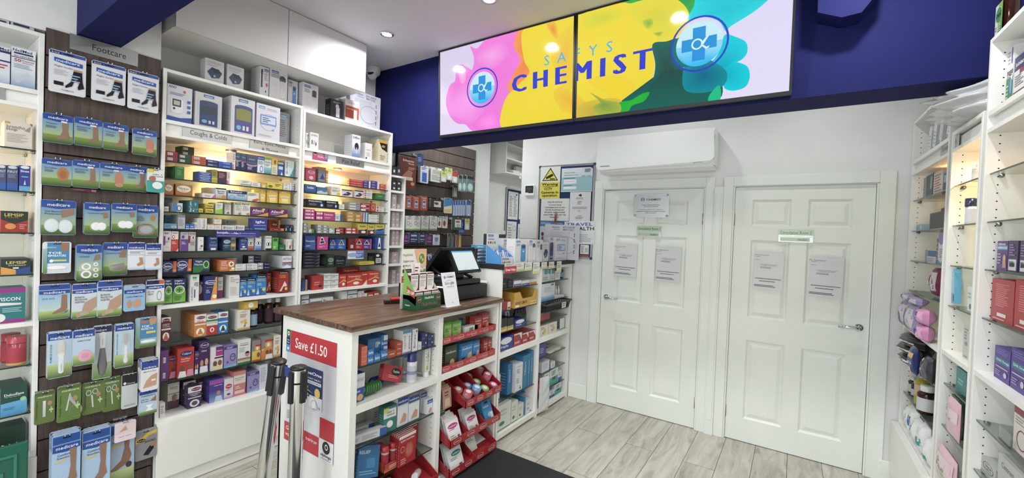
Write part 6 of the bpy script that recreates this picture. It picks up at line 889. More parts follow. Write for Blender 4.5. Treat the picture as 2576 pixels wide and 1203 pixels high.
D('''
msock|sock_pack|white flight sock pack with black socks picture|#dcdde4|r 0 .92 1 1 #3c5ca0;r .02 .925 .3 .975 #26304c;t .16 .95 .22 .03 #e8ecf4 BLACK;p #2c5cb0 .12 .84 .12 .74 .5 .7 .92 .7 .92 .8;t .5 .775 .66 .065 #f4f6fc medicare;t .38 .63 .5 .05 #667 Flight Socks;l .12 .42 .55 .56 #b8bcc8 5;r .12 .17 .38 .26 #22242a;t .5 .07 .35 .035 #889 FLEMING;p #bb8c6c .66 .63 .9 .63 .9 .57 .66 .57;p #20222a .66 .58 .9 .58 .92 .35 .97 .2 .8 .14 .78 .2 .82 .3 .7 .38 .62 .2 .44 .13 .43 .18 .58 .3;l .6 .3 .85 .5 #8fb0d8 3
mprf|foot_care_pack|blue foot care pack with white pad blister|#d6dde4|r .15 .32 .95 1 #3a87b8;p #a0704c .6 .98 .95 .98 .9 .75 .7 .66;t .3 .84 .36 .05 #f0d8c8 PROFOOT;T .42 .66 .5 .07 #f4f8fc TOE;T .5 .57 .66 .07 #f4f8fc SEPARATORS;r .35 .38 .85 .44 #e0c838;e .3 .4 .07 .05 #f0f4f8;g 0 0 .15 .8 #5c8a3c #9ab8c8;e .5 .18 .35 .06 #f4f4f4
mpls|foot_care_pack|rounded white plaster pack with blue cap|#e0e2e8|r 0 .76 1 1 #2a4596;t .5 .83 .85 .07 #f0f4fc medicare;e .5 .99 .5 .04 #2a4596;r 0 .55 1 .56 #6a9cc8;l .1 .6 .9 .7 #99a 3;p #c08a68 .65 .45 .85 .45 .9 .2 .6 .12 .5 .2 .7 .28;g 0 0 1 .08 #9ac0e0 #d0dce8
mspur|foot_care_pack|heel spur pack with blue shoe picture|#9cc0e0|r 0 .86 1 1 #24489c;t .5 .78 .7 .075 #f0f4fc medicare;p #24489c 0 .84 1 .84 1 .74 .5 .71 0 .74;t .5 .78 .7 .075 #f0f4fc medicare;g 0 0 1 .25 #3c6424 #b4cc6c;g 0 .25 1 .7 #b8d0c8 #8fb8e0;t .3 .6 .4 .05 #3c5c90 SPUR PADS;p #93705a .72 .7 .9 .7 .92 .3 .85 .2 .45 .14 .42 .18 .7 .32;p #3c6cb0 .5 .12 .9 .16 .95 .26 .8 .16
mbun|foot_care_pack|bunion sleeve pack with foot on grass|#c8d4dc|r 0 .85 1 1 #24489c;p #24489c 0 .83 1 .83 1 .74 .5 .71 0 .74;t .5 .78 .7 .07 #f0f4fc medicare;g 0 0 1 .2 #3c6424 #a8c068;t .3 .62 .38 .05 #445 BUNION;t .36 .55 .5 .05 #445 PROTECTOR;t .3 .48 .38 .05 #445 SLEEVES;p #b89478 .5 .45 .98 .62 .98 .3 .6 .1 .2 .02 .15 .1 .4 .2;e .5 .14 .2 .06 #b0a888
mcor|foot_care_pack|short pack with small feet pictures|#8fb8dc|r 0 .8 1 1 #9ab4d4;p #24489c 0 .84 1 .84 1 .7 .5 .67 0 .7;t .5 .76 .75 .08 #f0f4fc medicare;e .25 .28 .12 .17 #c09070;e .62 .28 .2 .17 #c8987a;t .5 .56 .8 .05 #345 CORN REMOVAL
mtor|foot_care_pack|toe rest pack with pale foot outline|#e0e2e6|r 0 .84 1 1 #22305c;r .7 .84 1 1 #c8602c;p #24489c 0 .8 1 .8 1 .68 .5 .64 0 .68;t .5 .73 .75 .08 #f0f4fc medicare;t .25 .55 .35 .06 #445 GEL TOE;t .25 .45 .3 .06 #445 RESTS;o .72 .38 .14 .2 #9a9a98 .8;g 0 0 1 .14 #3c5c24 #90b060
mpum|foot_file_pack|pack with white pumice stone on handle|#b4cce0|r 0 .84 1 1 #24489c;t .5 .89 .8 .07 #f0f4fc medicare;g 0 0 1 .3 #4a6a2c #b8cc80;v .13 .55 .08 .4 #445c80 PUMICE STONE;e .55 .74 .16 .08 #c8c4bc;r .39 .5 .71 .74 #c8c4bc;e .55 .5 .16 .05 #d8dcdc;r .44 .12 .66 .5 #dfe4e6;e .55 .12 .11 .04 #dfe4e6;v .56 .22 .05 .15 #456 medicare
mbru|foot_file_pack|pack with pink square foot brush|#b4cce0|r 0 .8 1 1 #24489c;t .5 .86 .8 .08 #f0f4fc medicare;g 0 0 1 .3 #567a34 #b8cc80;t .5 .7 .6 .04 #567 PUMICE STONE;e .55 .26 .32 .17 #e08ab0;r .3 .16 .8 .36 #e58fb4;r .38 .2 .72 .33 #d0709c
mpad2|foot_file_pack|pack with long black paddle foot file|#c0ccd8|r 0 .88 1 1 #26345c;t .4 .93 .6 .05 #e0e4f0 medicare;g 0 0 1 .3 #5a8234 #a8b890;e .5 .84 .2 .05 #dfe4e6;p #dfe4e6 .32 .84 .68 .84 .62 .55 .38 .55;p #26282c .36 .58 .64 .58 .76 .25 .66 .08 .5 .04 .34 .08 .24 .25;v .5 .7 .06 .12 #345 medicare
mdual|foot_file_pack|pack with oval metal foot file|#b4cce0|r 0 .86 1 1 #24489c;t .5 .92 .75 .055 #f0f4fc medicare;g 0 0 1 .3 #4a6a2c #b8cc80;v .12 .55 .07 .5 #445c80 DUAL ACTION FOOT FILE;e .58 .66 .2 .18 #c0c4c8;e .58 .66 .14 .14 #9aa0a4;r .5 .2 .66 .5 #dfe2e4;e .58 .16 .12 .07 #dfe2e4
mtpr|foot_care_pack|blue foot care toe protector pack|#9ab8c8|r .22 .3 1 1 #3a87b8;p #c89468 .6 .98 1 .98 .95 .78 .7 .72;r .22 .84 .55 .92 #d0683c;T .45 .72 .36 .07 #f4f8fc TOE;T .55 .63 .6 .07 #f4f8fc PROTECTOR;r .5 .46 .95 .54 #e0c838;e .6 .2 .36 .05 #f0f0f0;g 0 0 .2 1 #5c8a3c #9ab8c8;g .2 0 1 .12 #3c5c24 #7a9a50
mnail|nail_tool_pack|olive green pack with steel nail clipper|#62783a|r 0 .9 1 1 #50682c;t .5 .86 .7 .06 #dfe6c8 medicare;v .1 .45 .1 .6 #26341c Toenail Clippers;g .4 .2 .55 .72 #b8bcbc #d8dcdc;e .75 .62 .12 .08 #a88a5c;r .8 .3 .86 .5 #b4c888;r .72 .37 .94 .43 #b4c888
mcut|nail_tool_pack|olive green pack with steel cuticle nipper|#62803a|r 0 .92 1 1 #50682c;t .55 .88 .75 .06 #dfe6c8 medicare;v .12 .45 .1 .6 #26341c Cuticle Clippers;p #c4c8c8 .5 .78 .56 .78 .42 .3 .34 .3;p #a8acac .54 .75 .9 .35 .85 .3 .5 .6;e .75 .62 .12 .08 #a88a5c;o .8 .25 .3 .18 #88a05c .93;r .84 .3 .9 .5 #b4c888;r .76 .37 .98 .43 #b4c888
msci|nail_tool_pack|olive green pack with steel cuticle scissors|#62783a|r 0 .92 1 1 #50682c;t .5 .88 .75 .06 #dfe6c8 medicare;v .12 .45 .1 .6 #26341c Cuticle Scissors;o .3 .68 .14 .09 #c4c8c8 .75;o .62 .7 .14 .09 #c4c8c8 .75;p #c4c8c8 .42 .6 .5 .6 .56 .2 .48 .2;e .78 .6 .12 .08 #a88a5c;r .84 .3 .9 .5 #b4c888;r .76 .37 .98 .43 #b4c888
mdrt|nail_tool_pack|clear sachet pack with black top|#c4ccca|r 0 .68 1 1 #1e2024;t .6 .72 .5 .05 #d8d8dc Denty;e .18 .74 .1 .04 #d8d8dc;g .15 .06 .85 .12 #8a8e90 #c8ccce
mcrn|foot_care_pack|white corn plaster pack with toes picture|#e2e0e2|r 0 .72 1 1 #2a4596;t .5 .78 .75 .06 #f0f4fc medicare;t .5 .64 .75 .04 #667 MEDICATED;p #c89a7c .1 .1 .9 .14 .95 .55 .6 .5 .3 .35;r .6 .3 .85 .36 #e8e8e8
msof|foot_care_pack|pack with soft white toe spreader|#b4cce0|r 0 .86 1 1 #24489c;t .5 .8 .8 .08 #24489c medicare;t .3 .64 .4 .06 #345 Soft Toe;t .32 .55 .45 .06 #345 Spreader;p #96735c .6 .55 .95 .75 .95 .5;p #eef0f2 .35 .4 .8 .4 .65 .28 .8 .14 .35 .14 .5 .28;g 0 0 1 .14 #3c6424 #90b060
mins|insole_pack|tall comfort insole pack with bare leg|#a4c4e4|r 0 .85 1 1 #3462a8;r .04 .87 .96 .98 #2450a0;p #2450a0 0 .84 1 .84 1 .74 .5 .7 0 .72;t .52 .785 .8 .055 #f0f4fc medicare;t .4 .66 .45 .04 #2c4470 Comfort;t .38 .61 .42 .035 #2c4470 Insoles;p #e0c050 .1 .56 .5 .58 .48 .55 .1 .53;p #93705a .6 .74 .86 .74 .84 .35 .9 .2 .7 .1 .3 .04 .35 .1 .6 .25 .66 .45;g 0 0 1 .08 #567a34 #a4c090
mins2|insole_pack|comfort insole pack with foot above grass|#a4bcd4|r 0 .85 1 1 #3462a8;t .4 .72 .5 .04 #2c4470 INSOLES;p #e0c050 .1 .66 .5 .68 .48 .65 .1 .63;p #8c6850 .6 .86 .84 .86 .8 .6 .9 .45 .8 .34 .4 .26 .1 .22 .12 .28 .5 .4 .62 .6;e .8 .3 .12 .05 #3a3c40;g 0 0 1 .25 #4a6a2c #b8cc80
mpnk|foot_care_pack|pale pink lash or nail box with card|#e0ccd0|r 0 0 1 .4 #e8d2da;t .5 .25 .6 .07 #a07080 lash care;p #c89a80 .2 .5 .5 .8 .6 .55
msch|sock_pack|grey and yellow sock pack with ankle picture|#8c8e90|p #e0b428 0 .6 .35 .62 .6 .8 1 .84 1 .96 .5 .9 .3 .78 0 .75;e .25 .68 .2 .06 #26282c;t .25 .68 .3 .05 #e8d050 Scholl;T .68 .6 .5 .08 #2a2c30 SOCKS;p #22242a .35 .15 .7 .45 .85 .45 .85 .3 .6 .1;p #b87850 .65 .45 .95 .6 .95 .4 .75 .38
msaf|corn_pack|teal and yellow corn plaster pack|#2ca4a0|r 0 .5 1 .85 #e4e6e4;r 0 .85 .4 1 #e0cc30;r .4 .85 1 1 #e4e6e4;t .6 .78 .6 .06 #26342c safe +;t .6 .7 .6 .06 #26342c sound;e .3 .58 .2 .12 #b06a58;e .6 .3 .3 .16 #e8ecec
mstr|strip_label|slim pink strip label|#6a2c40|l .1 .3 .6 .7 #c8909c 1;r .8 .1 1 .9 #d070a0
''')
# ================================================================ putting packs on shelves
ORD = 'leftmost second third fourth fifth sixth seventh eighth ninth tenth eleventh twelfth thirteenth fourteenth fifteenth sixteenth seventeenth eighteenth nineteenth twentieth'.split()
def ordn(i): return ORD[i] if i < len(ORD) else 'twenty-'+['first', 'second', 'third', 'fourth', 'fifth', 'sixth'][i-len(ORD)]
LEV = {1: [''], 2: ['lower ', 'upper '], 3: ['lowest ', 'middle ', 'topmost '], 4: ['lowest ', 'second-up ', 'third-up ', 'topmost '], 5: ['lowest ', 'second-up ', 'middle ', 'fourth-up ', 'topmost '], 6: ['lowest ', 'second-up ', 'third-up ', 'fourth-up ', 'fifth-up ', 'topmost ']}
_pm = {}
def packmesh(key, w, h, d, m='ink'):
    kk = (key, round(w, 3), round(h, 3), round(d, 3), m)
    if kk not in _pm:
        body, spec = DES[key][2], DES[key][3]; b_ = MB(); b_.box(-w/2, w/2, 0, d, 0, h, body, m)
        printer(b_, w, h, spec, 0, -w/2, 0, m=m)
        c = hx(body); dk = tuple(v*.55 for v in c[:3])+(1,)
        # side panel print: fine lines, and a flap line on the top
        rr = random.Random(key); X = -w/2-.0002
        if h > .05:
            n = 6; lcol = lerp(c, hx('#ffffff') if sum(c[:3]) < 1.2 else hx('#555555'), .35)
            for i in range(n): z = h*(.2+.55*i/n); b_.f([(X, d*.85, z), (X, d*(.15+.3*rr.random()), z), (X, d*.15, z+h*.02), (X, d*.85, z+h*.02)], lcol, m)
        b_.f([(-w/2+.001, d*.5, h+.0002), (w/2-.001, d*.5, h+.0002), (w/2-.001, d*.5+.0012, h+.0002), (-w/2+.001, d*.5+.0012, h+.0002)], dk, m)
        _pm[kk] = b_.data(DES[key][0])
    return _pm[kk]
CATS = {'medicine_box': 'medicine box', 'tall_box': 'medicine box', 'eye_drop_box': 'medicine box', 'spray_box': 'medicine box', 'patch_box': 'medicine box', 'carton': 'box'}
def put(key, w, h, d, loc, rz, label, group=None, m='ink', rx=0, ry=0):
    o = bpy.data.objects.new(DES[key][0], packmesh(key, w, h, d, m)); SC.collection.objects.link(o); o.location = loc; o.rotation_euler = (rx, ry, rz)
    return tag(o, label, CATS.get(DES[key][0], DES[key][0].replace('_', ' ')), group)
UND = {}
def fit(l):
    for a, b_ in ((' with small print', ''), ('standing on top of', 'on top of'), (' from left on ', ' from left, '), ('in a stack', ''), (' box with ', ' box, '), (' picture', ''), ('upright ', ''), ('smiling ', ''), ('upper open shelf of', 'upper shelf,'), ('pain relief', 'pain')):
        if len(l.split()) > 16: l = l.replace(a, b_)
    return l
def row(place, Zo, X, z, face, items, dep=.11, ins=.02, lim=None):
    """items: (design, x0, x1, ytop, {n stack, ins inset, d depth, k copies behind, a turn}) in zoomed photo pixels, read once and turned into metres on the shelf"""
    (ox, oy), s = Zo; out = []
    for it in items:
        key, xa, xb, yt = it[:4]; op = it[4] if len(it) > 4 else {}
        Xf = X-face*op.get('ins', ins); ya, _ = onX(ox+xa/s, oy+(yt+10)/s, Xf); yb_, _ = onX(ox+xb/s, oy+(yt+10)/s, Xf); zt = onX(ox+(xa+xb)/2/s, oy+yt/s, Xf)[1]
        w = abs(yb_-ya)*.985; h = zt-z; n = op.get('n', 1)
        if lim: 
            c = (ya+yb_)/2; lo, hi = max(c-w/2, lim[0]), min(c+w/2, lim[1])
            if hi-lo < .008: continue
            w = hi-lo; ya = lo; yb_ = hi
        if h < .01: h = .02*n
        if lim in UND:
            mx = min([u for u in UND[lim] if u > z+.02] or [9])-.003
            h = min(h, mx-z)
        out.append([(ya+yb_)/2, key, w, h/n, Xf, op, n])
    out.sort(key=lambda q: q[0]*face)
    for i, (yc, key, w, h, Xf, op, n) in enumerate(out):
        d = op.get('d', dep); k = op.get('k', 0); look = DES[key][1]
        for c in range(k+1):
            xx = Xf-face*c*(d+.001)
            for lv in range(n):
                pos = 'leftmost' if i == 0 else ordn(i)+' from left'
                lab = '%s%s, %s %s' % (LEV[n][lv] if n in LEV else '', look, pos, place)
                if c: lab = ('second-row ', 'third-row ', 'fourth-row ', 'fifth-row ')[c-1]+lab
                lab = fit(lab)
                put(key, w, h-.0006, d, (xx, yc, z+lv*h+.0003), R(90*face)+R(op.get('a', 0)), lab, op.get('g') or 'medicine boxes '+place)
    return out
Z5 = ((400, 350), 5.011); Z6 = ((400, 560), 5.47); Z7 = ((390, 740), 3.76); Z4 = ((400, 130), 4.01); Z8 = ((740, 350), 2.797)
XG = -2.985; LC = (.914, 1.672); LP = (1.729, 2.489)
UND[LC] = [.615, .844, 1.048, 1.238, 1.369, 1.50, 1.599, 1.694, 1.79, 1.887, 2.012, 2.105, 2.385]; UND[LP] = [.615, .844, 1.048, 1.235, 1.367, 1.492, 1.592, 1.686, 1.789, 1.879, 2.012, 2.10, 2.37]
UND[(2.552, 2.748)] = [z-.021 for z in (.85, 1.04, 1.23, 1.398, 1.565, 1.737, 1.904, 2.042)]+[2.27]
row('on top coughs glass shelf', Z5, XG, 1.895, 1, [('rf', 78, 240, 155, dict(n=2)), ('gf', 245, 408, 195, dict(n=2)), ('gf', 285, 445, 95, dict(n=4, ins=.115, d=.1)), ('of', 412, 596, 218, dict(n=2)), ('nf', 600, 745, 262, dict(n=2)), ('bf', 750, 918, 288, dict(n=2)), ('wp', 930, 968, 135), ('nq1', 970, 1035, 140), ('nq2', 1037, 1104, 140), ('nq3', 1106, 1240, 165), ('wb', 1244, 1330, 205), ('gt', 1334, 1418, 212), ('yw', 1422, 1498, 248), ('by', 1502, 1570, 285), ('be', 1592, 1706, 262)], lim=LC, dep=.085)
row('on second coughs glass shelf', Z5, XG, 1.798, 1, [('dgrn', 105, 192, 350, dict(ins=.1)), ('grn', 205, 320, 345), ('bls', 500, 662, 415, dict(n=2)), ('olv', 667, 740, 385), ('mar', 745, 850, 405), ('wp', 856, 900, 412), ('wg', 1030, 1158, 515), ('wpl', 1162, 1280, 545), ('yel', 1284, 1360, 545, dict(ins=.03)), ('sch', 1366, 1560, 545), ('wpl', 1568, 1645, 560, dict(n=2)), ('wpur', 1650, 1732, 560, dict(n=2))], lim=LC, dep=.085)
row('on third coughs glass shelf', Z5, XG, 1.702, 1, [('pir', 70, 185, 562), ('pir', 210, 425, 575), ('pfl', 545, 712, 685), ('wp', 625, 700, 612, dict(ins=.13)), ('bar', 716, 850, 618), ('ben', 872, 1110, 652), ('pop', 1114, 1262, 672), ('yel', 1266, 1350, 618, dict(ins=.03)), ('yel', 1366, 1500, 645), ('yel', 1516, 1660, 660)], lim=LC)
row('on fourth coughs glass shelf', Z5, XG, 1.607, 1, [('wbc', 68, 122, 850), ('tub', 175, 298, 805), ('gws', 85, 170, 735, dict(ins=.14)), ('ear', 375, 497, 775, dict(d=.15)), ('otx', 500, 556, 875), ('otx', 590, 690, 816, dict(n=2)), ('lime', 716, 805, 805), ('erl', 830, 910, 795, dict(ins=.04)), ('erl2', 958, 1038, 798, dict(ins=.03)), ('erl2', 1042, 1152, 800), ('alv', 1154, 1382, 862), ('alv', 1386, 1624, 882)], lim=LC)
row('on fifth coughs glass shelf', Z5, XG, 1.508, 1, [('lbl', 75, 205, 960, dict(ins=.13)), ('lbl', 66, 230, 1065), ('gws', 242, 332, 955), ('sbl', 336, 386, 1068), ('sbl', 390, 445, 1070), ('wbc', 448, 482, 1050), ('wtx', 486, 606, 1000), ('wot', 612, 698, 1070), ('wot', 702, 790, 998, dict(n=2)), ('wbc', 796, 952, 1088), ('wbc', 835, 985, 1015, dict(ins=.14, n=2)), ('wbc', 956, 1080, 1086), ('tbl', 1084, 1140, 1110), ('tbl', 1144, 1176, 1110), ('igl', 1180, 1366, 1002, dict(d=.06)), ('ral', 1384, 1530, 1018, dict(ins=.09)), ('rfl', 1400, 1582, 1122, dict(d=.06)), ('nav', 1588, 1640, 1082), ('nav', 1643, 1700, 1082)], lim=LC)
row('on sixth coughs glass shelf', Z6, XG, 1.377, 1, [('tep', 64, 168, 115), ('ery', 171, 270, 120), ('epu', 302, 404, 130), ('emr', 408, 506, 130), ('wey', 540, 615, 200), ('opn', 620, 685, 195, dict(ins=.1)), ('opt', 692, 808, 195), ('opn', 884, 988, 215), ('opg', 990, 1060, 195), ('ebl', 1112, 1222, 222), ('mrr', 1225, 1304, 200), ('mrb', 1330, 1410, 195), ('mrw', 1470, 1550, 185), ('eg', 1560, 1645, 208), ('eg', 1650, 1705, 208, dict(ins=.1)), ('sg', 1655, 1738, 305, dict(d=.06)), ('wry', 1748, 1872, 230)], lim=LC)
row('on seventh coughs glass shelf', Z6, XG, 1.246, 1, [('bch', 55, 244, 535), ('bch', 250, 452, 505), ('nnf', 470, 700, 500), ('dnf', 835, 1046, 515, dict(d=.045, k=4)), ('snk', 1050, 1200, 575, dict(n=2, d=.08)), ('snk', 920, 1075, 490, dict(ins=.14, d=.08, n=4)), ('vik', 1214, 1358, 568, dict(n=2, d=.06)), ('vkn', 1230, 1406, 455, dict(n=4, ins=.09, d=.08)), ('vkn', 1362, 1530, 550, dict(n=2, d=.06)), ('spc', 1698, 1868, 460, dict(d=.2))], lim=LC)
row('on white coughs middle shelf', Z6, XG, 1.07, 1, [('nnt', 78, 192, 775), ('nnt', 196, 372, 772), ('sud', 432, 556, 710, dict(d=.14)), ('mrd', 560, 622, 800, dict(ins=.05)), ('bct', 628, 805, 738), ('bpl', 812, 882, 750, dict(ins=.05)), ('brs', 968, 1112, 722), ('rob', 1116, 1208, 775), ('rob', 1212, 1334, 765), ('rob', 1340, 1480, 722), ('rbr', 1482, 1546, 690, dict(ins=.1)), ('rbr', 1650, 1786, 672, dict(d=.14))], lim=LC)
row('on eighth coughs glass shelf', Z7, XG, .852, 1, [('bym', 62, 150, 220), ('byo', 374, 486, 192, dict(d=.05, k=3)), ('byr', 489, 596, 192), ('byb', 599, 692, 168), ('bee', 780, 902, 147)], lim=LC)
row('on ninth coughs glass shelf', Z7, XG, .623, 1, [('pus', 56, 130, 535, dict(n=2)), ('crr', 120, 208, 585, dict(ins=.05)), ('cr6', 212, 372, 512), ('cpu', 375, 414, 540, dict(ins=.03)), ('cpu', 417, 516, 440, dict(ins=.03)), ('cmb', 530, 645, 500), ('lil', 655, 776, 490), ('par', 785, 906, 430), ('nuy', 920, 1002, 440), ('nuo', 1008, 1118, 398), ('bee', 1122, 1192, 395)], lim=LC)
row('on coughs bottom shelf', Z7, XG, .42, 1, [('viv', 122, 232, 840, dict(ins=.1)), ('bpu', 312, 440, 872, dict(d=.06)), ('bpu', 268, 385, 825, dict(ins=.09, d=.06)), ('bre', 400, 498, 830, dict(ins=.12, d=.08)), ('cbl', 516, 650, 806), ('fyb', 655, 742, 802), ('bpk', 746, 860, 732), ('lil', 876, 985, 738), ('wbl', 990, 1075, 668, dict(d=.18)), ('wpl', 46, 96, 1032, dict(d=.05, ins=.012))], lim=LC)
G = dict
row('standing on top of coughs shelf unit', Z4, -2.985, 2.4085, 1, [('lum', 466, 660, 85, dict(d=.07)), ('lum', 688, 860, 147, dict(d=.07)), ('ths', 1020, 1112, 155, dict(d=.12)), ('thm', 1118, 1300, 188, dict(d=.07)), ('thb', 1304, 1402, 292, dict(ins=.06, d=.08))], ins=.02)
row('standing on top of pain relief unit', Z4, -2.985, 2.3905, 1, [('thg', 1450, 1610, 327, dict(d=.09)), ('blk', 1732, 1856, 488, dict(d=.07)), ('rdw', 1882, 2020, 492, dict(d=.05)), ('sca', 1925, 2240, 420, dict(ins=.09, d=.05, a=0))], ins=.015)
row('on upper open shelf of coughs unit', Z4, -2.985, 2.1255, 1, [('and', 84, 340, 348), ('bpm', 366, 640, 428), ('bpy', 730, 972, 470), ('lcd', 986, 1226, 542, dict(d=.09)), ('lcg', 1210, 1332, 618, dict(ins=.1))], lim=LC, ins=.012, dep=.13)
row('on upper open shelf of pain unit', Z4, -2.985, 2.1205, 1, [('ovu', 1482, 1520, 822, dict(ins=.03)), ('ovu', 1524, 1612, 820), ('dif', 1950, 2035, 842, dict(d=.1)), ('sor', 2080, 2152, 925), ('gld', 2215, 2306, 892, dict(d=.14))], lim=LP, ins=.012, dep=.08)
row('on top pain relief glass shelf', Z8, XG, 1.887, 1, [('ppk', 84, 152, 205), ('gbx', 172, 223, 198), ('org', 225, 240, 222), ('rgf', 376, 486, 286, dict(n=3)), ('puf', 489, 538, 294, dict(n=3)), ('puf', 541, 600, 296, dict(n=3)), ('orf', 603, 658, 320, dict(n=2))], lim=LP, dep=.09)
row('on second pain relief glass shelf', Z8, XG, 1.797, 1, [('hed', 76, 156, 320), ('hlb', 160, 234, 338), ('wyl', 262, 326, 335), ('nur', 334, 410, 356), ('nur', 426, 486, 362), ('wst', 489, 550, 360, dict(n=4)), ('grt', 574, 638, 384)], lim=LP, dep=.09)
row('on third pain relief glass shelf', Z8, XG, 1.694, 1, [('prm', 92, 220, 426), ('prm', 223, 312, 435), ('wpl', 318, 353, 458), ('slv', 384, 466, 446, dict(n=3)), ('rdf', 470, 538, 452, dict(n=2)), ('orb', 541, 573, 452), ('wst', 576, 632, 474, dict(n=2))], lim=LP, dep=.09)
row('on fourth pain relief glass shelf', Z8, XG, 1.60, 1, [('pkf', 72, 146, 493, dict(n=3)), ('pkf', 154, 204, 508, dict(n=2)), ('fem', 206, 288, 512), ('wbx', 290, 346, 530), ('glf', 374, 430, 505, dict(n=3)), ('glf', 432, 476, 530, dict(n=2)), ('str', 480, 520, 515), ('wfl', 524, 596, 532, dict(n=3))], lim=LP, dep=.09)
row('on fifth pain relief glass shelf', Z8, XG, 1.50, 1, [('slv', 66, 98, 590, dict(n=3)), ('gcp', 100, 140, 632), ('slv', 164, 203, 603, dict(n=3)), ('slv', 205, 243, 605, dict(n=3)), ('twl', 246, 286, 625), ('rdf', 294, 348, 628, dict(n=2)), ('rcp', 360, 440, 625, dict(n=2)), ('and2', 450, 514, 595), ('and2', 518, 566, 600), ('and3', 570, 636, 600)], lim=LP, dep=.09)
row('on sixth pain relief glass shelf', Z8, XG, 1.375, 1, [('pbl', 76, 152, 680), ('npk', 164, 240, 686), ('nbl', 250, 300, 700, dict(ins=.05)), ('nbl', 306, 364, 700), ('dre', 384, 430, 700), ('nre', 432, 482, 700), ('npu', 484, 545, 703), ('dgb', 490, 560, 686, dict(ins=.13, d=.07)), ('nwh', 572, 628, 688)], lim=LP, dep=.1)
row('on seventh pain relief glass shelf', Z8, XG, 1.243, 1, [('bks', 64, 180, 795, dict(n=5)), ('dgb', 234, 284, 815), ('bkb', 288, 364, 825), ('ylf', 460, 564, 862), ('bkw', 567, 620, 805)], lim=LP, dep=.1)
row('on white pain relief middle shelf', Z8, XG, 1.07, 1, [('bsl', 56, 98, 990), ('rbs', 126, 204, 962), ('wpk', 210, 260, 948, dict(n=3)), ('wpk', 262, 314, 948, dict(n=3)), ('sol', 318, 368, 955), ('sol', 372, 480, 950), ('sol', 340, 460, 902, dict(ins=.14, d=.08)), ('sow', 470, 521, 935, dict(ins=.04)), ('sol', 524, 600, 930)], lim=LP, dep=.1)
row('on pain unit shelf behind the worktop', Z8, XG, .852, 1, [('wpk', 52, 104, 1100, dict(n=2)), ('wpk', 112, 195, 1122, dict(n=2)), ('wbc', 198, 274, 1112, dict(n=2)), ('wpk', 278, 330, 1132), ('wcn', 336, 374, 1070), ('wpk', 380, 444, 1065, dict(n=2)), ('wtx', 450, 492, 1070), ('wpl', 494, 514, 1085), ('rsm', 518, 558, 1080, dict(n=2)), ('rsm', 561, 600, 1070, dict(n=2))], lim=LP, dep=.1)
# slim tower behind: dark and grey-pink cartons
ZT = ((980, 370), 3.342)
for nm, z, it in (('top of the slim tower', 2.0425, [('drk', 22, 58, 165), ('drk', 62, 98, 158)]), ('second tower shelf', 1.904, [('drk', 22, 58, 285, G(n=2)), ('drk', 62, 98, 285, G(n=2))]), ('third tower shelf', 1.737, [('pnk', 22, 60, 400, G(n=2)), ('pnk', 63, 92, 480)]), ('fourth tower shelf', 1.565, [('pnk', 22, 50, 540, G(n=3)), ('pnk', 53, 84, 540, G(n=3))]), ('fifth tower shelf', 1.398, [('pnk', 22, 48, 695, G(n=3)), ('pnk', 51, 80, 695, G(n=3))]), ('sixth tower shelf', 1.23, [('pnk', 22, 76, 882, G(n=2))]), ('seventh tower shelf', 1.04, [('pnk', 22, 54, 1035, G(n=3)), ('pnk', 58, 92, 1060, G(n=3))])):
    row('on '+nm, ZT, -3.06, z, 1, it, lim=(2.552, 2.748), dep=.09)
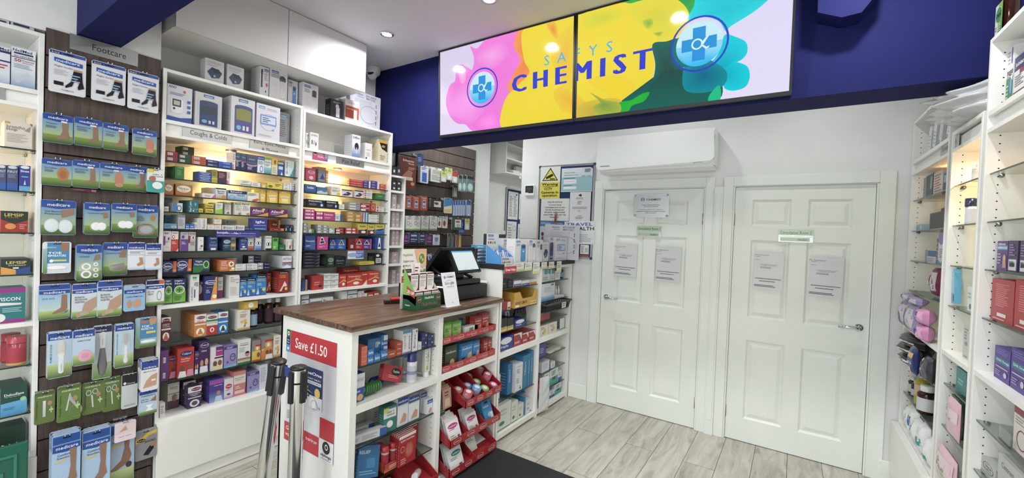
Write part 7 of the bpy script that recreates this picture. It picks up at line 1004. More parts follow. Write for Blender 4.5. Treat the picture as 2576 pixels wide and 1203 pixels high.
# left edge unit
ZL1 = ((0, 0), 3.007); ZL2 = ((0, 400), 3.007); ZL3 = ((0, 800), 2.986); LL = (.02, .423); UND[LL] = [.617, .845, 1.036, 1.272, 1.467, 1.659, 1.855, 2.035]
D('''
nei|medicine_box|white sinus rinse box with blue sachet picture|#dcdfe8|T .45 .93 .8 .07 #2a2c64 NeilMed;r .1 .84 .9 .88 #2a2c64;t .5 .79 .8 .04 #333 ALL NATURAL;T .25 .68 .28 .08 #b82c3c 50;t .68 .69 .5 .04 #b82c3c Premixed;t .66 .64 .42 .03 #b82c3c Sachets;l .1 .48 .9 .6 #99a4c4 3;g 0 0 1 .42 #8fa8cc #dcdfe8;p #c8ccd8 .1 .2 .7 .4 .85 .34 .25 .1;r 0 .74 1 .755 #2a2c64
nei2|medicine_box|white sinus relief box with navy band|#dcdfe8|r .4 .84 1 .9 #2a2c64;T .75 .94 .4 .07 #2a2c64 Med;r 0 .6 1 .64 #2a2c64;l .5 .4 .9 .55 #b82c3c 2;g 0 0 1 .3 #a8bcdc #dcdfe8
nei3|medicine_box|white sinus rinse box lying in a stack|#d0d2dc|T .45 .8 .7 .2 #33365c NeilMed;r .1 .1 .8 .2 #33365c;l .1 .3 .6 .6 #888ca8 3;p #a8acbc .6 .3 .95 .5 .95 .3
brw|medicine_box|white cough box with grey wing mark|#dcd2c6|r 0 .9 .2 .98 #c89c30;t .4 .8 .66 .12 #6a6064 broncho;t .25 .68 .4 .12 #6a6064 stop;p #9a9490 .7 .7 .95 .9 .9 .66;p #8a3a6c .9 1 1 1 1 .88;l .08 .2 .9 .55 #b4aca4 6
fst|spray_box|slate first defence spray box|#4c5078|e .5 .93 .4 .06 #d0d4dc;T .5 .75 .9 .1 #c8ccd8 FIRST;l .1 .5 .9 .66 #8a90b0 3;r 0 0 1 .3 #2c5cb0
snx|spray_box|deep blue nasal spray box with foaming jet|#343c9c|e .5 .93 .4 .06 #e0e4e8;T .5 .78 .8 .09 #f0f0fc Sinex;r .2 .54 .8 .58 #5cc0d8;p #c8d8f4 .4 .25 .6 .25 .52 .45;g 0 0 1 .2 #6cb8e0 #4ca0d8
lem|medicine_box|red and green cold relief box|#a82a24|r 0 .6 1 1 #22382c;p #22382c 0 .6 1 .6 .5 .4;T .48 .82 .7 .14 #d8c450 LEMSIP;t .4 .7 .5 .06 #c86a3c MAX;e .35 .28 .2 .14 #e0902c;l .68 .15 .95 .4 #e8a090 3
lem2|medicine_box|green, yellow and blue day and night box|#26362e|T .52 .76 .7 .18 #d8c86c LEMSIP;t .55 .58 .6 .08 #e0d8b8 DAY&NIGHT;p #e0a02c 0 0 .5 0 .5 .3 0 .5;p #2c4c90 .5 0 1 0 1 .5 .5 .3;r .4 .36 .6 .46 #d8d8d8
gav|medicine_box|teal and magenta heartburn box|#1f7c84|r 0 .85 1 1 #9a2c88;r 0 0 1 .12 #9a2c88;p #1f7c84 0 .2 .5 .3 1 .2 1 .1 0 .1;T .42 .68 .84 .1 #f0f4f4 AVISCON;p #e8dce4 .05 .6 .9 .55 .85 .5 .1 .5;l .3 .3 .9 .44 #a8d0d4 3;e .2 .16 .2 .12 #dfe8e8
dul|medicine_box|dark green and light blue capsule box|#1c4c44|g 0 0 1 .5 #3c94cc #5cb0dc;p #1c4c44 0 .45 1 .5 1 .62 0 .62;T .5 .74 .75 .09 #e8f0ec DulcoEase;t .45 .66 .6 .035 #c8dcd4 100 mg capsules;l .1 .2 .6 .3 #2c6ca0 2;e .85 .52 .12 .08 #8fd0a0
dcx|medicine_box|dark green laxative box|#1e3a2c|T .5 .35 .8 .2 #dfe8e0 Dulcolax;l .1 .1 .8 .2 #8aa898 2
''')
row('at top of left edge unit', ZL1, -2.985, 2.4105, 1, [('nei3', -40, 72, 60, G(n=1)), ('nei3', 82, 262, 65, G(n=1)), ], ins=.01, dep=.11)
row('on upper shelf of left edge unit', ZL1, -2.985, 2.1425, 1, [('nei2', -100, 80, 345), ('nei', 86, 272, 370)], ins=.012, dep=.13)
row('on first glass shelf, left edge unit', ZL1, XG, 1.863, 1, [('brw', 34, 246, 925)], dep=.1, ins=.008, lim=LL)
row('on second glass shelf, left edge unit', ZL2, XG, 1.667, 1, [('fst', -20, 48, 44, G(n=1)), ('fst', 52, 138, 50), ('snx', 146, 232, 50)], dep=.08, ins=.008, lim=LL)
row('on third glass shelf, left edge unit', ZL2, XG, 1.475, 1, [('lem', 5, 215, 395)], dep=.13, ins=.008, lim=LL)
row('on fourth glass shelf, left edge unit', ZL2, XG, 1.28, 1, [('lem2', 5, 232, 755)], dep=.14, ins=.008, lim=LL)
row('on white middle shelf, left edge unit', ZL2, XG, 1.057, 1, [('gav', -60, 196, 975)], dep=.1, ins=.01, lim=LL)
row('on sixth glass shelf, left edge unit', ZL3, XG, .625, 1, [('dul', 5, 206, 518, G(d=.04, k=3))], ins=.01, lim=LL)
row('on bottom shelf, left edge unit', ZL3, XG, .42, 1, [('dcx', -10, 196, 815, G(d=.1))], ins=.03, lim=LL)
# ================================================================ hanging packs on the two slatboards
HOOKM = None
def hook(X, y, z, L, group):
    global HOOKM
    k = MB(); k.box(0, .006, -.028, .028, -.012, .006, m='chrome'); k.tube([(.004, -.008, -.003), (L, -.008, .004), (L+.004, -.008, .012)], .0022, m='chrome', seg=6); k.tube([(.004, .008, -.003), (L, .008, .004), (L+.004, .008, .012)], .0022, m='chrome', seg=6)
    r_ = k.build('peg_hook', loc=(X, y, z)); return r_
_hm = {}
def cardmesh(key, w, h, blister, th=.004):
    kk = (key, round(w, 3), round(h, 3))
    if kk not in _hm:
        b_ = MB(); body, spec = DES[key][2], DES[key][3]; c = .006
        outl = [(-w/2+c, 0), (w/2-c, 0), (w/2, c), (w/2, h-c), (w/2-c, h), (-w/2+c, h), (-w/2, h-c), (-w/2, c)]
        b_.prism(outl, 0, th, '#e4e6e8', 'film'); b_.f([(p[0], -.0001, p[1]) for p in outl], body, 'film')
        printer(b_, w*.965, h*.975, spec+';r .36 .945 .64 .965 #1c1e24', -.0001, -w*.965/2, h*.0125, m='film')
        _hm[kk] = b_.data(DES[key][0])
    return _hm[kk]
BLI = {'mgel': [(.3, .27, .2, .17), (.7, .25, .2, .17)], 'mtoe': [(.55, .26, .34, .16)], 'march': [(.5, .24, .36, .16)], 'mring': [(.5, .3, .4, .24)], 'mtub': [(.58, .26, .34, .14)], 'mprf': [(.5, .18, .36, .09)], 'mpum': [(.55, .45, .17, .38)], 'mbru': [(.55, .26, .32, .16)], 'mpad2': [(.5, .45, .2, .4)], 'mdual': [(.58, .42, .2, .36)], 'mtpr': [(.6, .2, .36, .07)]}
def hang(lbl, key, Zo, q, X, board, n=1, tilt=0, step=.009, grp='packs hanging on the foot care board', rz=90, hk=True, y3=None):
    """q = x0, x1, top and bottom of the left edge in zoomed pixels; X = plane of the front pack"""
    (ox, oy), s = Zo; x0, x1, yt, yb_ = q
    ya, zt = onX(ox+x0/s, oy+yt/s, X); _, zb = onX(ox+x0/s, oy+yb_/s, X); yb2, _ = onX(ox+x1/s, oy+yt/s, X)
    w, h = abs(yb2-ya), zt-zb; yc = (ya+yb2)/2; fc = 1 if X < 0 else -1
    for i in range(n):
        r_ = root(DES[key][0], lbl if i == 0 else '%s behind %s' % ({1: 'first', 2: 'second', 3: 'third', 4: 'fourth', 5: 'fifth'}[i]+' pack', lbl), DES[key][0].replace('_', ' '), (X-fc*i*step, yc+(.006*i if i % 2 else 0)*.4, zb+i*.0015), R(rz*fc), grp)
        r_.rotation_euler = (R(tilt), 0, R(rz*fc))
        o = bpy.data.objects.new('card', cardmesh(key, w, h, None)); SC.collection.objects.link(o); o.parent = r_
        if key in BLI and i == 0:
            b_ = MB()
            for cx_, cz_, rx, rz_ in BLI[key]:
                m1 = []; seg = 20
                for lv, (sc, dd) in enumerate(((1, .0), (.96, .009), (.85, .014), (.0, .0155))):
                    m1.append([(cx_*w-w/2+rx*w*sc*math.copysign(abs(math.cos(2*math.pi*k/seg))**.7, math.cos(2*math.pi*k/seg)), -.0015-dd, cz_*h+rz_*h*sc*math.copysign(abs(math.sin(2*math.pi*k/seg))**.7, math.sin(2*math.pi*k/seg))) for k in range(seg)])
                vs_ = sum(m1, []); fs = [(a*seg+k, a*seg+(k+1) % seg, (a+1)*seg+(k+1) % seg, (a+1)*seg+k) for a in range(3) for k in range(seg)]
                b_.mesh(vs_, fs, '#fff', 'blister', True)
            b_.build('blister', r_)
    if hk:
        L = abs(board-X)+.012; k = hook(board, yc, zb+h*.957, L, 0) if fc > 0 else None
        tag(k, 'chrome peg hook holding the '+' '.join(lbl.split()[:11]), 'hook', 'chrome peg hooks')
    return yc, zb, w, h
BRD = -2.97
A1, A2, A3 = ZL1, ZL2, ZL3
def L_(x): return '%s on foot care board' % x
H = lambda lbl, key, Zo, q, X=-2.925, n=1, tilt=0, **k: hang(lbl, key, Zo, q, X, BRD, n, tilt, **k)
H('white flight sock pack, left in the top row', 'msock', A1, (372, 655, 362, 685), n=2); H('white flight sock pack, middle of the top row', 'msock', A1, (695, 955, 448, 752), n=2); H('white flight sock pack, right in the top row', 'msock', A1, (970, 1205, 520, 816), n=2)
H('foot pack with bare ankle, leftmost in second row', 'mleg', A1, (322, 556, 846, 1068), n=2); H('foot pack with standing foot, second in second row', 'mleg2', A1, (562, 778, 880, 1095)); H('foot pack with bare ankle, third in second row', 'mleg', A1, (780, 975, 922, 1125)); H('foot pack with pink sole, rightmost in second row', 'mpad', A1, (1003, 1190, 966, 1165), n=2)
H('foot pack with tan sole pad, leftmost in third row', 'msole', A2, (315, 548, -12, 195)); H('foot pack with bare ankle, second in third row', 'mleg2', A2, (548, 755, 2, 212)); H('foot pack with pink heel, third in third row', 'mpad', A2, (755, 962, 24, 228)); H('foot pack with bare ankle, fourth in third row', 'mleg', A2, (955, 1122, 48, 242)); H('teal corn pack at the right end of third row', 'msaf', A2, (1112, 1246, 70, 248), -2.895)
H('slim pink strip label under the third row', 'mstr', A2, (535, 732, 218, 240), -2.955, hk=False)
H('pack with two clear gel pads, left in fourth row', 'mgel', A2, (308, 578, 304, 575)); H('pack with white toe tubes, second in fourth row', 'mtoe', A2, (638, 836, 330, 572), n=3); H('pack with white toe tubes, third in fourth row', 'mtoe', A2, (845, 1038, 334, 552), -2.915, n=2); H('pack with brown oval arch pad, right in fourth row', 'march', A2, (1010, 1200, 345, 595), -2.935, n=2)
H('blue toe separator pack, leftmost in fifth row', 'mprf', A2, (322, 540, 630, 870), n=2); H('pack with white foam rings in fifth row', 'mring', A2, (578, 776, 652, 928), -2.915, n=3); H('pack with folded brown tubing in fifth row', 'mtub', A2, (780, 968, 634, 886), -2.93, n=2); H('rounded plaster pack, fourth in fifth row', 'mpls', A2, (968, 1102, 634, 842), -2.93, n=2); H('rounded plaster pack at right end of fifth row', 'mpls', A2, (1104, 1222, 642, 842), -2.92, n=2)
F0 = ((0, 0), 1)
H('heel spur pack, leftmost in sixth row', 'mspur', F0, (97, 178, 718, 808), n=2); H('bunion sleeve pack, second in sixth row', 'mbun', F0, (181, 245, 716, 804), -2.92, n=2); H('bunion sleeve pack, third in sixth row', 'mbun', F0, (246, 308, 708, 800), -2.915, n=2); H('short corn pack, fourth in sixth row', 'mcor', F0, (312, 366, 720, 785), -2.91, n=3); H('toe rest pack at right end of sixth row', 'mtor', F0, (368, 414, 706, 771), -2.93, n=2)
H('pumice stone pack, leftmost in seventh row', 'mpum', A3, (358, 545, 118, 465), -2.90, n=3); H('pink foot brush pack in seventh row', 'mbru', A3, (548, 716, 100, 368), -2.885, n=2); H('long black foot file pack in seventh row', 'mpad2', A3, (700, 845, 66, 470), -2.93, n=2); H('oval metal foot file pack in seventh row', 'mdual', A3, (864, 1008, 55, 384), -2.915, n=3); H('blue toe protector pack at right of seventh row', 'mtpr', A3, (1018, 1180, 8, 234), n=2)
H('green nail clipper pack, leftmost in eighth row', 'mnail', A3, (260, 414, 570, 810), -2.93, n=2); H('green cuticle nipper pack, second in eighth row', 'mcut', A3, (432, 610, 525, 794), -2.92, n=2); H('green cuticle scissors pack, third in eighth row', 'msci', A3, (618, 775, 497, 737), -2.935); H('green scissors pack, fourth in eighth row', 'msci', A3, (776, 912, 462, 713), -2.935, n=2); H('clear sachet pack with black top in eighth row', 'mdrt', A3, (916, 1036, 430, 690), -2.915); H('white corn plaster pack with toes, above toe spreader', 'mcrn', A3, (1062, 1192, 330, 560), -2.875, n=5, step=.012); H('soft toe spreader pack at right of eighth row', 'msof', A3, (1045, 1182, 560, 742), -2.915, n=3)
H('tall insole pack, left in the lowest row', 'mins', A3, (392, 608, 900, 1340), -2.86, n=5, step=.013); H('tall insole pack, middle of the lowest row', 'mins', A3, (618, 832, 868, 1310), -2.87, n=4, step=.013); H('insole pack with foot over grass, lowest row', 'mins2', A3, (812, 1014, 820, 1290), -2.92, n=3); H('pale pink pack hanging over the insole packs', 'mpnk', A3, (862, 1022, 800, 945), -2.875, n=1); H('grey and yellow sock pack, right in lowest row', 'msch', A3, (1018, 1182, 866, 1085), -2.935, n=2)
# ---- dispensary slatboard
D('''
bel|plaster_pack|tall red plaster pack with white lettering|#6e1f1c|t .5 .9 .7 .07 #e8d8d0 Belladonna;t .7 .81 .4 .05 #e8d8d0 Plaster;p #a86a50 .1 .35 .5 .6 .8 .55 .7 .3;e .8 .15 .12 .06 #c8984c;l .5 .6 .95 .7 #c8908a 3;r .3 .25 .8 .36 #d8c0a8
hbl|accessory_pack|white card with blue tool|#c8ccd8|r .2 .05 .8 .6 #2c5cb8;r .2 .62 .8 .7 #b8c4dc;l .1 .75 .9 .92 #5a6a98 2
hwh|accessory_pack|white card with small clear parts|#c9c9c7|r .15 .55 .85 .85 #b0a890;l .1 .1 .9 .5 #8a8c8e 4
hye|accessory_pack|lime topped clear pack|#b8c060|g 0 0 1 .5 #b8bcb8 #c8ccc4;e .5 .2 .3 .14 #d8dcd8;l .2 .7 .8 .85 #5a6a2c 2
hrd|accessory_pack|red topped clear pack|#b03c30|g 0 0 1 .55 #b0b4b4 #c8ccc8;e .5 .25 .3 .15 #d8dcdc
hcl|brush_pack|clear pack with rounded teal brush|#6a7c7e|r 0 .8 1 1 #2c3438;e .5 .3 .42 .26 #98c8c4;e .5 .32 .3 .18 #b8dcd8
hnr|accessory_pack|narrow clear pack with two tubes|#54504e|r .2 .05 .42 .8 #a8acac;r .55 .05 .78 .8 #a8acac
hor|blade_pack|orange-red pack with white centre|#b83a24|r .25 .15 .75 .75 #d8ccb8;r .3 .2 .7 .4 #5a8ab8;r .3 .5 .7 .7 #486a98;l .1 .8 .9 .95 #f0c0a8 2
hbk|hair_pack|black pack with face picture|#2c2626|r .3 .05 .95 .75 #d0c8c4;e .55 .45 .18 .16 #8a5a44;e .5 .5 .2 .1 #3c2c24
hyb|paper_pack|white, blue and yellow pack|#c8ccc0|p #2c7cb0 0 .4 1 .55 1 1 0 1;p #d8b83c 0 .2 .9 .3 .9 .12 .1 .05
hst|brush_pack|clear pack with blue toothbrush|#8098c4|r .3 .02 .7 .7 #c8d4e8;r .1 .7 .9 1 #2c58a8;r .45 .1 .55 .85 #2c58a8
hwg|plug_pack|white pack with grey drawing and green foot|#ccccc6|r 0 0 1 .1 #5c9c3c;o .35 .5 .18 .14 #6a6c6c .8;o .68 .4 .18 .14 #6a6c6c .8;l .2 .75 .8 .9 #889 2
hrw|accessory_pack|white card with dark red picture|#d0ccc8|e .4 .4 .25 .25 #8c3c34;l .2 .75 .8 .9 #889 2
hgb|toiletry_bag|green bag with white label|#2f4c40|r .3 .2 .95 .85 #d4d4d0;r .4 .6 .8 .75 #a83c3c;o .65 .35 .15 .12 #333 .7
hbp|razor_pack|blue razor pouch|#26449c|l .2 .4 .8 .8 #a8b8e0 3;r .1 .1 .9 .25 #5c78c0
hpu|razor_pack|purple razor pack|#5c2c64|t .5 .3 .7 .1 #e0d0e4 Venus;e .5 .65 .35 .2 #8a4c8c
hgi|razor_pack|navy razor blade pack with white lettering|#26345c|t .5 .38 .7 .12 #e8ecf4 Gillette;r .15 .6 .85 .9 #4c6090;r .2 .7 .8 .8 #c0c8d8;l .2 .1 .8 .22 #8898c0 1
hwb|razor_pack|rounded white pack with blue razor|#d0d0d8|p #5c8cc8 .3 .3 .7 .3 .8 .75 .2 .75;l .2 .1 .8 .22 #889 2
htq|comb_pack|teal and brown comb pack|#2c4c50|r .1 .4 .9 .9 #5a4c44;r .3 .1 .4 .8 #b8a890
hry|comb_pack|card with red and yellow handles|#786a5c|r .2 .1 .4 .95 #a83430;p #d8b430 .55 .05 .95 .05 .8 .95 .6 .95
hs2|accessory_pack|small navy card|#2c3c74|l .2 .3 .8 .7 #8a98c8 3
''')
BR2 = XW+.04
def K(lbl, key, q, n=1, X=-3.13, **k): hang(lbl+' on dispensary slatboard', key, ZT, q, X, BR2, n, grp='packs on the dispensary slatboard', step=.014, **k)
K('tall red plaster pack at far left', 'bel', (92, 228, 72, 338), 1, -3.12); K('small navy card top, beside red plaster pack', 'hs2', (230, 286, 50, 150), 1); K('white card with blue tool', 'hbl', (262, 330, 150, 298), 4); K('white card with clear parts, top row', 'hwh', (348, 440, 165, 288), 3)
K('lime topped pack, first in top row', 'hye', (436, 480, 195, 290), 3, -3.11); K('lime topped pack, second in top row', 'hye', (484, 528, 172, 275), 3, -3.11); K('red topped pack in top row', 'hrd', (530, 575, 200, 300), 3, -3.12); K('teal brush pack, left in top row', 'hcl', (582, 612, 235, 372), 1, -3.12); K('teal brush pack, middle of top row', 'hcl', (615, 648, 235, 375), 1, -3.12); K('teal brush pack, right in top row', 'hcl', (652, 710, 238, 376), 1, -3.12); K('narrow pack with two tubes', 'hnr', (535, 574, 318, 422), 1, -3.16)
K('orange-red pack, left in second row', 'hor', (140, 190, 405, 522), 3); K('orange-red pack, middle of second row', 'hor', (198, 254, 410, 530), 3); K('orange-red pack, right in second row', 'hor', (266, 320, 412, 530), 3); K('black pack with face picture', 'hbk', (346, 440, 430, 505), 2); K('white, blue and yellow pack', 'hyb', (460, 528, 425, 555), 1, -3.12)
for i, a in enumerate((535, 556, 577, 598, 619)): K('blue toothbrush pack, %s in second row' % ordn(i), 'hst', (a, a+19, 448, 578), 1, -3.14)
K('wide blue toothbrush pack at right of second row', 'hst', (645, 690, 445, 578), 1, -3.14)
for i, a in enumerate((138, 200, 270, 340)): K('white plug pack, %s in third row' % ordn(i), 'hwg', (a, a+62, 578, 700), 2, -3.12)
K('small card with red picture, left of pair', 'hrw', (406, 440, 590, 678), 1, -3.12); K('small card with red picture, right of pair', 'hrw', (445, 490, 582, 682), 1, -3.14); K('green bag with white label', 'hgb', (525, 608, 592, 695), 1, -3.11); K('blue razor pouch in third row', 'hbp', (590, 632, 605, 730), 1, -3.15); K('lime topped pack in third row', 'hye', (636, 674, 602, 695), 1, -3.13)
K('purple razor pack, left in fourth row', 'hpu', (122, 160, 725, 818), 2, -3.13); K('navy razor blade pack, left in fourth row', 'hgi', (165, 246, 722, 808), 2); K('navy razor blade pack, right in fourth row', 'hgi', (249, 304, 726, 808), 2); K('purple razor pack, right in fourth row', 'hpu', (308, 364, 735, 822), 2); K('rounded white razor pack in fourth row', 'hwb', (366, 424, 736, 825), 1, -3.12)
K('teal comb pack, left in fourth row', 'htq', (490, 518, 728, 846), 1, -3.14); K('teal comb pack, right in fourth row', 'htq', (522, 552, 728, 850), 1, -3.14); K('card with red and yellow handles', 'hry', (558, 606, 738, 850), 1, -3.13); K('small blue card in the lowest row', 'hbl', (326, 352, 900, 950), 1, -3.14); K('blue pouch in the lowest row', 'hbp', (354, 375, 910, 950), 1, -3.14)
# ================================================================ bottles, tubes, pouches
def lathed(name, label, cat, loc, body, parts, group=None, rz=0, rx=0, ry=0):
    """body = (profile, colour, material, label bands[(z0,z1,r,colour)]); parts = [(name, profile, colour, material)]"""
    r_ = root(name, label, cat, loc, rz, group); r_.rotation_euler = (rx, ry, rz); k = MB()
    k.lathe(body[0], 0, 0, 20, body[1], body[2]); 
    for z0, z1, r, c in body[3]: k.lathe([(r, z0), (r, z1)], 0, 0, 20, c, 'paper')
    k.build('bottle_body', r_)
    for pn, pr, c, m_ in parts: MB().lathe(pr, 0, 0, 18, c, m_).build(pn, r_)
    return r_
def bottle(label, loc, r, h, col, cap='#e8e8e8', m='film', lab=None, shoulder=.75, neck=.4, name='bottle', group=None, caph=.14, **kw):
    hs, hc = h*shoulder, h*(1-caph); pr = [(r*.92, 0), (r, r*.12), (r, hs), (r*.8, hs+(hc-hs)*.5), (r*neck, hs+(hc-hs)*.85), (r*neck, hc)]
    bands = [(h*lab[0], h*lab[1], r*1.01, lab[2])]+([(h*lab[3], h*lab[4], r*1.02, lab[5])] if len(lab) > 3 else []) if lab else []
    cr = r*neck*1.25
    return lathed(name, label, name.replace('_', ' '), loc, (pr, col, m, bands), [('cap', [(cr, hc-.004), (cr, h), (cr*.9, h+.001), (0, h+.001)], cap, 'film')], group, **kw)
def pouch(name, label, cat, loc, w, h, d, spec, col, rz=0, rx=0, ry=0, m='film', group=None, seed=1, nx=10, nz=12):
    """soft filled pouch: puffed front and back with crimped ends"""
    k = MB(); rr = random.Random(seed); ph = [rr.uniform(0, 6) for _ in range(4)]
    cr_ = m == 'bagfilm'
    def P(u, v, s):
        e = max(0, (4*u*(1-u)))**.5*max(0, (4*v*(1-v)))**.4; wv = .12*math.sin(9*u+ph[0])*math.sin(7*v+ph[1])+.06*math.sin(23*u+ph[2]+11*v)
        if cr_: wv += .32*abs(math.sin(17*u+13*v*math.sin(5*u)+ph[0]))*math.cos(21*v-9*u+ph[1])
        return (-w/2+w*u+(.02*w*math.sin(14*v+ph[3]) if 0 < u < 1 else 0)*.4, s*d/2*e*(1+wv), h*v)
    for s in (-1, 1):
        vs_ = [P(i/nx, j/nz, s) for j in range(nz+1) for i in range(nx+1)]; fs = []
        for j in range(nz):
            for i in range(nx):
                q = (j*(nx+1)+i, j*(nx+1)+i+1, (j+1)*(nx+1)+i+1, (j+1)*(nx+1)+i); fs.append(q if s < 0 else q[::-1])
        k.mesh(vs_, fs, col, m, True)
        if s < 0 and spec:
            for it in spec.split(';'):                                        # bands of colour or panels wrapped on the surface
                q = it.split(); a, b_, c, dd = map(float, q[1:5])
                if q[0] == 't':
                    V, F = textgeo(' '.join(q[6:]), .015); k.mesh([(lambda p: (p[0], p[1]-.0014, p[2]))(P(a-c/2+u*c, b_-dd/2+v*dd, -1)) for u, v in V], F, q[5], m, False)
                else:
                    n1, n2 = 8, 8; vs2 = [(lambda p: (p[0], p[1]-.0007, p[2]))(P(a+(c-a)*i/n1, b_+(dd-b_)*j/n2, -1)) for j in range(n2+1) for i in range(n1+1)]
                    k.mesh(vs2, [(j*(n1+1)+i, j*(n1+1)+i+1, (j+1)*(n1+1)+i+1, (j+1)*(n1+1)+i) for j in range(n2) for i in range(n1)], q[5], m, True)
    o = k.build(name, loc=loc, rz=rz); o.rotation_euler = (rx, ry, rz); return tag(o, label, cat, group)
# left unit: two red gummy bottles
y, _ = onX(42, 905, -3.0); bottle('red gummy bottle with yellow rim, front on left edge unit', (-3.02, onX(43, 900, -3.0)[0], .8535), .031, .135, '#a83440', '#b8404c', lab=(.08, .62, '#b03046', .02, .1, '#c89c3c'), neck=.8, shoulder=.74, caph=.2); bottle('red gummy bottle standing behind the front one, left edge unit', (-3.10, onX(36, 895, -3.0)[0], .8535), .031, .135, '#a83440', '#b8404c', lab=(.08, .62, '#b03046'), neck=.8, shoulder=.74, caph=.2)
r_ = root('plastic_crate', 'green plastic crate panel leaning against the left edge unit', 'crate', (-2.90, .17, .30)); k = MB(); k.T = Matrix.Rotation(R(0), 4, 'Y')
gy = '#13664f'; k.box(0, .02, 0, .235, -.30, .225, gy, 'film'); bevel(k.build('panel', r_), .006)
k = MB()
for a in ((.03, .20, .17, .18), (.19, .20, .0, .17), (.06, .16, .10, .11), (.15, .16, -.1, .10)): k.box(.02, .026, a[0], a[1], a[2], a[3], '#2a8068', 'film')
k.build('moulded_rib', r_)
# coughs unit, lower: brown bottles and yellow carton
q = lambda x, y_, X=-3.02: onX(390+x/3.76, 740+y_/3.76, X)
for i, (x, yt, X) in enumerate(((945, 118, -3.02), (1100, 45, -3.05), (1182, 42, -3.05), (1010, 60, -3.1))):
    y, zt = q(x, yt, X); bottle('brown syrup bottle with white cap, %s on eighth coughs glass shelf' % ('first', 'third', 'fourth', 'second')[i], (X-.03, y, .853), .029, max(zt-.853, .12), '#241312', '#dadada', 'amber', (.1, .62, '#8fb0cc' if i == 0 else '#3a2430'), neck=.42)
y, _ = q(895, 90); put('yhn', .085, .05, .08, (-3.0, y+.0, q(895, 145)[1]+.006), R(90), 'yellow honey box lying on top of the white honey box', 'honey boxes')
k = MB(); k.box(-.11, .11, -.0015, 0, 0, .042, '#33348c'); printer(k, .22, .042, 'T .14 .62 .24 .4 #f0f0fa bonjela;t .32 .55 .12 .2 #d8d8f0 The UKs;T .46 .6 .14 .32 #f0f0fa No.1;t .72 .58 .34 .22 #d8d8f0 mouth pain relief brand;l .03 .1 .9 .3 #8c8cc8 1', -.0015, -.11)
y0, zt = onX(400+783/5.47, 560+105/5.47, -2.97); y1, _ = onX(400+1383/5.47, 560+140/5.47, -2.97); o = k.build('shelf_strip', loc=(-2.967, (y0+y1)/2, zt-.042), rz=R(90)); o.scale = ((y1-y0)/.22, 1, 1); tag(o, 'navy shelf-edge strip for mouth pain relief below fifth coughs shelf', 'shelf strip')
def promo(lbl, p0, p1, zo, s, X, body, spec):
    y0, zt = onX(zo[0]+p0[0]/s, zo[1]+p0[1]/s, X); y1, _ = onX(zo[0]+p1[0]/s, zo[1]+p0[1]/s, X); _, zb = onX(zo[0]+p0[0]/s, zo[1]+p1[1]/s, X)
    k = MB(); w, h = y1-y0, zt-zb; k.box(0, w, -.0012, 0, 0, h, body); printer(k, w, h, spec, -.0012); return tag(k.build('promotion_card', loc=(X, y0, zb), rz=R(90)), lbl, 'promotion card')
promo('pink promotion card on the pain relief header', (132, 75), (238, 146), (740, 350), 2.797, -2.984, '#c8447c', 'e .15 .7 .12 .22 #e8b8a0;e .15 .78 .12 .15 #3c2420;l .3 .3 .75 .9 #f0d8e4 5;g .8 .1 .97 .85 #3c4c94 #c8d0e8;r 0 0 .75 .1 #8c2c58')
promo('blue and white promotion card below sixth pain relief shelf', (377, 782), (490, 845), (740, 350), 2.797, -2.967, '#dce4f0', 'r 0 .88 1 1 #c83c48;g .5 .1 1 .88 #3c68b4 #5c8cc8;p #3c68b4 .08 .3 .5 .3 .3 .7;e .3 .45 .3 .24 #8fb0dc;t .76 .75 .35 .12 #fff Rapid;l .55 .2 .9 .55 #d0e0f4 3')
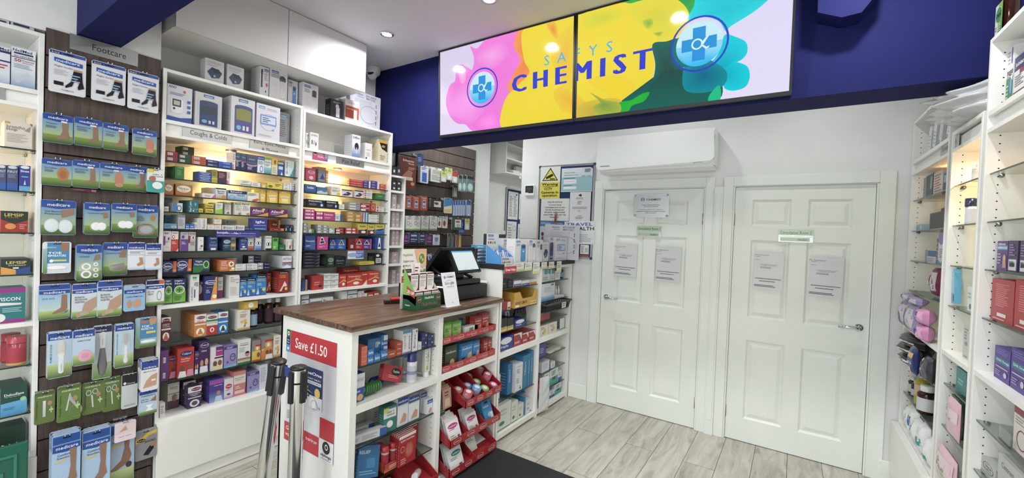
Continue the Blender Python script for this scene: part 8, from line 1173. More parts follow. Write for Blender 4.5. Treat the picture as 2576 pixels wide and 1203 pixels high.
# ================================================================ right wall shelves
ZA = ((2230, 200), 3.341); ZBb = ((2230, 500), 3.341); ZC_ = ((2230, 840), 3.315); ZD = ((2430, 0), 4.01); XF = .625
L1, L2, L3 = (2.945, 3.718), (2.496, 2.868), (1.65, 2.423)
UND[L1] = [.624, .859, 1.045, 1.284, 1.474, 1.664, 1.858, 2.0]; UND[L2] = [.504, .714, .914, 1.06, 1.289, 1.48, 1.67, 1.86, 2.0]; UND[L3] = [.694, .889, 1.07, 1.294, 1.484, 1.67, 1.859, 2.0, 2.088, 2.375]
D('''
tri|medicine_box|dark grey box with upright white lettering|#3a4448|v .75 .6 .3 .55 #d8dcdc TRIDIAN;p #2c4c7c 0 0 1 0 1 .3
rwb|medicine_box|red and white box with stripes|#cfc4b8|l .1 .1 .9 .9 #a8403c 7
nsb|medicine_box|slate navy box|#33406a|r .1 .5 .9 .9 #98a4b8
gyb|medicine_box|slim grey box|#8c949a|l .1 .2 .9 .8 #6c747c 4
cab|medicine_box|red box with pale lettering|#9c2c30|t .5 .85 .85 .12 #e8d0cc Canesbalance
bmx|medicine_box|black and maroon box|#26222a|r 0 .9 1 1 #3c3840;r 0 0 .06 1 #6a7a88
lbx|medicine_box|small pale blue box|#8fbcd0|l .1 .3 .6 .7 #4a8098 2;r .7 .2 .95 .8 #c8dce4
wbb|medicine_box|white and blue striped box|#c8ccd0|r .25 .5 1 .95 #2c5898;r 0 0 .2 1 #8c949c;l .3 .1 .9 .4 #889 3
tli|tall_box|tall lilac and white wash box|#dcdce2|p #8c78b8 0 .7 0 1 1 1 1 .7 .5 .6;p #5a9cb8 0 0 1 0 1 .15 .5 .05 0 .15;l .25 .2 .75 .5 #8c8ca0 5
plm|tall_box|slim plum box|#7c5a7c|l .2 .1 .8 .9 #b8a0b8 5
ost|supplement_box|blue and green supplement box|#3c5c9c|g 0 .6 1 1 #3c74b8 #2c4c8c;T .5 .5 .9 .14 #e8ecf4 Osteocare;r 0 .18 1 .38 #6a8c50;l .2 .22 .8 .34 #e0e8d0 2
imm|supplement_box|white and green immune supplement box|#dcdee0|r .6 .72 .8 .98 #3c4c98;l .1 .72 .5 .95 #999 4;T .5 .6 .9 .1 #26345c Immunace;g 0 0 1 .5 #1f5c40 #2c7a54;e .75 .35 .15 .14 #4c98d8;p #dcdee0 0 .5 .4 .55 1 .42 1 .52 0 .52;l .1 .15 .5 .4 #a8d0b8 4;r .1 0 .5 .1 #4c8cd0
jnt|supplement_box|navy and maroon joint supplement box|#dcdadc|r 0 .7 1 1 #26285c;T .5 .82 .85 .12 #e8e8f0 Jointace;r .5 .6 1 .7 #8c2c3c;l .1 .35 .9 .6 #888 5;r 0 0 1 .25 #5c2430;o .5 .12 .12 .1 #e8e0dc .6
wel|supplement_box|purple supplement box with woman|#54307c|r 0 .7 1 .85 #4c8cc8;T .5 .78 .9 .1 #e8f0f8 wellwoman;T .45 .9 .7 .08 #f0ecf4 wellwoman;e .75 .42 .14 .12 #c8a080;p #b89068 .6 .1 .95 .1 .9 .35 .62 .35;l .1 .2 .5 .6 #b098d0 4
wlb|supplement_box|dark purple supplement box with barcode|#402c5c|r .1 .05 .9 .4 #d4d0d8;l .18 .1 .82 .36 #444 1;r .2 .16 .28 .34 #333;r .34 .16 .38 .34 #333;r .46 .16 .56 .34 #333;r .66 .16 .7 .34 #333;l .2 .5 .8 .9 #8c78b0 5
red|supplement_box|large red supplement box|#b01f28|l .2 .35 .8 .9 #d87078 12;r .3 .12 .7 .2 #e0d8d4;l .1 .03 .8 .08 #f0c0c0 1
rsf|supplement_box|narrow red and white supplement box|#e0dad4|r 0 .8 1 1 #b01f28;r 0 .0 1 .1 #b01f28;t .5 .9 .8 .07 #fff Complex;l .1 .5 .9 .75 #888 4;r .1 .4 .9 .46 #b8603c;e .3 .22 .15 .1 #8c6a4c;e .65 .22 .15 .1 #6a4c3c
pdm|supplement_box|violet supplement box with teal band|#46288c|l .1 .78 .9 .95 #7c5cc8 3;r .05 .5 1 .68 #1f6c8c;T .55 .59 .8 .09 #d8ecf4 DHA Omega;r .1 .38 .9 .41 #c8c0e0;l .1 .12 .5 .3 #a890d8 3;e .75 .22 .1 .08 #c8c0e0
wrd|supplement_box|white and red box with ring|#dcd6d4|r 0 .75 1 1 #8c2c30;l .1 .55 .9 .72 #999 3;o .6 .28 .35 .2 #8c2c30 .88
cen|supplement_box|grey box with dark ring and lettering|#b4b8b4|o .5 .6 .38 .32 #3c3238 .9;T .5 .68 .45 .13 #333 Centrum;t .5 .5 .5 .09 #444 WOMEN 50+;r 0 .1 1 .14 #9a9c98
cfl|supplement_box|flat grey and white vitamin box|#b8bab8|t .4 .55 .5 .3 #444 Centrum;p #dcdcdc .5 0 1 0 1 .5
grp|supplement_box|green and white herbal box|#3c8c4c|e .5 .5 .3 .25 #e0e8e0;r 0 0 1 .2 #dce4dc
scr|medicine_box|deep green boxed kit|#0f5638|r .28 .05 .6 .95 #98b8a4;v .15 .6 .1 .5 #c8e0d0 Senocalm;l .35 .1 .55 .9 #5a8a6c 8
tlb|toiletry_box|teal soft toiletry box|#2c8484|l .2 .3 .8 .6 #7cc0bc 2
wsr|medicine_box|tall white box with grey print|#c4c9c6|r .2 .05 .8 .1 #888;e .5 .45 .2 .06 #8a8e8c;l .2 .55 .8 .9 #889 4
teb|toiletry_box|blue and green toothpaste style box|#2c8cb4|r .5 0 1 1 #2c9c4c;l .1 .3 .4 .8 #c8e4f0 3
wgr|toiletry_box|white box with green mark|#dfe2df|e .7 .2 .2 .12 #5a6a60;l .1 .5 .9 .8 #a0a8a4 2
''')
row('on first glass shelf, far right unit', ZA, XF, 1.864, -1, [('gyb', 315, 338, 825), ('tri', 341, 396, 770, G(d=.10)), ('rwb', 400, 478, 772), ('nsb', 481, 520, 785)], lim=L1, dep=.09)
row('on second glass shelf, far right unit', ZBb, XF, 1.67, -1, [('lbx', 247, 300, 218), ('lbx', 305, 362, 182, G(ins=.09)), ('bmx', 366, 495, 112, G(d=.09)), ('cab', 356, 500, 90, G(ins=.13, d=.05))], lim=L1, dep=.06)
row('on third glass shelf, far right unit', ZBb, XF, 1.48, -1, [('wbb', 326, 420, 430), ('plm', 424, 440, 335), ('tli', 442, 490, 285)], lim=L1, dep=.09)
row('on first glass shelf, nearest right unit', ZA, XF, 1.865, -1, [], lim=L3)
row('on third glass shelf, nearest right unit', ZBb, XF, 1.49, -1, [('wel', 935, 1024, 355), ('wlb', 1028, 1110, 352), ('wlb', 1128, 1190, 355)], lim=L3, dep=.07)
row('on fourth glass shelf, nearest right unit', ZBb, XF, 1.30, -1, [('rsf', 843, 885, 690), ('red', 890, 1082, 682, G(d=.08)), ('red', 1088, 1270, 690, G(d=.08))], lim=L3, dep=.12)
row('on white middle shelf, nearest right unit', ZC_, XF, 1.09, -1, [('pdm', 905, 1040, 122, G(d=.07)), ('pdm', 1045, 1190, 140, G(d=.07))], lim=L3)
row('on sixth glass shelf, nearest right unit', ZC_, XF, .895, -1, [('wrd', 1070, 1200, 590)], lim=L3, dep=.09)
row('on lowest glass shelf, nearest right unit', ZC_, XF, .70, -1, [('grp', 640, 690, 1060), ('cen', 735, 915, 1045, G(d=.07)), ('cfl', 930, 1150, 1092, G(d=.08, n=2))], lim=L3, dep=.08)
row('on upper shelf of the vitamins unit', ZD, XF, 2.1085, -1, [('ost', 268, 368, 505, G(a=0)), ('imm', 374, 492, 500), ('jnt', 500, 610, 545)], lim=L3, dep=.08, ins=.03)
row('on sixth glass shelf, narrow right unit', ZC_, XF, .92, -1, [('tlb', 496, 580, 225, G(ins=.05)), ('tlb', 584, 672, 300, G(ins=.02))], lim=L2, dep=.11)
row('on seventh glass shelf, narrow right unit', ZC_, XF, .72, -1, [('scr', 440, 540, 510, G(d=.12)), ('scr', 543, 640, 540, G(d=.12))], lim=L2)
row('on white middle shelf, narrow right unit', ZBb, XF, 1.08, -1, [('wsr', 650, 703, 1058)], lim=L2, dep=.08)
row('on fourth glass shelf, narrow right unit', ZBb, XF, 1.295, -1, [('teb', 672, 720, 665, G(ins=.08)), ('wgr', 686, 722, 742)], lim=L2, dep=.07)
def rp(x, y_, Z=ZBb, X=.66): return onX(Z[0][0]+x/Z[1], Z[0][1]+y_/Z[1], X)
y, z = rp(765, 750, ZA); bottle('small frosted bottle on first glass shelf, narrow right unit', (.665, y, 1.8665), .022, .075, '#d8d6cc', '#f0f0ee', lab=(.1, .5, '#e8e4d8'))
y, z = rp(705, 40); bottle('green and pink lotion bottle on second glass shelf, narrow right unit', (.68, y, 1.6765), .028, .105, '#8cc49c', '#9cd4a8', lab=(.05, .4, '#c05a70', .42, .8, '#4ca878'), neck=.9, shoulder=.8, caph=.2)
y, z = rp(750, 30); bottle('white and navy roll-on bottle beside the green lotion bottle', (.652, y, 1.6765), .023, .115, '#e0e2e4', '#26304c', lab=(.1, .6, '#d0d4dc'), neck=.9, shoulder=.8, caph=.28)
k = MB(); k.T = Matrix.Rotation(R(-6), 4, 'Y'); k.prism([(-.018, .002), (.018, 0), (.021, .08), (.018, .145), (.0, .165), (-.018, .145), (-.021, .08)], -.012, .012, '#5cb0d4', 'film'); printer(k, .034, .15, 'r 0 0 1 .3 #2c6cb0;v .45 .65 .5 .5 #e8f4fa Cream;r .1 .05 .9 .25 #26408c', -.012, -.017, .004, m='film')
y, z = rp(640, 600); tag(k.build('squeeze_tube', loc=(.642, y-.012, 1.306), rz=R(-90)), 'blue tilted squeeze tube on fourth glass shelf, narrow right unit', 'tube')
# sanitary packs, right far unit
def padpack(lbl, loc, w, h, d, c1, c2, c3, seed, grp='soft pad packs on the far right unit'):
    return pouch('pad_pack', lbl, 'pad pack', loc, w, h, d, 'r .12 .15 .5 .8 %s;r .12 .8 .5 .92 %s;r .55 .2 .9 .85 %s;t .3 .45 .3 .12 #e8e8f4 pads' % (c2, '#d8b04a', c3), c1, rz=R(-90), group=grp, seed=seed)
for i, (x, y_, w, h, c1, c2, c3) in enumerate(((420, 700, .19, .16, '#8c3058', '#c8c8b8', '#d8d0d4'),)):
    y, z = rp(x, y_, X=.67); padpack('plum soft pack with printed leaves on fourth shelf, far right unit', (.68, y, 1.296), w-.04, h-.002, .08, c1, c2, c3, i)
for i, (y, X, w, h, zz) in enumerate(((3.58, .61, .17, .042, 1.2345), (3.60, .605, .13, .165, 1.067), (3.40, .60, .24, .165, 1.067), (3.36, .605, .22, .04, 1.2345))):
    padpack('%s lilac pad pack on white middle shelf, far right unit' % ('lying upper left', 'leftmost', 'widest', 'lying upper right')[i], (X, y, zz), w, h, .08, '#a894c8', '#2c2c6c', '#d8d4e0', 10+i)
for i, zz in enumerate((1.067, 1.152)):
    padpack('pink and navy pad pack, %s of two, far right unit' % ('lower', 'upper')[i], (.60, 3.14, zz), .15, .083, .08, '#cc84b4', '#26348c', '#e0a0c8', 20+i)
# black packs and navy pack on sixth shelf
for i, (y, zz) in enumerate(((3.46, .867), (3.50, .923), (3.45, .979))):
    pouch('black_pack', 'shiny black wrapped pack, %s of three piled on sixth shelf, far right unit' % ('lowest', 'middle', 'topmost')[i], 'soft pack', (.63, y, zz), .36, .054, .15, 'r .1 .45 .9 .6 #dcdcdc', '#17171c', rz=R(-90), seed=30+i, group='black packs on the far right unit')
y, z = rp(325, 240, ZC_, .64); pouch('nappy_pack', 'navy soft pack with orange arc on sixth shelf, far right unit', 'soft pack', (.575, 3.19, .867), .13, .15, .05, 'r .2 .6 .85 .8 #e0a860;t .5 .42 .6 .14 #c8d8f4 nights;r .3 .08 .7 .26 #d8c0c4', '#22306c', rz=R(-90), seed=41)
y, z = rp(390, 250, ZC_, .65); padpack('dark grey printed pack beside the navy soft pack', (.61, 3.055, .867), .11, .13, .07, '#3c3e46', '#4c4e58', '#55575f', 42)
# bottles on seventh shelf
def bz(x): return rp(x, 560, ZC_, .66)[0]
bottle('small dark bottle with white cap, leftmost, far right unit', (.665, min(bz(165), 3.62), .6315), .022, .10, '#33343c', '#e6e6e6', lab=(.1, .5, '#b8c4cc')); bottle('second small dark bottle with white cap, far right unit', (.665, bz(205), .6315), .022, .10, '#2c2d34', '#e6e6e6', lab=(.1, .6, '#c8d0c8'))
bottle('lime green labelled bottle, far right unit', (.715, bz(226), .6315), .02, .10, '#8cb83c', '#e6e6e6', lab=(.1, .7, '#a4cc4c'))
bottle('tall yellow oil bottle with clear cap, far right unit', (.665, bz(285), .6315), .036, .20, '#a8a034', '#d8dcdc', 'yellowgl', (.28, .6, '#c8a88c'), shoulder=.66, neck=.28, caph=.18); bottle('second yellow oil bottle behind the brown bottle', (.74, bz(330), .6315), .036, .17, '#a8a034', '#d8c858', 'yellowgl', (.2, .5, '#c8a88c'), shoulder=.7, neck=.28)
bottle('large brown medicine bottle with white cap, far right unit', (.655, bz(348), .6315), .043, .155, '#241110', '#dcdcda', 'amber', (.12, .58, '#c4c8cc'), shoulder=.72, neck=.55, caph=.17)
# cotton wool bags in the base
for i, (y, X, w, h, sp) in enumerate(((3.62, .66, .13, .15, 'r .4 .5 .7 .8 #eceeee'), (3.49, .655, .12, .17, 'r .5 .4 .8 .75 #2c68b8'), (3.36, .65, .12, .15, 'r .2 .5 .5 .7 #2850a8'), (3.225, .65, .13, .17, 'r .4 .3 .8 .55 #2c9c9c'), (3.08, .65, .13, .14, 'r .4 .2 .7 .4 #2c9c9c'))):
    pouch('cotton_wool_bag', 'clear bag of white cotton wool, %s on bottom shelf, far right unit' % ordn(i), 'bag', (X, y, .422), w, h, .09, sp, '#e6e8e8', rz=R(-90), seed=50+i, group='cotton wool bags on the far right unit')
# pink pouches
y, z = rp(575, 780, ZC_, .63); pouch('wipes_pouch', 'pink and white cleansing pouch standing by green boxes, narrow right unit', 'pouch', (.625, y, .722), .17, .17, .04, 'r .05 .45 .95 .75 #e4c8d0;r .12 .62 .4 .7 #333;t .4 .5 .6 .06 #a87888 MICELLAR', '#dcaebb', rz=R(-90), rx=R(0), seed=60)
y, z = rp(500, 1030, ZC_, .60); pouch('wipes_pouch', 'large pink micellar pouch overhanging the lower narrow shelf', 'pouch', (.605, y, .512), .26, .15, .05, 'r .05 .35 .95 .85 #e2c4cc;r .27 .62 .46 .7 #333a;t .45 .48 .5 .12 #8c6470 MICELLAR;r .5 .28 .7 .38 #6cc04c' .replace('#333a', '#333333'), '#dcb0bc', rz=R(-90), seed=61)
put('grp', .10, .10, .1, (.64, 2.64, .302), R(-90), 'green carton on the bottom shelf of the narrow right unit')
# clear acrylic holder, disinfectant, clear bag on top
k = MB(); k.box(-.05, .05, 0, .002, 0, .05, m='clear'); k.box(-.05, .05, 0, .06, 0, .002, m='clear'); k.box(-.05, -.048, 0, .06, 0, .03, m='clear'); k.box(.048, .05, 0, .06, 0, .03, m='clear'); y, z = rp(985, 800, ZC_, .63); tag(k.build('acrylic_holder', loc=(.63, y, .896), rz=R(-90)), 'empty clear acrylic holder on sixth glass shelf, nearest right unit', 'holder')
y, z = onX(2430+365/4.01, 150/4.01, .64); r_ = root('disinfectant_bottle', 'brown disinfectant bottle with white and green label on top of right unit', 'bottle', (.66, y, 2.3955), R(-90))
k = MB(); k.lathe([(.040, 0), (.043, .01), (.043, .15), (.036, .18), (.015, .205), (.015, .22)], 0, 0, 24, '#4a2014', 'amber', sx=1.1, sy=.6); k.build('bottle_body', r_); k = MB(); k.lathe([(.017, .218), (.017, .245), (0, .246)], 0, 0, 18, '#2c6c3c', 'film'); k.build('cap', r_)
k = MB(); printer(k, .07, .13, 'g 0 0 1 1 #4c9c3c #8cc43c;r 0 0 .42 1 #dfe4e0;o .5 .66 .44 .25 #cfe4c0 .93;e .5 .66 .4 .22 #4c9440;T .5 .66 .62 .14 #1c2c3c Dettol;l .5 .15 .95 .4 #e0f0d8 4;l .1 .2 .35 .35 #8a9a90 2', -.0275, -.038, .012, m='film'); k.build('bottle_label', r_)
pouch('plastic_bag', 'crumpled clear plastic bag bulging on top of narrow right unit', 'bag', (.68, 2.685, 2.1265), .385, .15, .34, '', '#fff', rz=R(-90), m='bagfilm', seed=71, nx=30, nz=30)
for i, (y, h, tl) in enumerate(((3.42, .135, 8), (3.32, .145, 12), (3.2, .15, 16), (3.06, .14, 22))):
    k = MB(); k.T = Matrix.Rotation(R(tl), 4, 'Y'); k.prism([(-.028, 0), (.028, 0), (.03, h*.8), (.016, h), (-.016, h), (-.03, h*.8)], -.03, .03, '#d4d6d8', 'film'); printer(k, .05, h*.8, 'v .7 .5 .22 .5 #333 KY;r .1 .02 .4 .12 #8c3040' if i > 1 else 'l .2 .1 .8 .8 #a0a4a8 4', -.03, -.025, 0, m='film')
    tag(k.build('white_sachet_pack', loc=(.66, y, 2.137), rz=R(-90)), 'white leaning pack, %s, above the far right header' % ordn(i), 'pack', 'white packs above the far right header')
put('yhn', .10, .045, .06, (.655, 3.005, 2.1185), R(-90), 'small golden box above the far right header')
# ================================================================ sales desk shelves
ZK = ((880, 780), 2.844); XD = -1.79; LD1, LD2 = (1.337, 1.902), (1.945, 2.508)
UND[LD1] = [.222, .439, .625, .852, 1.02]; UND[(1.952, 2.50)] = [.838, 1.02]
D('''
sav|cream_box|bright blue cream box with white end lettering|#2c7cc0|r 0 0 1 .08 #1f5c9c;T .5 .55 .8 .4 #e8f2fa Savlon
sab|cream_box|long bright blue cream box|#2f78b4|r .6 .1 .8 .6 #dcdcdc;r .63 .15 .65 .55 #333;r .68 .15 .72 .55 #333;T .88 .5 .2 .35 #e8f2fa Savlon
sat|cream_box|blue box with white panel|#2c74b8|r .4 .5 .95 .95 #e4e4e8;T .5 .25 .8 .25 #e8f2fa Savlon
orb2|cream_box|dark box with coral end|#d8684c|r 0 .85 1 1 #e89078
brk|cream_box|rust brown cream box|#a8482c|l .15 .35 .85 .65 #e8b89c 1
arn|cream_box|white cream box with upright lettering and blue rim|#dcdcde|r 0 .88 1 1 #3c8cc0;v .78 .45 .22 .6 #333 arnicare;l .1 .2 .5 .8 #999 8;g 0 0 1 .08 #7c5cb0 #a48cd0
ar2|cream_box|white box with purple edge and upright lettering|#dcdce0|r 0 0 .12 1 #5c4c94;v .5 .45 .3 .6 #222 BioCare;e .8 .9 .1 .05 #5c4c94
wsm|cream_box|small white box|#dcdad8|l .2 .3 .8 .7 #888 3
nvc|cream_box|navy cream box with pale cross|#2c3264|l .1 .2 .6 .4 #8088c0 1;r .7 .55 .8 .8 #d0d4ec;r .65 .63 .85 .72 #d0d4ec
fst2|plaster_box|white and blue plaster box|#2c58a0|r 0 .5 1 1 #dcdee4;t .5 .78 .8 .12 #889 FASTAID;l .1 .3 .6 .44 #a8c4e8 1;e .5 .15 .35 .12 #d8a868
chp|lip_balm_box|red lip balm box with black oval|#b02430|e .68 .62 .26 .24 #1c1c20;t .68 .62 .36 .2 #e8e8ec ChapStick;l .3 .2 .9 .4 #e09098 2
rlf|relief_pouch|blue printed pouch|#1f6ca4|T .3 .8 .5 .1 #b8d8ec RELIEF;r .4 .3 .8 .6 #2c88c4;l .1 .1 .9 .25 #6ab0d8 2
wor|plaster_box|white box with orange strip|#dcd8d2|r .6 .8 1 .95 #d8803c;l .1 .3 .8 .7 #999 4
brn|burn_pack|red burn plaster pack|#b01c28|r 0 .9 1 1 #e4dcd8;T .5 .82 .8 .06 #f4e0dc BURN PLASTERS;e .6 .45 .25 .25 #c0503c;e .6 .45 .18 .18 #c86a54;o .2 .55 .12 .1 #e8c0c0 .85;l .1 .05 .5 .25 #e8a8a8 3
sfs|corn_pack|teal and yellow corn plaster carton|#2c7c74|r 0 .55 1 .9 #dcdedc;r 0 .8 .4 .95 #d8c830;t .55 .78 .6 .08 #26342c safe +;t .55 .68 .6 .08 #26342c sound;e .5 .3 .25 .14 #e8ecec
mrn|plaster_carton|white and navy foot plaster carton|#dfe1e6|r 0 .76 1 1 #2a4596;t .5 .87 .85 .09 #f0f4fc medicare;g 0 0 1 .1 #9ac0e0 #dfe1e6;p #c89878 .2 .1 .8 .1 .85 .35 .6 .45;r 0 .73 1 .76 #8fc0e0
tbx|cream_box|white lying cream box with blue end|#d0d2d8|r .8 0 1 1 #2c5ca8;l .3 .2 .75 .8 #8a8e98 4;l .05 .3 .25 .7 #aaa 3
gpl|plaster_box|lime green plaster box|#7ab43c|r 0 .9 1 1 #4c8c2c;p #c8a07c .55 .1 .95 .1 .95 .6 .7 .55;l .1 .5 .6 .7 #3c6c1c 2;r .2 .1 .5 .3 #a8d06c;t .5 .8 .8 .07 #e8f4d8 medicare
rpl|plaster_box|brick red plaster box|#a82c2c|r 0 .88 1 1 #6c1c1c;t .5 .72 .8 .1 #f0dcd8 medicare;p #c88468 .45 .1 .95 .1 .9 .5 .6 .45;r .1 .1 .3 .3 #2c1c1c;l .1 .5 .8 .6 #e0a8a0 1
dpl|plaster_box|dark olive plaster box|#38422c|r 0 .88 1 1 #222c1c;t .5 .72 .8 .1 #d8dcd0 medicare;e .6 .25 .2 .15 #b8a880
blp|plaster_box|sky blue plaster box|#2c80bc|r 0 .88 1 1 #1c4c7c;t .5 .72 .8 .1 #e8f2fa medicare;p #d8a888 .45 .1 .95 .1 .9 .5 .6 .45;r .05 .1 .3 .3 #1c2c4c
wbr|plaster_box|small white box with barcode|#dcdad6|r .35 .2 .65 .8 #888
''')
row('on glass shelf, left desk bay', ZK, XD, .858, 1, [('orb2', 84, 126, 262, G(n=4, d=.1)), ('sab', 130, 222, 205, G(d=.12, ins=.055, n=2)), ('sav', 130, 172, 282, G(n=2, d=.028)), ('sav', 176, 218, 318), ('sat', 224, 274, 178, G(ins=.05, n=2)), ('sav', 222, 274, 292, G(d=.025, ins=.015)), ('brk', 278, 332, 290), ('brk', 300, 348, 228, G(ins=.09, n=2)), ('brk', 336, 378, 228, G(n=3)), ('arn', 382, 440, 147, G(d=.08)), ('arn', 372, 412, 120, G(ins=.1, d=.07)), ('ar2', 443, 488, 138, G(d=.08)), ('wsm', 490, 513, 230, G(d=.05)), ('nvc', 516, 556, 165, G(n=2)), ('nvc', 559, 600, 175, G(n=2))], lim=LD1, dep=.09, ins=.005)
row('on white middle shelf, left desk bay', ZK, XD, .6725, 1, [('fst2', 46, 108, 455, G(d=.05)), ('arn', 360, 385, 320, G(ins=.16, d=.05)), ('arn', 388, 410, 325, G(ins=.15, d=.05))], lim=LD1, ins=.02)
row('on upper glass shelf, lower left desk bay', ZK, XD, .445, 1, [('wsm', 168, 215, 690, G(ins=.165, d=.06)), ('wsm', 218, 240, 700, G(ins=.165, d=.06)), ('sfs', 247, 330, 690, G(d=.05, a=-6)), ('mrn', 345, 420, 625, G(d=.05, n=1)), ('mrn', 424, 500, 612, G(d=.05, ins=.02)), ('mrn', 510, 552, 590, G(d=.05, ins=.06)), ('mrn', 555, 598, 640, G(d=.05, ins=.01))], lim=LD1, dep=.06)
row('on lower glass shelf, lower left desk bay', ZK, XD, .228, 1, [('wor', 160, 240, 985, G(d=.08, ins=.13))], lim=LD1)
for i in range(6):
    y0, z = onX(880+420/2.844, 780+900/2.844, -1.775); put('brn', .125, .172, .008, (-1.78-i*.017, y0-.0+.0025*i, .229), R(90), 'red burn plaster pack, %s in the tilted row of the desk' % ('front one', 'second', 'third', 'fourth', 'fifth', 'rearmost')[i], 'burn plaster packs', rx=0)
y0, z = onX(880+520/2.844, 780+880/2.844, -1.86); put('brn', .10, .15, .006, (-1.90, 1.838, .229), R(90), 'red and white plaster card behind burn packs at bay right', None)
put('tbx', .20, .042, .042, (-1.815, 1.452, .4465), R(80), 'white lying cream box with blue end, lower left desk bay'); put('tbx', .18, .04, .036, (-1.90, 1.455, .4465), R(84), 'white cream box lying behind the front one, lower left bay')
o = put('chp', .145, .085, .03, (-1.83, 1.60, .712), R(90), 'red tilted lip balm box with black oval on desk middle shelf', None, rx=R(0)); o.rotation_euler = (R(-12), R(22), R(90))
o = put('rlf', .145, .155, .012, (-1.80, 1.435, .256), R(90), 'blue relief pouch leaning in the lower left desk bay', None, 'film'); o.rotation_euler = (R(-16), R(18), R(90))
o = put('rlf', .14, .15, .010, (-1.832, 1.442, .262), R(90), 'second blue pouch with green edge behind the leaning pouch', None, 'film'); o.rotation_euler = (R(-16), R(24), R(90))
for j, (c, x, n, nm) in enumerate((('#2c6c2c', 112, 7, 'green'), ('#2c2c8c', 178, 4, 'blue'))):
    for i in range(n):
        y, z = onX(880+(x+i*16)/2.844, 780+(530-j*48)/2.844, -1.83-.05*j); k = MB(); k.T = Matrix.Translation((0, 0, .036)) @ Matrix.Rotation(R(72), 4, 'X'); k.lathe([(.026, 0), (.030, .003), (.030, .007), (.026, .010), (0, .010)], 0, 0, 20, c, 'film'); k.lathe([(.016, .0102), (.016, .0108), (0, .0108)], 0, 0, 16, '#7ab86c' if j == 0 else '#6c7cd0', 'film')
        tag(k.build('round_blister', loc=(-1.84-.05*j, y, .674), rz=R(12)), '%s round compact, %s in its leaning row on desk middle shelf' % (nm, ordn(i)), 'round compact', nm+' round compacts')
y, z = onX(880+450/2.844, 780+480/2.844, -1.81); lathed('spray_can', 'white spray can with blue cap on desk middle shelf', 'spray can', (-1.82, y, .673), ([(.028, 0), (.029, .004), (.029, .118), (.024, .126)], '#d4d4dc', 'film', [(.02, .10, .0293, '#c0c2d0'), (.05, .07, .0296, '#8c8cb4')]), [('cap', [(.0275, .122), (.0275, .170), (.024, .174), (0, .174)], '#24307c', 'film')])
k = MB(); k.prism([(-.02, .03), (.02, .03), (.024, .17), (-.024, .17)], -.012, .012, '#d8dad2', 'film'); k.lathe([(.018, 0), (.018, .03)], 0, 0, 18, '#e8e8e6', 'film'); printer(k, .034, .13, 'v .65 .6 .35 .6 #6a8c3c DERMA;r .25 .05 .75 .25 #b8b83c;l .1 .4 .35 .9 #9ab 3', -.0121, -.017, .035, m='film'); y, z = onX(880+556/2.844, 780+440/2.844, -1.81); tag(k.build('cream_tube', loc=(-1.825, y, .673), rz=R(90)), 'white cream tube standing on its cap, desk middle shelf', 'tube')
r_ = root('display_tray', 'orange tray holding red roll-on bottles in the lower left desk bay', 'tray', (-1.80, 1.60, .229), R(90)); k = MB(); k.box(-.055, .055, 0, .002, 0, .045, '#c04428'); k.box(-.055, .055, .1, .102, 0, .06, '#c04428'); k.box(-.055, -.053, 0, .1, 0, .05, '#b03c24'); k.box(.053, .055, 0, .1, 0, .05, '#b03c24'); k.box(-.055, .055, 0, .1, 0, .002, '#b03c24'); printer(k, .11, .045, 'g 0 0 1 .5 #e8703c #c04428;l .3 .3 .9 .7 #f8d8c8 2', 0, -.055); k.build('tray', r_)
for i, (dy, dx) in enumerate(((-.028, .03), (.028, .03), (-.028, .075))):
    lathed('spray_can', 'red and white %s in the orange tray' % ('can, left front', 'can, right front', 'can, left rear')[i], 'spray can', (-1.80-dx, 1.60+dy, .2315), ([(.021, 0), (.022, .003), (.022, .10)], '#c8b8b4', 'film', [(.03, .09, .0222, '#a8202c')]), [('cap', [(.0215, .098), (.0215, .125), (.018, .13), (0, .13)], '#b81f24', 'film')])
# plaster trays of the right bay
def tray(lbl, z, x0, h=.042, dp=.13, y0=1.946, y1=2.506, tiltlab=8):
    r_ = root('plaster_tray', lbl, 'tray', (x0, y0, z), R(90)); w = y1-y0; k = MB(); c = '#b81c28'
    k.box(0, w, 0, .003, 0, h, c, 'film'); k.box(0, .003, .003, dp, 0, h, c, 'film'); k.box(w-.003, w, .003, dp, 0, h, c, 'film'); k.box(.003, w-.003, .003, dp, 0, .003, c, 'film'); k.box(.003, w-.003, dp, dp+.003, 0, h*1.2, c, 'film')
    sp = ''
    for i in range(4):
        cx_ = .08+i*.235; sp += 'o %.3f .5 .055 .34 #e8d0d0 .9;t %.3f .5 .08 .2 #f4e4e4 medicare;l %.3f .35 %.3f .65 #e08c90 2;' % (cx_, cx_, cx_+.1, cx_+.18)
    printer(k, w, h, sp, 0, m='film'); k.build('tray', r_)
tray('red plaster tray, upper of two in the right desk bay', .852, -1.778); tray('red plaster tray, lower of two in the right desk bay', .674, -1.778)
ZX = -1.784; MB().box(-2.035, -1.79, 1.944, 2.508, .844, .850, m='glass').build('glass_shelf', bpy.data.objects['sales_desk'])
row('in upper red desk tray', ZK, ZX, .8555, 1, [('gpl', 676, 730, 92), ('gpl', 736, 798, 82), ('blp', 795, 812, 60, G(ins=.1, d=.02)), ('wbr', 822, 915, 112, G(d=.04)), ('rpl', 896, 946, 42), ('rpl', 949, 998, 20), ('rpl', 850, 892, 45, G(ins=.09, d=.025)), ('rpl', 1000, 1032, 15, G(ins=.06, d=.03))], lim=(1.952, 2.50), dep=.05)
row('in lower red desk tray', ZK, ZX, .6775, 1, [('dpl', 684, 768, 255), ('blp', 772, 798, 240, G(ins=.07, d=.04)), ('blp', 800, 880, 235), ('blp', 884, 930, 220), ('rpl', 934, 956, 225, G(ins=.06, d=.04)), ('rpl', 958, 988, 210), ('rpl', 991, 1045, 195)], lim=(1.952, 2.50), dep=.05)
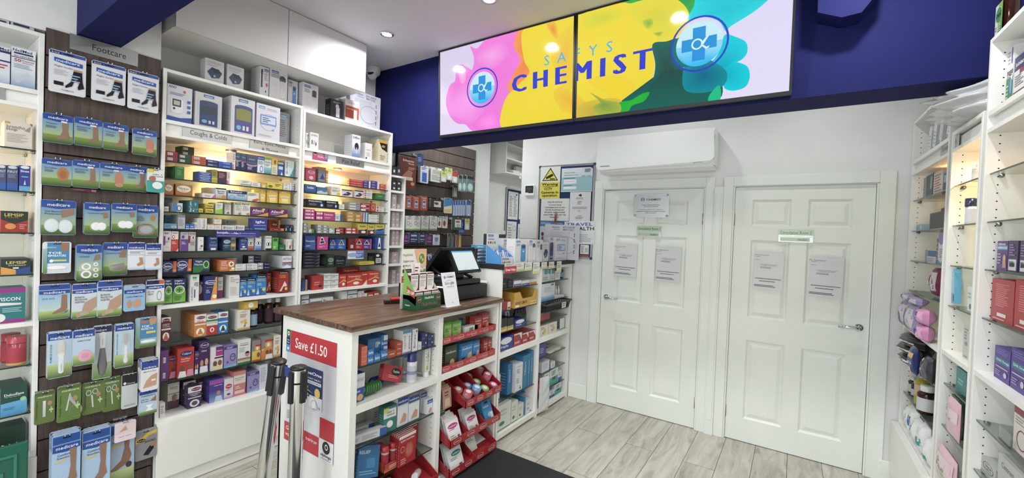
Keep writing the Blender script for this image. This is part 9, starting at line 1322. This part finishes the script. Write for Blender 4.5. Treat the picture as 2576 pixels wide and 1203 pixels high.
# sloping red bins below, in three tiers
def bins(lbl, x0, z, y0, y1, nb, rise, dp=.24, fh=.048, X=-1.70):
    r_ = root('display_bin', lbl, 'display bin', (X, y0, z), R(90)); w = y1-y0; c = '#b01c26'; k = MB()
    k.box(0, w, 0, .003, 0, fh, c, 'film'); back = [(0, .003, 0), (w, .003, 0), (w, dp, rise), (0, dp, rise)]
    k.f(back, c, 'film'); k.f([(p[0], p[1], p[2]-.003) for p in back[::-1]], c, 'film'); k.box(0, w, dp-.003, dp, rise, rise+.09, c, 'film'); kb = k
    for i in range(nb+1):
        xx = min(w*i/nb, w-.003); q = MB(); P = [(xx, 0, 0), (xx, dp, rise), (xx, dp, rise+.095), (xx, .0, fh)]; Q = [(a+.003, b_, c_) for a, b_, c_ in P]
        q.f(P, '#9c1822', 'film'); q.f(Q[::-1], c, 'film'); q.f([P[3], P[2], Q[2], Q[3]], '#c8303a', 'film'); q.f([P[0], P[3], Q[3], Q[0]], c, 'film'); q.build('divider', r_)
    k = kb; sp = ''
    for i in range(4): cx_ = (i+.5)/4; sp += 'o %.3f .5 .07 .34 #e8d0d0 .9;t %.3f .5 .1 .2 #f4e4e4 medicare;' % (cx_, cx_)
    printer(k, w, fh, sp, 0, m='film'); k.build('bin', r_)
    return lambda u, v, up=0: (X-v*dp, y0+u*w, z+.004+rise*v+up)
t3 = bins('red sloping bin with tape rolls, top tier in the right desk bay', 0, .43, 2.10, 2.50, 4, .09); t4 = bins('red sloping bin with sachets, middle tier in the right desk bay', 0, .225, 1.965, 2.495, 3, .09); t5 = bins('red sloping bin with dressings, bottom tier in the right desk bay', 0, .035, 1.965, 2.46, 2, .09)
t6 = bins('red bin on the floor of the left desk bay', 0, .045, 1.47, 1.90, 2, .07, X=-1.73)
RC = ['#b8485c', '#4c98d0', '#6cc03c', '#d04888', '#b8485c', '#c86a6a', '#3c88c8', '#5cb848', '#c8486a', '#b84c5c']
for i, (u, v) in enumerate(((.14, .14), (.38, .16), (.62, .14), (.86, .12), (.88, .42), (.14, .45), (.38, .45), (.62, .45), (.88, .72), (.62, .75))):
    x, y, z = t3(u, v); k = MB(); k.T = Matrix.Rotation(R(0), 4, 'Y'); big = i in (0, 1, 4, 8)
    hgt = .05 if big else .016; rr_ = .031; k.lathe([(rr_, 0), (rr_, hgt), (rr_*.62, hgt), (rr_*.62, hgt*.3), (rr_*.62, 0)], 0, 0, 24, RC[i], 'film'); k.lathe([(rr_*1.005, hgt*.25), (rr_*1.005, hgt*.7)], 0, 0, 24, '#d8d0d0' if not big else '#c08890', 'film'); k.lathe([(rr_*.6, hgt*.3), (rr_*.6, hgt*.98)], 0, 0, 18, '#e0d8d8', 'film')
    q_ = k.build('tape_roll', loc=(x-.010, y, z+.026)); q_.rotation_euler = (R(20.6), 0, R(90))
    tag(q_, '%s tape roll, %s in the top red bin' % ({'#b8485c': 'rose', '#4c98d0': 'blue', '#6cc03c': 'green', '#d04888': 'magenta', '#c86a6a': 'salmon', '#3c88c8': 'deep blue', '#5cb848': 'leaf green', '#c8486a': 'crimson', '#b84c5c': 'dusky red'}[RC[i]], ('front left', 'front second', 'front third', 'front right', 'middle right', 'middle left', 'middle second', 'middle third', 'back right', 'back third')[i]), 'tape roll', 'tape rolls')
D('''
scm|sachet|white sachet card with magenta label|#e2dee0|e .5 .72 .4 .13 #b02c78;t .5 .72 .6 .09 #f4e4f0 medicare;l .15 .5 .8 .6 #c080a0 1;l .15 .1 .6 .3 #999 2;r .7 .08 .85 .2 #555
sct|sachet|white sachet card with teal label|#dfe2e2|e .6 .75 .35 .12 #2c7c88;t .6 .75 .5 .08 #e8f4f4 medicare;l .15 .45 .8 .6 #70a0a8 2;r .65 .08 .85 .2 #555
scd|sachet|large pale dressing card with dark label|#dcdedc|e .5 .75 .4 .1 #3c5470;t .5 .75 .6 .07 #e8ecf4 medicare;l .15 .4 .8 .6 #888 3
scb|plaster_card|sky blue plaster card|#2c88bc|r .3 .85 .7 .95 #1c2c4c;t .4 .72 .6 .08 #e8f4fa medicare;e .6 .3 .2 .12 #8cc0e0;r .7 .1 .95 .4 #d8e4ec
grb|plaster_box|dark green and white box|#1f6048|r .1 .5 .9 .7 #d8e4dc;l .15 .1 .85 .4 #8ab8a0 4;r .3 .9 .7 .97 #e8f0ec
tnc|plaster_card|tan bandage card|#a8806c|r .2 .1 .8 .5 #c8a890;l .2 .6 .8 .9 #6c3c34 2
''')
def stack(key, n, P0, w, h, lbl, tier, dx=-.007, lean=-22, rz=90, m='paper'):
    for i in range(n):
        x, y, z = P0; put(key, w, h, .0022, (x+dx*i, y+.004*((i*7) % 3-1), z+.42*abs(dx)*i+.002), R(rz), fit('%s, %s of the leaning stack %s' % (lbl, 'front' if i == 0 else ordn(i).replace('leftmost', 'front'), tier)), lbl+' '+tier, m, rx=R(lean))
stack('tnc', 6, (-1.76, 2.0, .45), .075, .12, 'tan bandage card', 'left of the top red bin', dx=-.016, lean=-6)
row('at left side of lower right bay', ZK, -1.79, .39, 1, [('grb', 650, 692, 562)], lim=(1.945, 2.03), dep=.04)
x, y, z = t4(.16, .10); stack('scm', 8, (x, y, z+.004), .115, .12, 'white and magenta sachet', 'left in the middle bin', dx=-.010)
x, y, z = t4(.50, .10); stack('scm', 7, (x, y, z+.004), .11, .105, 'white and magenta sachet', 'centre of the middle bin', dx=-.010)
x, y, z = t4(.83, .08); stack('scb', 7, (x, y, z+.004), .10, .14, 'sky blue plaster card', 'right in the middle bin', dx=-.012)
x, y, z = t5(.22, .08); stack('sct', 8, (x, y, z+.004), .13, .125, 'white and teal sachet', 'left in the bottom bin', dx=-.009)
x, y, z = t5(.62, .25); stack('scd', 2, (x, y, z+.006), .10, .16, 'large dressing card', 'middle of the bottom bin', dx=-.02)
k = MB(); k.box(-.08, .08, -.05, .06, 0, .002, '#dcdcde', 'paper'); x, y, z = t5(.80, .55); o = k.build('folded_leaflet', loc=(x, y, z+.006), rz=R(90)); o.rotation_euler = (R(20), 0, R(90)); tag(o, 'white leaflet lying in the right part of bottom bin', 'leaflet')
for i, (u, v, c, l) in enumerate(((.25, .3, '#d8dcd8', 'white'), (.3, .6, '#8cb870', 'green-banded'), (.72, .4, '#c8a8ac', 'pinkish'))):
    x, y, z = t6(u, v); lathed('small_roll', '%s wrapped roll lying in the floor bin of the desk' % l, 'roll', (x, y+.05, z+.028), ([(.018, 0), (.02, .005), (.02, .085), (.018, .09)], '#d4d6d6', 'film', [(.02, .07, .0203, c)]), [], rx=R(80), rz=R(15*i))
# ================================================================ display counter
XU = -1.79; ZE = ((1230, 640), 2.406); LU1, LU2 = (2.572, 3.106), (3.152, 3.686)
UND[LU1] = [.284, .62, .809, .966, 1.132, 1.255]; UND[LU2] = [.169, .329, .474, .62, .794, .964, 1.136, 1.255]
D('''
bks2|vape_box|small black box|#1c1c20|l .2 .4 .8 .6 #888 1
wdp|sweet_tray|white tray with purple band|#dcdcde|r 0 0 1 .45 #4c4494;t .5 .22 .7 .2 #e8e8f4 Fisherman
wdo|sweet_tray|white tray with orange band|#dcdcde|r 0 0 1 .45 #c8803c
bkt|sweet_tray|blue sweets tray with white arc|#26388c|e .5 .7 .4 .25 #dcdce4;t .4 .3 .5 .2 #e8e8f4 Halls
rdt|sweet_tray|red and white sweets tray|#a82434|p #dcd8d8 .6 1 1 1 1 .4;t .4 .3 .6 .2 #f4e4e4 sweets;r 0 .9 .7 1 #dcdcdc
rwt|sweet_tray|red tray with white upstands|#9c2c34|r .6 0 1 .9 #e0dcda;r .65 .1 .95 .3 #a82434
lkt|sweet_tray|black tray with yellow lozenge lettering|#1f1d1c|g 0 0 1 .35 #d8b83c #e4d070;T .5 .3 .85 .22 #222 LOCKETS
sfp|dressing_box|blue and white dressing box|#dcdfe2|r 0 0 1 .03 #1f74a8;t .5 .9 .8 .05 #1f74a8 Softpore;l .15 .65 .7 .82 #6a8ca0 3;l .15 .3 .6 .5 #6a8ca0 3;p #333 .6 .08 .8 .08 .7 .2
sbs|dressing_box|slim blue dressing box|#1f78ac|v .5 .6 .4 .4 #b8dcec Softpore
wgb|dressing_box|white and green dressing box|#d8dad4|e .35 .25 .2 .08 #3c8c3c;t .4 .6 .6 .07 #667 Allevyn;l .2 .7 .8 .8 #999 2;r 0 0 1 .04 #4c8c3c
tea|dressing_box|white and teal dressing box|#d4dcdc|r .3 .6 1 1 #3c98a4;v .75 .6 .3 .6 #dff AquaCel;l .1 .1 .8 .4 #889 3
nap|dressing_box|white and sky blue box|#d8dee6|g 0 0 1 .3 #2c78b8 #a8cce4;r .7 .85 .9 .95 #2c78b8;l .2 .5 .8 .8 #a8b4c0 4
ylw|dressing_box|cream box with yellow flower|#dcd8c8|e .6 .4 .15 .2 #d8b03c;l .15 .6 .8 .85 #889 2;p #4c7c3c .3 .2 .5 .2 .4 .4
pur|dressing_box|deep blue-violet box|#3c3c90|l .2 .3 .8 .7 #a8a8e0 3
org2|dressing_box|white box with orange side|#dcdad6|r .8 0 1 1 #c8782c;l .2 .5 .7 .7 #889 2;e .4 .3 .1 .1 #333
wtl|tooth_brush_pack|white and teal brush pack|#d4dcda|g 0 0 1 .5 #1f8c7c #3cb0a0;l .2 .6 .8 .9 #333 3;r .3 .3 .7 .5 #333c4c
wbt|tooth_brush_pack|white and blue brush pack|#d8dce2|r 0 0 1 .4 #2c4c98;l .2 .5 .8 .9 #667 3
rst|dressing_box|red lidded storage box|#a82c3c|r 0 .9 1 1 #c04c58
''')
row('on first glass shelf, left counter bay', ZE, XU, 1.138, 1, [('bks2', 82, 112, 150), ('bks2', 115, 148, 155, G(n=2)), ('wdp', 152, 196, 160, G(d=.12)), ('wdp', 200, 246, 158, G(d=.12)), ('wdo', 250, 298, 150, G(d=.12))], lim=LU1, dep=.07, ins=.01)
row('on second glass shelf, left counter bay', ZE, XU, .972, 1, [('rwt', 82, 132, 285, G(d=.12)), ('bks2', 285, 300, 200, G(ins=.1, d=.04))], lim=LU1, ins=.01)
row('on third glass shelf, left counter bay', ZE, XU, .815, 1, [('lkt', 70, 110, 388, G(d=.12)), ('lkt', 112, 150, 385, G(d=.12)), ('bkt', 156, 220, 392, G(d=.12))], lim=LU1, ins=.0)
row('on white shelf, left counter bay', ZE, XU, .6685, 1, [('bkt', 62, 148, 500, G(d=.12)), ('rdt', 152, 200, 478, G(d=.12)), ('rdt', 203, 240, 475, G(d=.12)), ('rdt', 243, 284, 462, G(d=.12))], lim=LU1, ins=.0)
row('on lower glass shelf, left counter bay', ZE, XU, .29, 1, [('sfp', 163, 206, 660, G(d=.09)), ('sbs', 116, 142, 662, G(ins=.03, d=.09)), ('sbs', 209, 236, 612), ('sbs', 238, 252, 600), ('sbs', 254, 270, 585)], lim=LU1, dep=.1, ins=.005)
row('on bottom of left counter bay', ZE, XU, .0605, 1, [('wgb', 52, 134, 905, G(d=.1)), ('wgb', 138, 176, 890), ('wgb', 178, 210, 905), ('sfp', 224, 270, 880), ('sbs', 212, 222, 870)], lim=LU1, dep=.12, ins=.005)
row('on first glass shelf, right counter bay', ZE, XU, 1.142, 1, [('tea', 320, 372, 90), ('tea', 375, 397, 90), ('wpl', 402, 432, 100)], lim=LU2, dep=.08, ins=.01)
row('on second glass shelf, right counter bay', ZE, XU, .97, 1, [('nap', 318, 400, 176)], lim=LU2, dep=.12, ins=.005)
row('on white shelf, right counter bay', ZE, XU, .6685, 1, [('ylw', 308, 358, 430), ('ylw', 362, 412, 412)], lim=LU2, dep=.08, ins=.005)
row('on first lower glass shelf, right counter bay', ZE, XU, .48, 1, [('pur', 302, 345, 540), ('org2', 370, 445, 575), ('wpl', 372, 440, 545, G(ins=.1, d=.05))], lim=LU2, dep=.08, ins=.01)
row('on second lower glass shelf, right counter bay', ZE, XU, .335, 1, [('wbl', 322, 372, 648), ('wpl', 376, 400, 650)], lim=LU2, dep=.08, ins=.01)
row('on third lower glass shelf, right counter bay', ZE, XU, .175, 1, [('wtl', 335, 366, 720), ('wtl', 370, 418, 692), ('wbt', 420, 440, 705), ('rst', 295, 330, 780, G(d=.05))], lim=LU2, dep=.06, ins=.01)
row('on bottom of right counter bay', ZE, XU, .0605, 1, [('wtl', 338, 364, 830), ('wbt', 367, 396, 825), ('wtl', 398, 438, 780)], lim=LU2, dep=.06, ins=.01)
# yellow lemon drops tray with cut-out front
r_ = root('display_tray', 'yellow cardboard honey and lemon sweets tray in the left counter bay', 'tray', (-1.775, 2.735, .9735), R(90)); k = MB(); c = '#d0a020'; w, dp, h = .34, .20, .125
k.prism([(0, 0), (w, 0), (w, h), (w-.03, h), (w-.07, h*.55), (.12, h*.55), (.08, h), (0, h)], 0, .003, c); k.box(0, .003, .003, dp, 0, h, '#c89818'); k.box(w-.003, w, .003, dp, 0, h, c); k.box(0, w, dp, dp+.003, 0, h, '#b08c1c'); k.box(0, w, 0, dp, 0, .003, '#a88418'); printer(k, w, h, 'T .3 .3 .5 .2 #26221c HONEY LEMON;r .05 .06 .2 .2 #e8e4d8;r .7 .05 .98 .3 #e8d070;t .84 .17 .24 .1 #333 HONEY LEMON', 0); k.build('tray', r_)
pouch('sweet_pouch', 'white and black sweet bag standing behind yellow tray', 'pouch', (-2.015, 3.0, .9745), .10, .14, .04, 'r .2 .2 .8 .5 #22242a', '#d0d0d0', rz=R(90), seed=80); pouch('sweet_pouch', 'light blue sweet packet standing behind the third shelf trays', 'pouch', (-1.93, 2.86, .816), .10, .15, .03, 'r .2 .4 .8 .7 #dfe8ee;r .35 .45 .6 .65 #1c2430', '#3c8cc8', rz=R(90), seed=81)
for i in range(4):
    y, z = onX(1230+(225+16*i)/2.406, 640+400/2.406, -1.83); lathed('drink_bottle', 'dark purple mini bottle, %s on third shelf of left counter bay' % ordn(i), 'bottle', (-1.90, 2.955+.043*i, .8165), ([(.020, 0), (.021, .004), (.021, .07), (.014, .09)], '#2c2430', 'film', [(.015, .06, .0213, '#3c5c34')]), [('cap', [(.015, .088), (.015, .12), (0, .121)], '#3c2c4c', 'film')], 'mini bottles')
for i in range(4):
    y, z = onX(1230+(66+13*i)/2.406, 640+800/2.406, -1.82); pouch('gauze_bag', 'thin white gauze packet, %s on lower shelf of left counter bay' % ordn(i), 'pouch', (-1.83-.03*i, 2.625+.004*i, .2905), .085, .19, .018, 'r .3 .05 .8 .25 #4cb0b8' if i == 3 else '', '#cfd2d0', rz=R(90), seed=90+i, group='gauze packets')
k = MB(); k.T = Matrix.Rotation(R(-60), 4, 'X'); k.box(-.085, .0, 0, .002, .0, .06, '#1f74a8'); tag(k.build('box_flap', loc=(-1.812, 3.02, .238), rz=R(90)), 'open blue flap of the dressing box, bottom of left counter bay', 'box flap')
# small spray bottles on a white riser, blue tub, basket, wire holder
r_ = root('riser_stand', 'white stepped riser with mini spray bottles in the right counter bay', 'riser', (-1.80, 3.42, .9715), R(90)); k = MB(); k.prism([(0, 0), (.22, 0), (.22, .02), (0, .045)], 0, .1, '#dfe0e0', 'film'); k.build('riser', r_)
for i in range(6):
    xx, yy = (i % 3)*.055+.04, .03 if i < 3 else .07; lathed('mini_spray_bottle', 'white mini spray bottle, %s of the %s row on the riser' % (ordn(i % 3), 'front' if i < 3 else 'back'), 'spray bottle', (-1.80-yy, 3.42+xx, .9715+.046-.1*xx), ([(.013, 0), (.014, .003), (.014, .04), (.008, .05)], '#d8dcdc', 'film', []), [('cap', [(.008, .049), (.006, .075), (0, .076)], '#e8ecec', 'film')], 'mini spray bottles')
y, z = onX(1230+450/2.406, 700, -1.83); bottle('small blue tub with pale label on first shelf, right counter bay', (-1.85, min(y, 3.63), 1.1425), .03, .085, '#1f3c6c', '#26457c', lab=(.2, .7, '#8cacd0'), neck=.85, caph=.2)
r_ = root('wire_basket', 'dark grey slotted plastic basket with white price tag, right counter bay', 'basket', (-1.735, 3.18, .8765), R(90)); k = MB(); w, dp, h = .47, .25, .08
W2 = .022
for i in range(24):
    u = i/23; k.tube([(W2+u*(w-2*W2), .015, .01), (u*w, 0, h)], .0035, m='greyp', seg=5)
for i in range(12):
    u = i/11; k.tube([(W2, .015+u*(dp-.03), .01), (0, u*dp, h)], .0035, m='greyp', seg=5); k.tube([(w-W2, .015+u*(dp-.03), .01), (w, u*dp, h)], .0035, m='greyp', seg=5)
k.box(W2, w-W2, .015, dp-.015, 0, .012, m='greyp'); k.box(-.006, w+.006, -.008, .004, h-.012, h+.002, m='greyp'); k.box(-.006, w+.006, dp-.004, dp+.006, h-.012, h+.002, m='greyp'); k.box(-.008, .004, 0, dp, h-.012, h+.002, m='greyp'); k.box(w-.004, w+.008, 0, dp, h-.012, h+.002, m='greyp'); k.build('basket_body', r_)
k = MB(); k.box(.27, .35, -.010, -.0085, .02, .07, '#e4e4e0', 'paper'); printer(k, .08, .05, 'l .1 .2 .9 .9 #777 2', -.010, .27, .02, m='paper'); k.build('price_tag', r_)
r_ = root('storage_box', 'red lidded plastic box under the grey basket', 'box', (-1.80, 3.17, .801), R(90)); MB().box(0, .2, 0, .14, 0, .06, '#a02c3c', 'film').build('body', r_); MB().box(-.004, .204, -.004, .144, .06, .072, '#b84454', 'film').build('lid', r_)
k = MB(); k.box(0, .1, 0, .003, 0, .10, '#dfe2e2', 'film'); k.box(.095, .1, 0, .12, 0, .1, '#dfe2e2', 'film'); k.box(0, .1, 0, .12, 0, .003, '#dfe2e2', 'film'); tag(k.build('leaflet_holder', loc=(-1.80, 3.575, .6695), rz=R(90)), 'white open holder at the right end of the counter shelf', 'holder')
pouch('plastic_bag', 'thin clear bag hanging from the lower counter post', 'bag', (-1.748, 3.22, .03), .13, .30, .05, '', '#fff', rz=R(80), m='bagfilm', seed=99, nx=14, nz=14)
# ---- on top of the black worktop
XT = -1.775; ZF = ((1220, 350), 3.437); TZ = 1.3225
row('on the black worktop', ZF, XT, TZ, 1, [('thb', 262, 372, 866, G(d=.08)), ('thm', 378, 444, 868, G(d=.07)), ('thg', 447, 502, 872, G(d=.07)), ('lum', 504, 552, 892, G(d=.06)), ('bpm', 556, 600, 850, G(d=.06, ins=.02)), ('lcd', 608, 712, 852, G(d=.04))], ins=0)
put('bpm', .13, .195, .10, (-1.92, 3.22, TZ), R(90), 'second monitor window box standing behind the armband box'); put('thb', .12, .19, .07, (-1.93, 2.84, TZ), R(90), 'second thermometer box standing behind the blue thermometer box')
x1, y1, x0, y0 = -1.69, 3.69, -1.965, 3.515; w = math.hypot(x1-x0, y1-y0); an = math.atan2(y1-y0, x1-x0); put('sca', w, .33, .045, ((x0+x1)/2+.0, (y0+y1)/2, TZ), an, 'large white smart scale box at the wall end of black worktop')
# digital thermometer counter display
r_ = root('counter_display', 'blue and white cardboard display of digital thermometers on the black worktop', 'display stand', (-1.785, 2.555, TZ), R(90)); k = MB(); w = .155
k.box(0, w, 0, .002, 0, .055, '#d4dae4'); k.box(0, w, .14, .142, 0, .225, '#d8dade'); k.box(0, w, 0, .14, 0, .002, '#2c78c0'); 
for xx in (0, w-.002): k.f([(xx, 0, 0), (xx, .14, 0), (xx, .14, .14), (xx, 0, .055)], '#3c94dc')
printer(k, w, .055, 'l .05 .55 .95 .9 #2c3c5c 2;r .1 .15 .18 .4 #c83c3c;r .24 .15 .32 .4 #3c3c5c;r .38 .15 .46 .4 #d0a030;r .52 .15 .6 .4 #5c9c3c;r .66 .15 .74 .4 #c83c3c', 0); printer(k, w, .085, 'r .1 .7 .55 .9 #2c58a8;t .32 .8 .4 .1 #fff medicare;l .1 .4 .9 .6 #889 1;r .1 .1 .2 .3 #c83c3c;r .27 .1 .37 .3 #3c3c5c;r .44 .1 .54 .3 #d0a030;r .61 .1 .71 .3 #5c9c3c', .1398, 0, .14)
k.build('tray', r_)
for i in range(12):
    k = MB(); k.T = Matrix.Rotation(R(-20), 4, 'X'); k.box(-.009, .009, -.002, .002, 0, .105, '#3c74c4' if i % 3 else '#c8d4e8', 'film'); k.box(-.003, .003, -.0035, -.002, .02, .09, '#e4e8f0', 'film')
    tag(k.build('digital_thermometer', loc=(-1.80-.035*(i//6), 2.57+.023*(i % 6), TZ+.004), rz=R(90)), 'carded digital thermometer, %s in the %s row of the counter display' % (ordn(i % 6), 'front' if i < 6 else 'back'), 'thermometer', 'carded thermometers')
D('''
stk|test_box|flat navy and white test box with blue sweep|#20243c|r .1 .15 .95 .85 #b8c8dc;p #2c78c0 .1 .2 .8 .2 .5 .8;r .75 .2 .92 .8 #e0e0e4;l .77 .3 .9 .7 #333 2
stb|test_box|flat sky blue test box|#4c9cd0|l .1 .3 .6 .7 #dff 2;r .7 .15 .95 .85 #e0e4e8;r .75 .25 .78 .75 #333;r .84 .25 .86 .75 #333
''')
for i in range(5): put('stb' if i == 4 else 'stk', .13, .026, .1, (-2.0+.004*(i % 2), 2.62, TZ+.0265*i), R(60), '%s flat test box in the pile at left end of black worktop' % ('lowest', 'second', 'third', 'fourth', 'topmost sky blue')[i], 'flat test boxes')
put('wbc', .10, .10, .06, (-2.16, 2.66, TZ), R(90), 'white box with barcodes behind the pile of test boxes')
bottle('clear frosted pump bottle behind the thermometer boxes', (-2.08, 3.0, TZ), .045, .25, '#9aa49c', '#c4c8c4', 'blister', None, shoulder=.8, neck=.3); k = MB(); k.box(-.1, .1, -.04, .04, 0, .22, '#2c2f34'); tag(k.build('black_box', loc=(-2.05, 2.83, TZ), rz=R(90)), 'plain black box behind the counter display', 'box')
# shelf-edge price cards under the worktop
def pcard(lbl, x0, x1, yt, yb_, spec, body='#e4e4da', X=-1.7535):
    ya, zt = onX(1220+x0/3.437, 350+yt/3.437, X); y2, _ = onX(1220+x1/3.437, 350+yt/3.437, X); _, zb = onX(1220+x0/3.437, 350+yb_/3.437, X); k = MB(); w, h = y2-ya, zt-zb; k.box(0, w, -.0012, 0, 0, h, body, 'film'); printer(k, w, h, spec, -.0012, m='film'); tag(k.build('price_card', loc=(X, ya, zb), rz=R(90)), lbl, 'price card', 'price cards under the black worktop')
pcard('red great value price card under the black worktop', 170, 272, 1075, 1165, 'r 0 0 1 .68 #c42434;T .5 .35 .84 .26 #fff Great Value;l .1 .75 .8 .95 #999 2', '#d8d8d8')
ps = 't .3 .82 .5 .1 #555 medicare;l .1 .4 .9 .7 #999 3;r .1 .06 .9 .2 #e0d83c'
for i, (a, b_, c, d) in enumerate(((275, 338, 1070, 1135), (345, 408, 1068, 1138), (416, 474, 1068, 1165), (489, 536, 1066, 1112), (553, 598, 1062, 1122), (622, 662, 1058, 1155))): pcard('white price card with yellow strip, %s under the black worktop' % ordn(i), a, b_, c, d, ps)
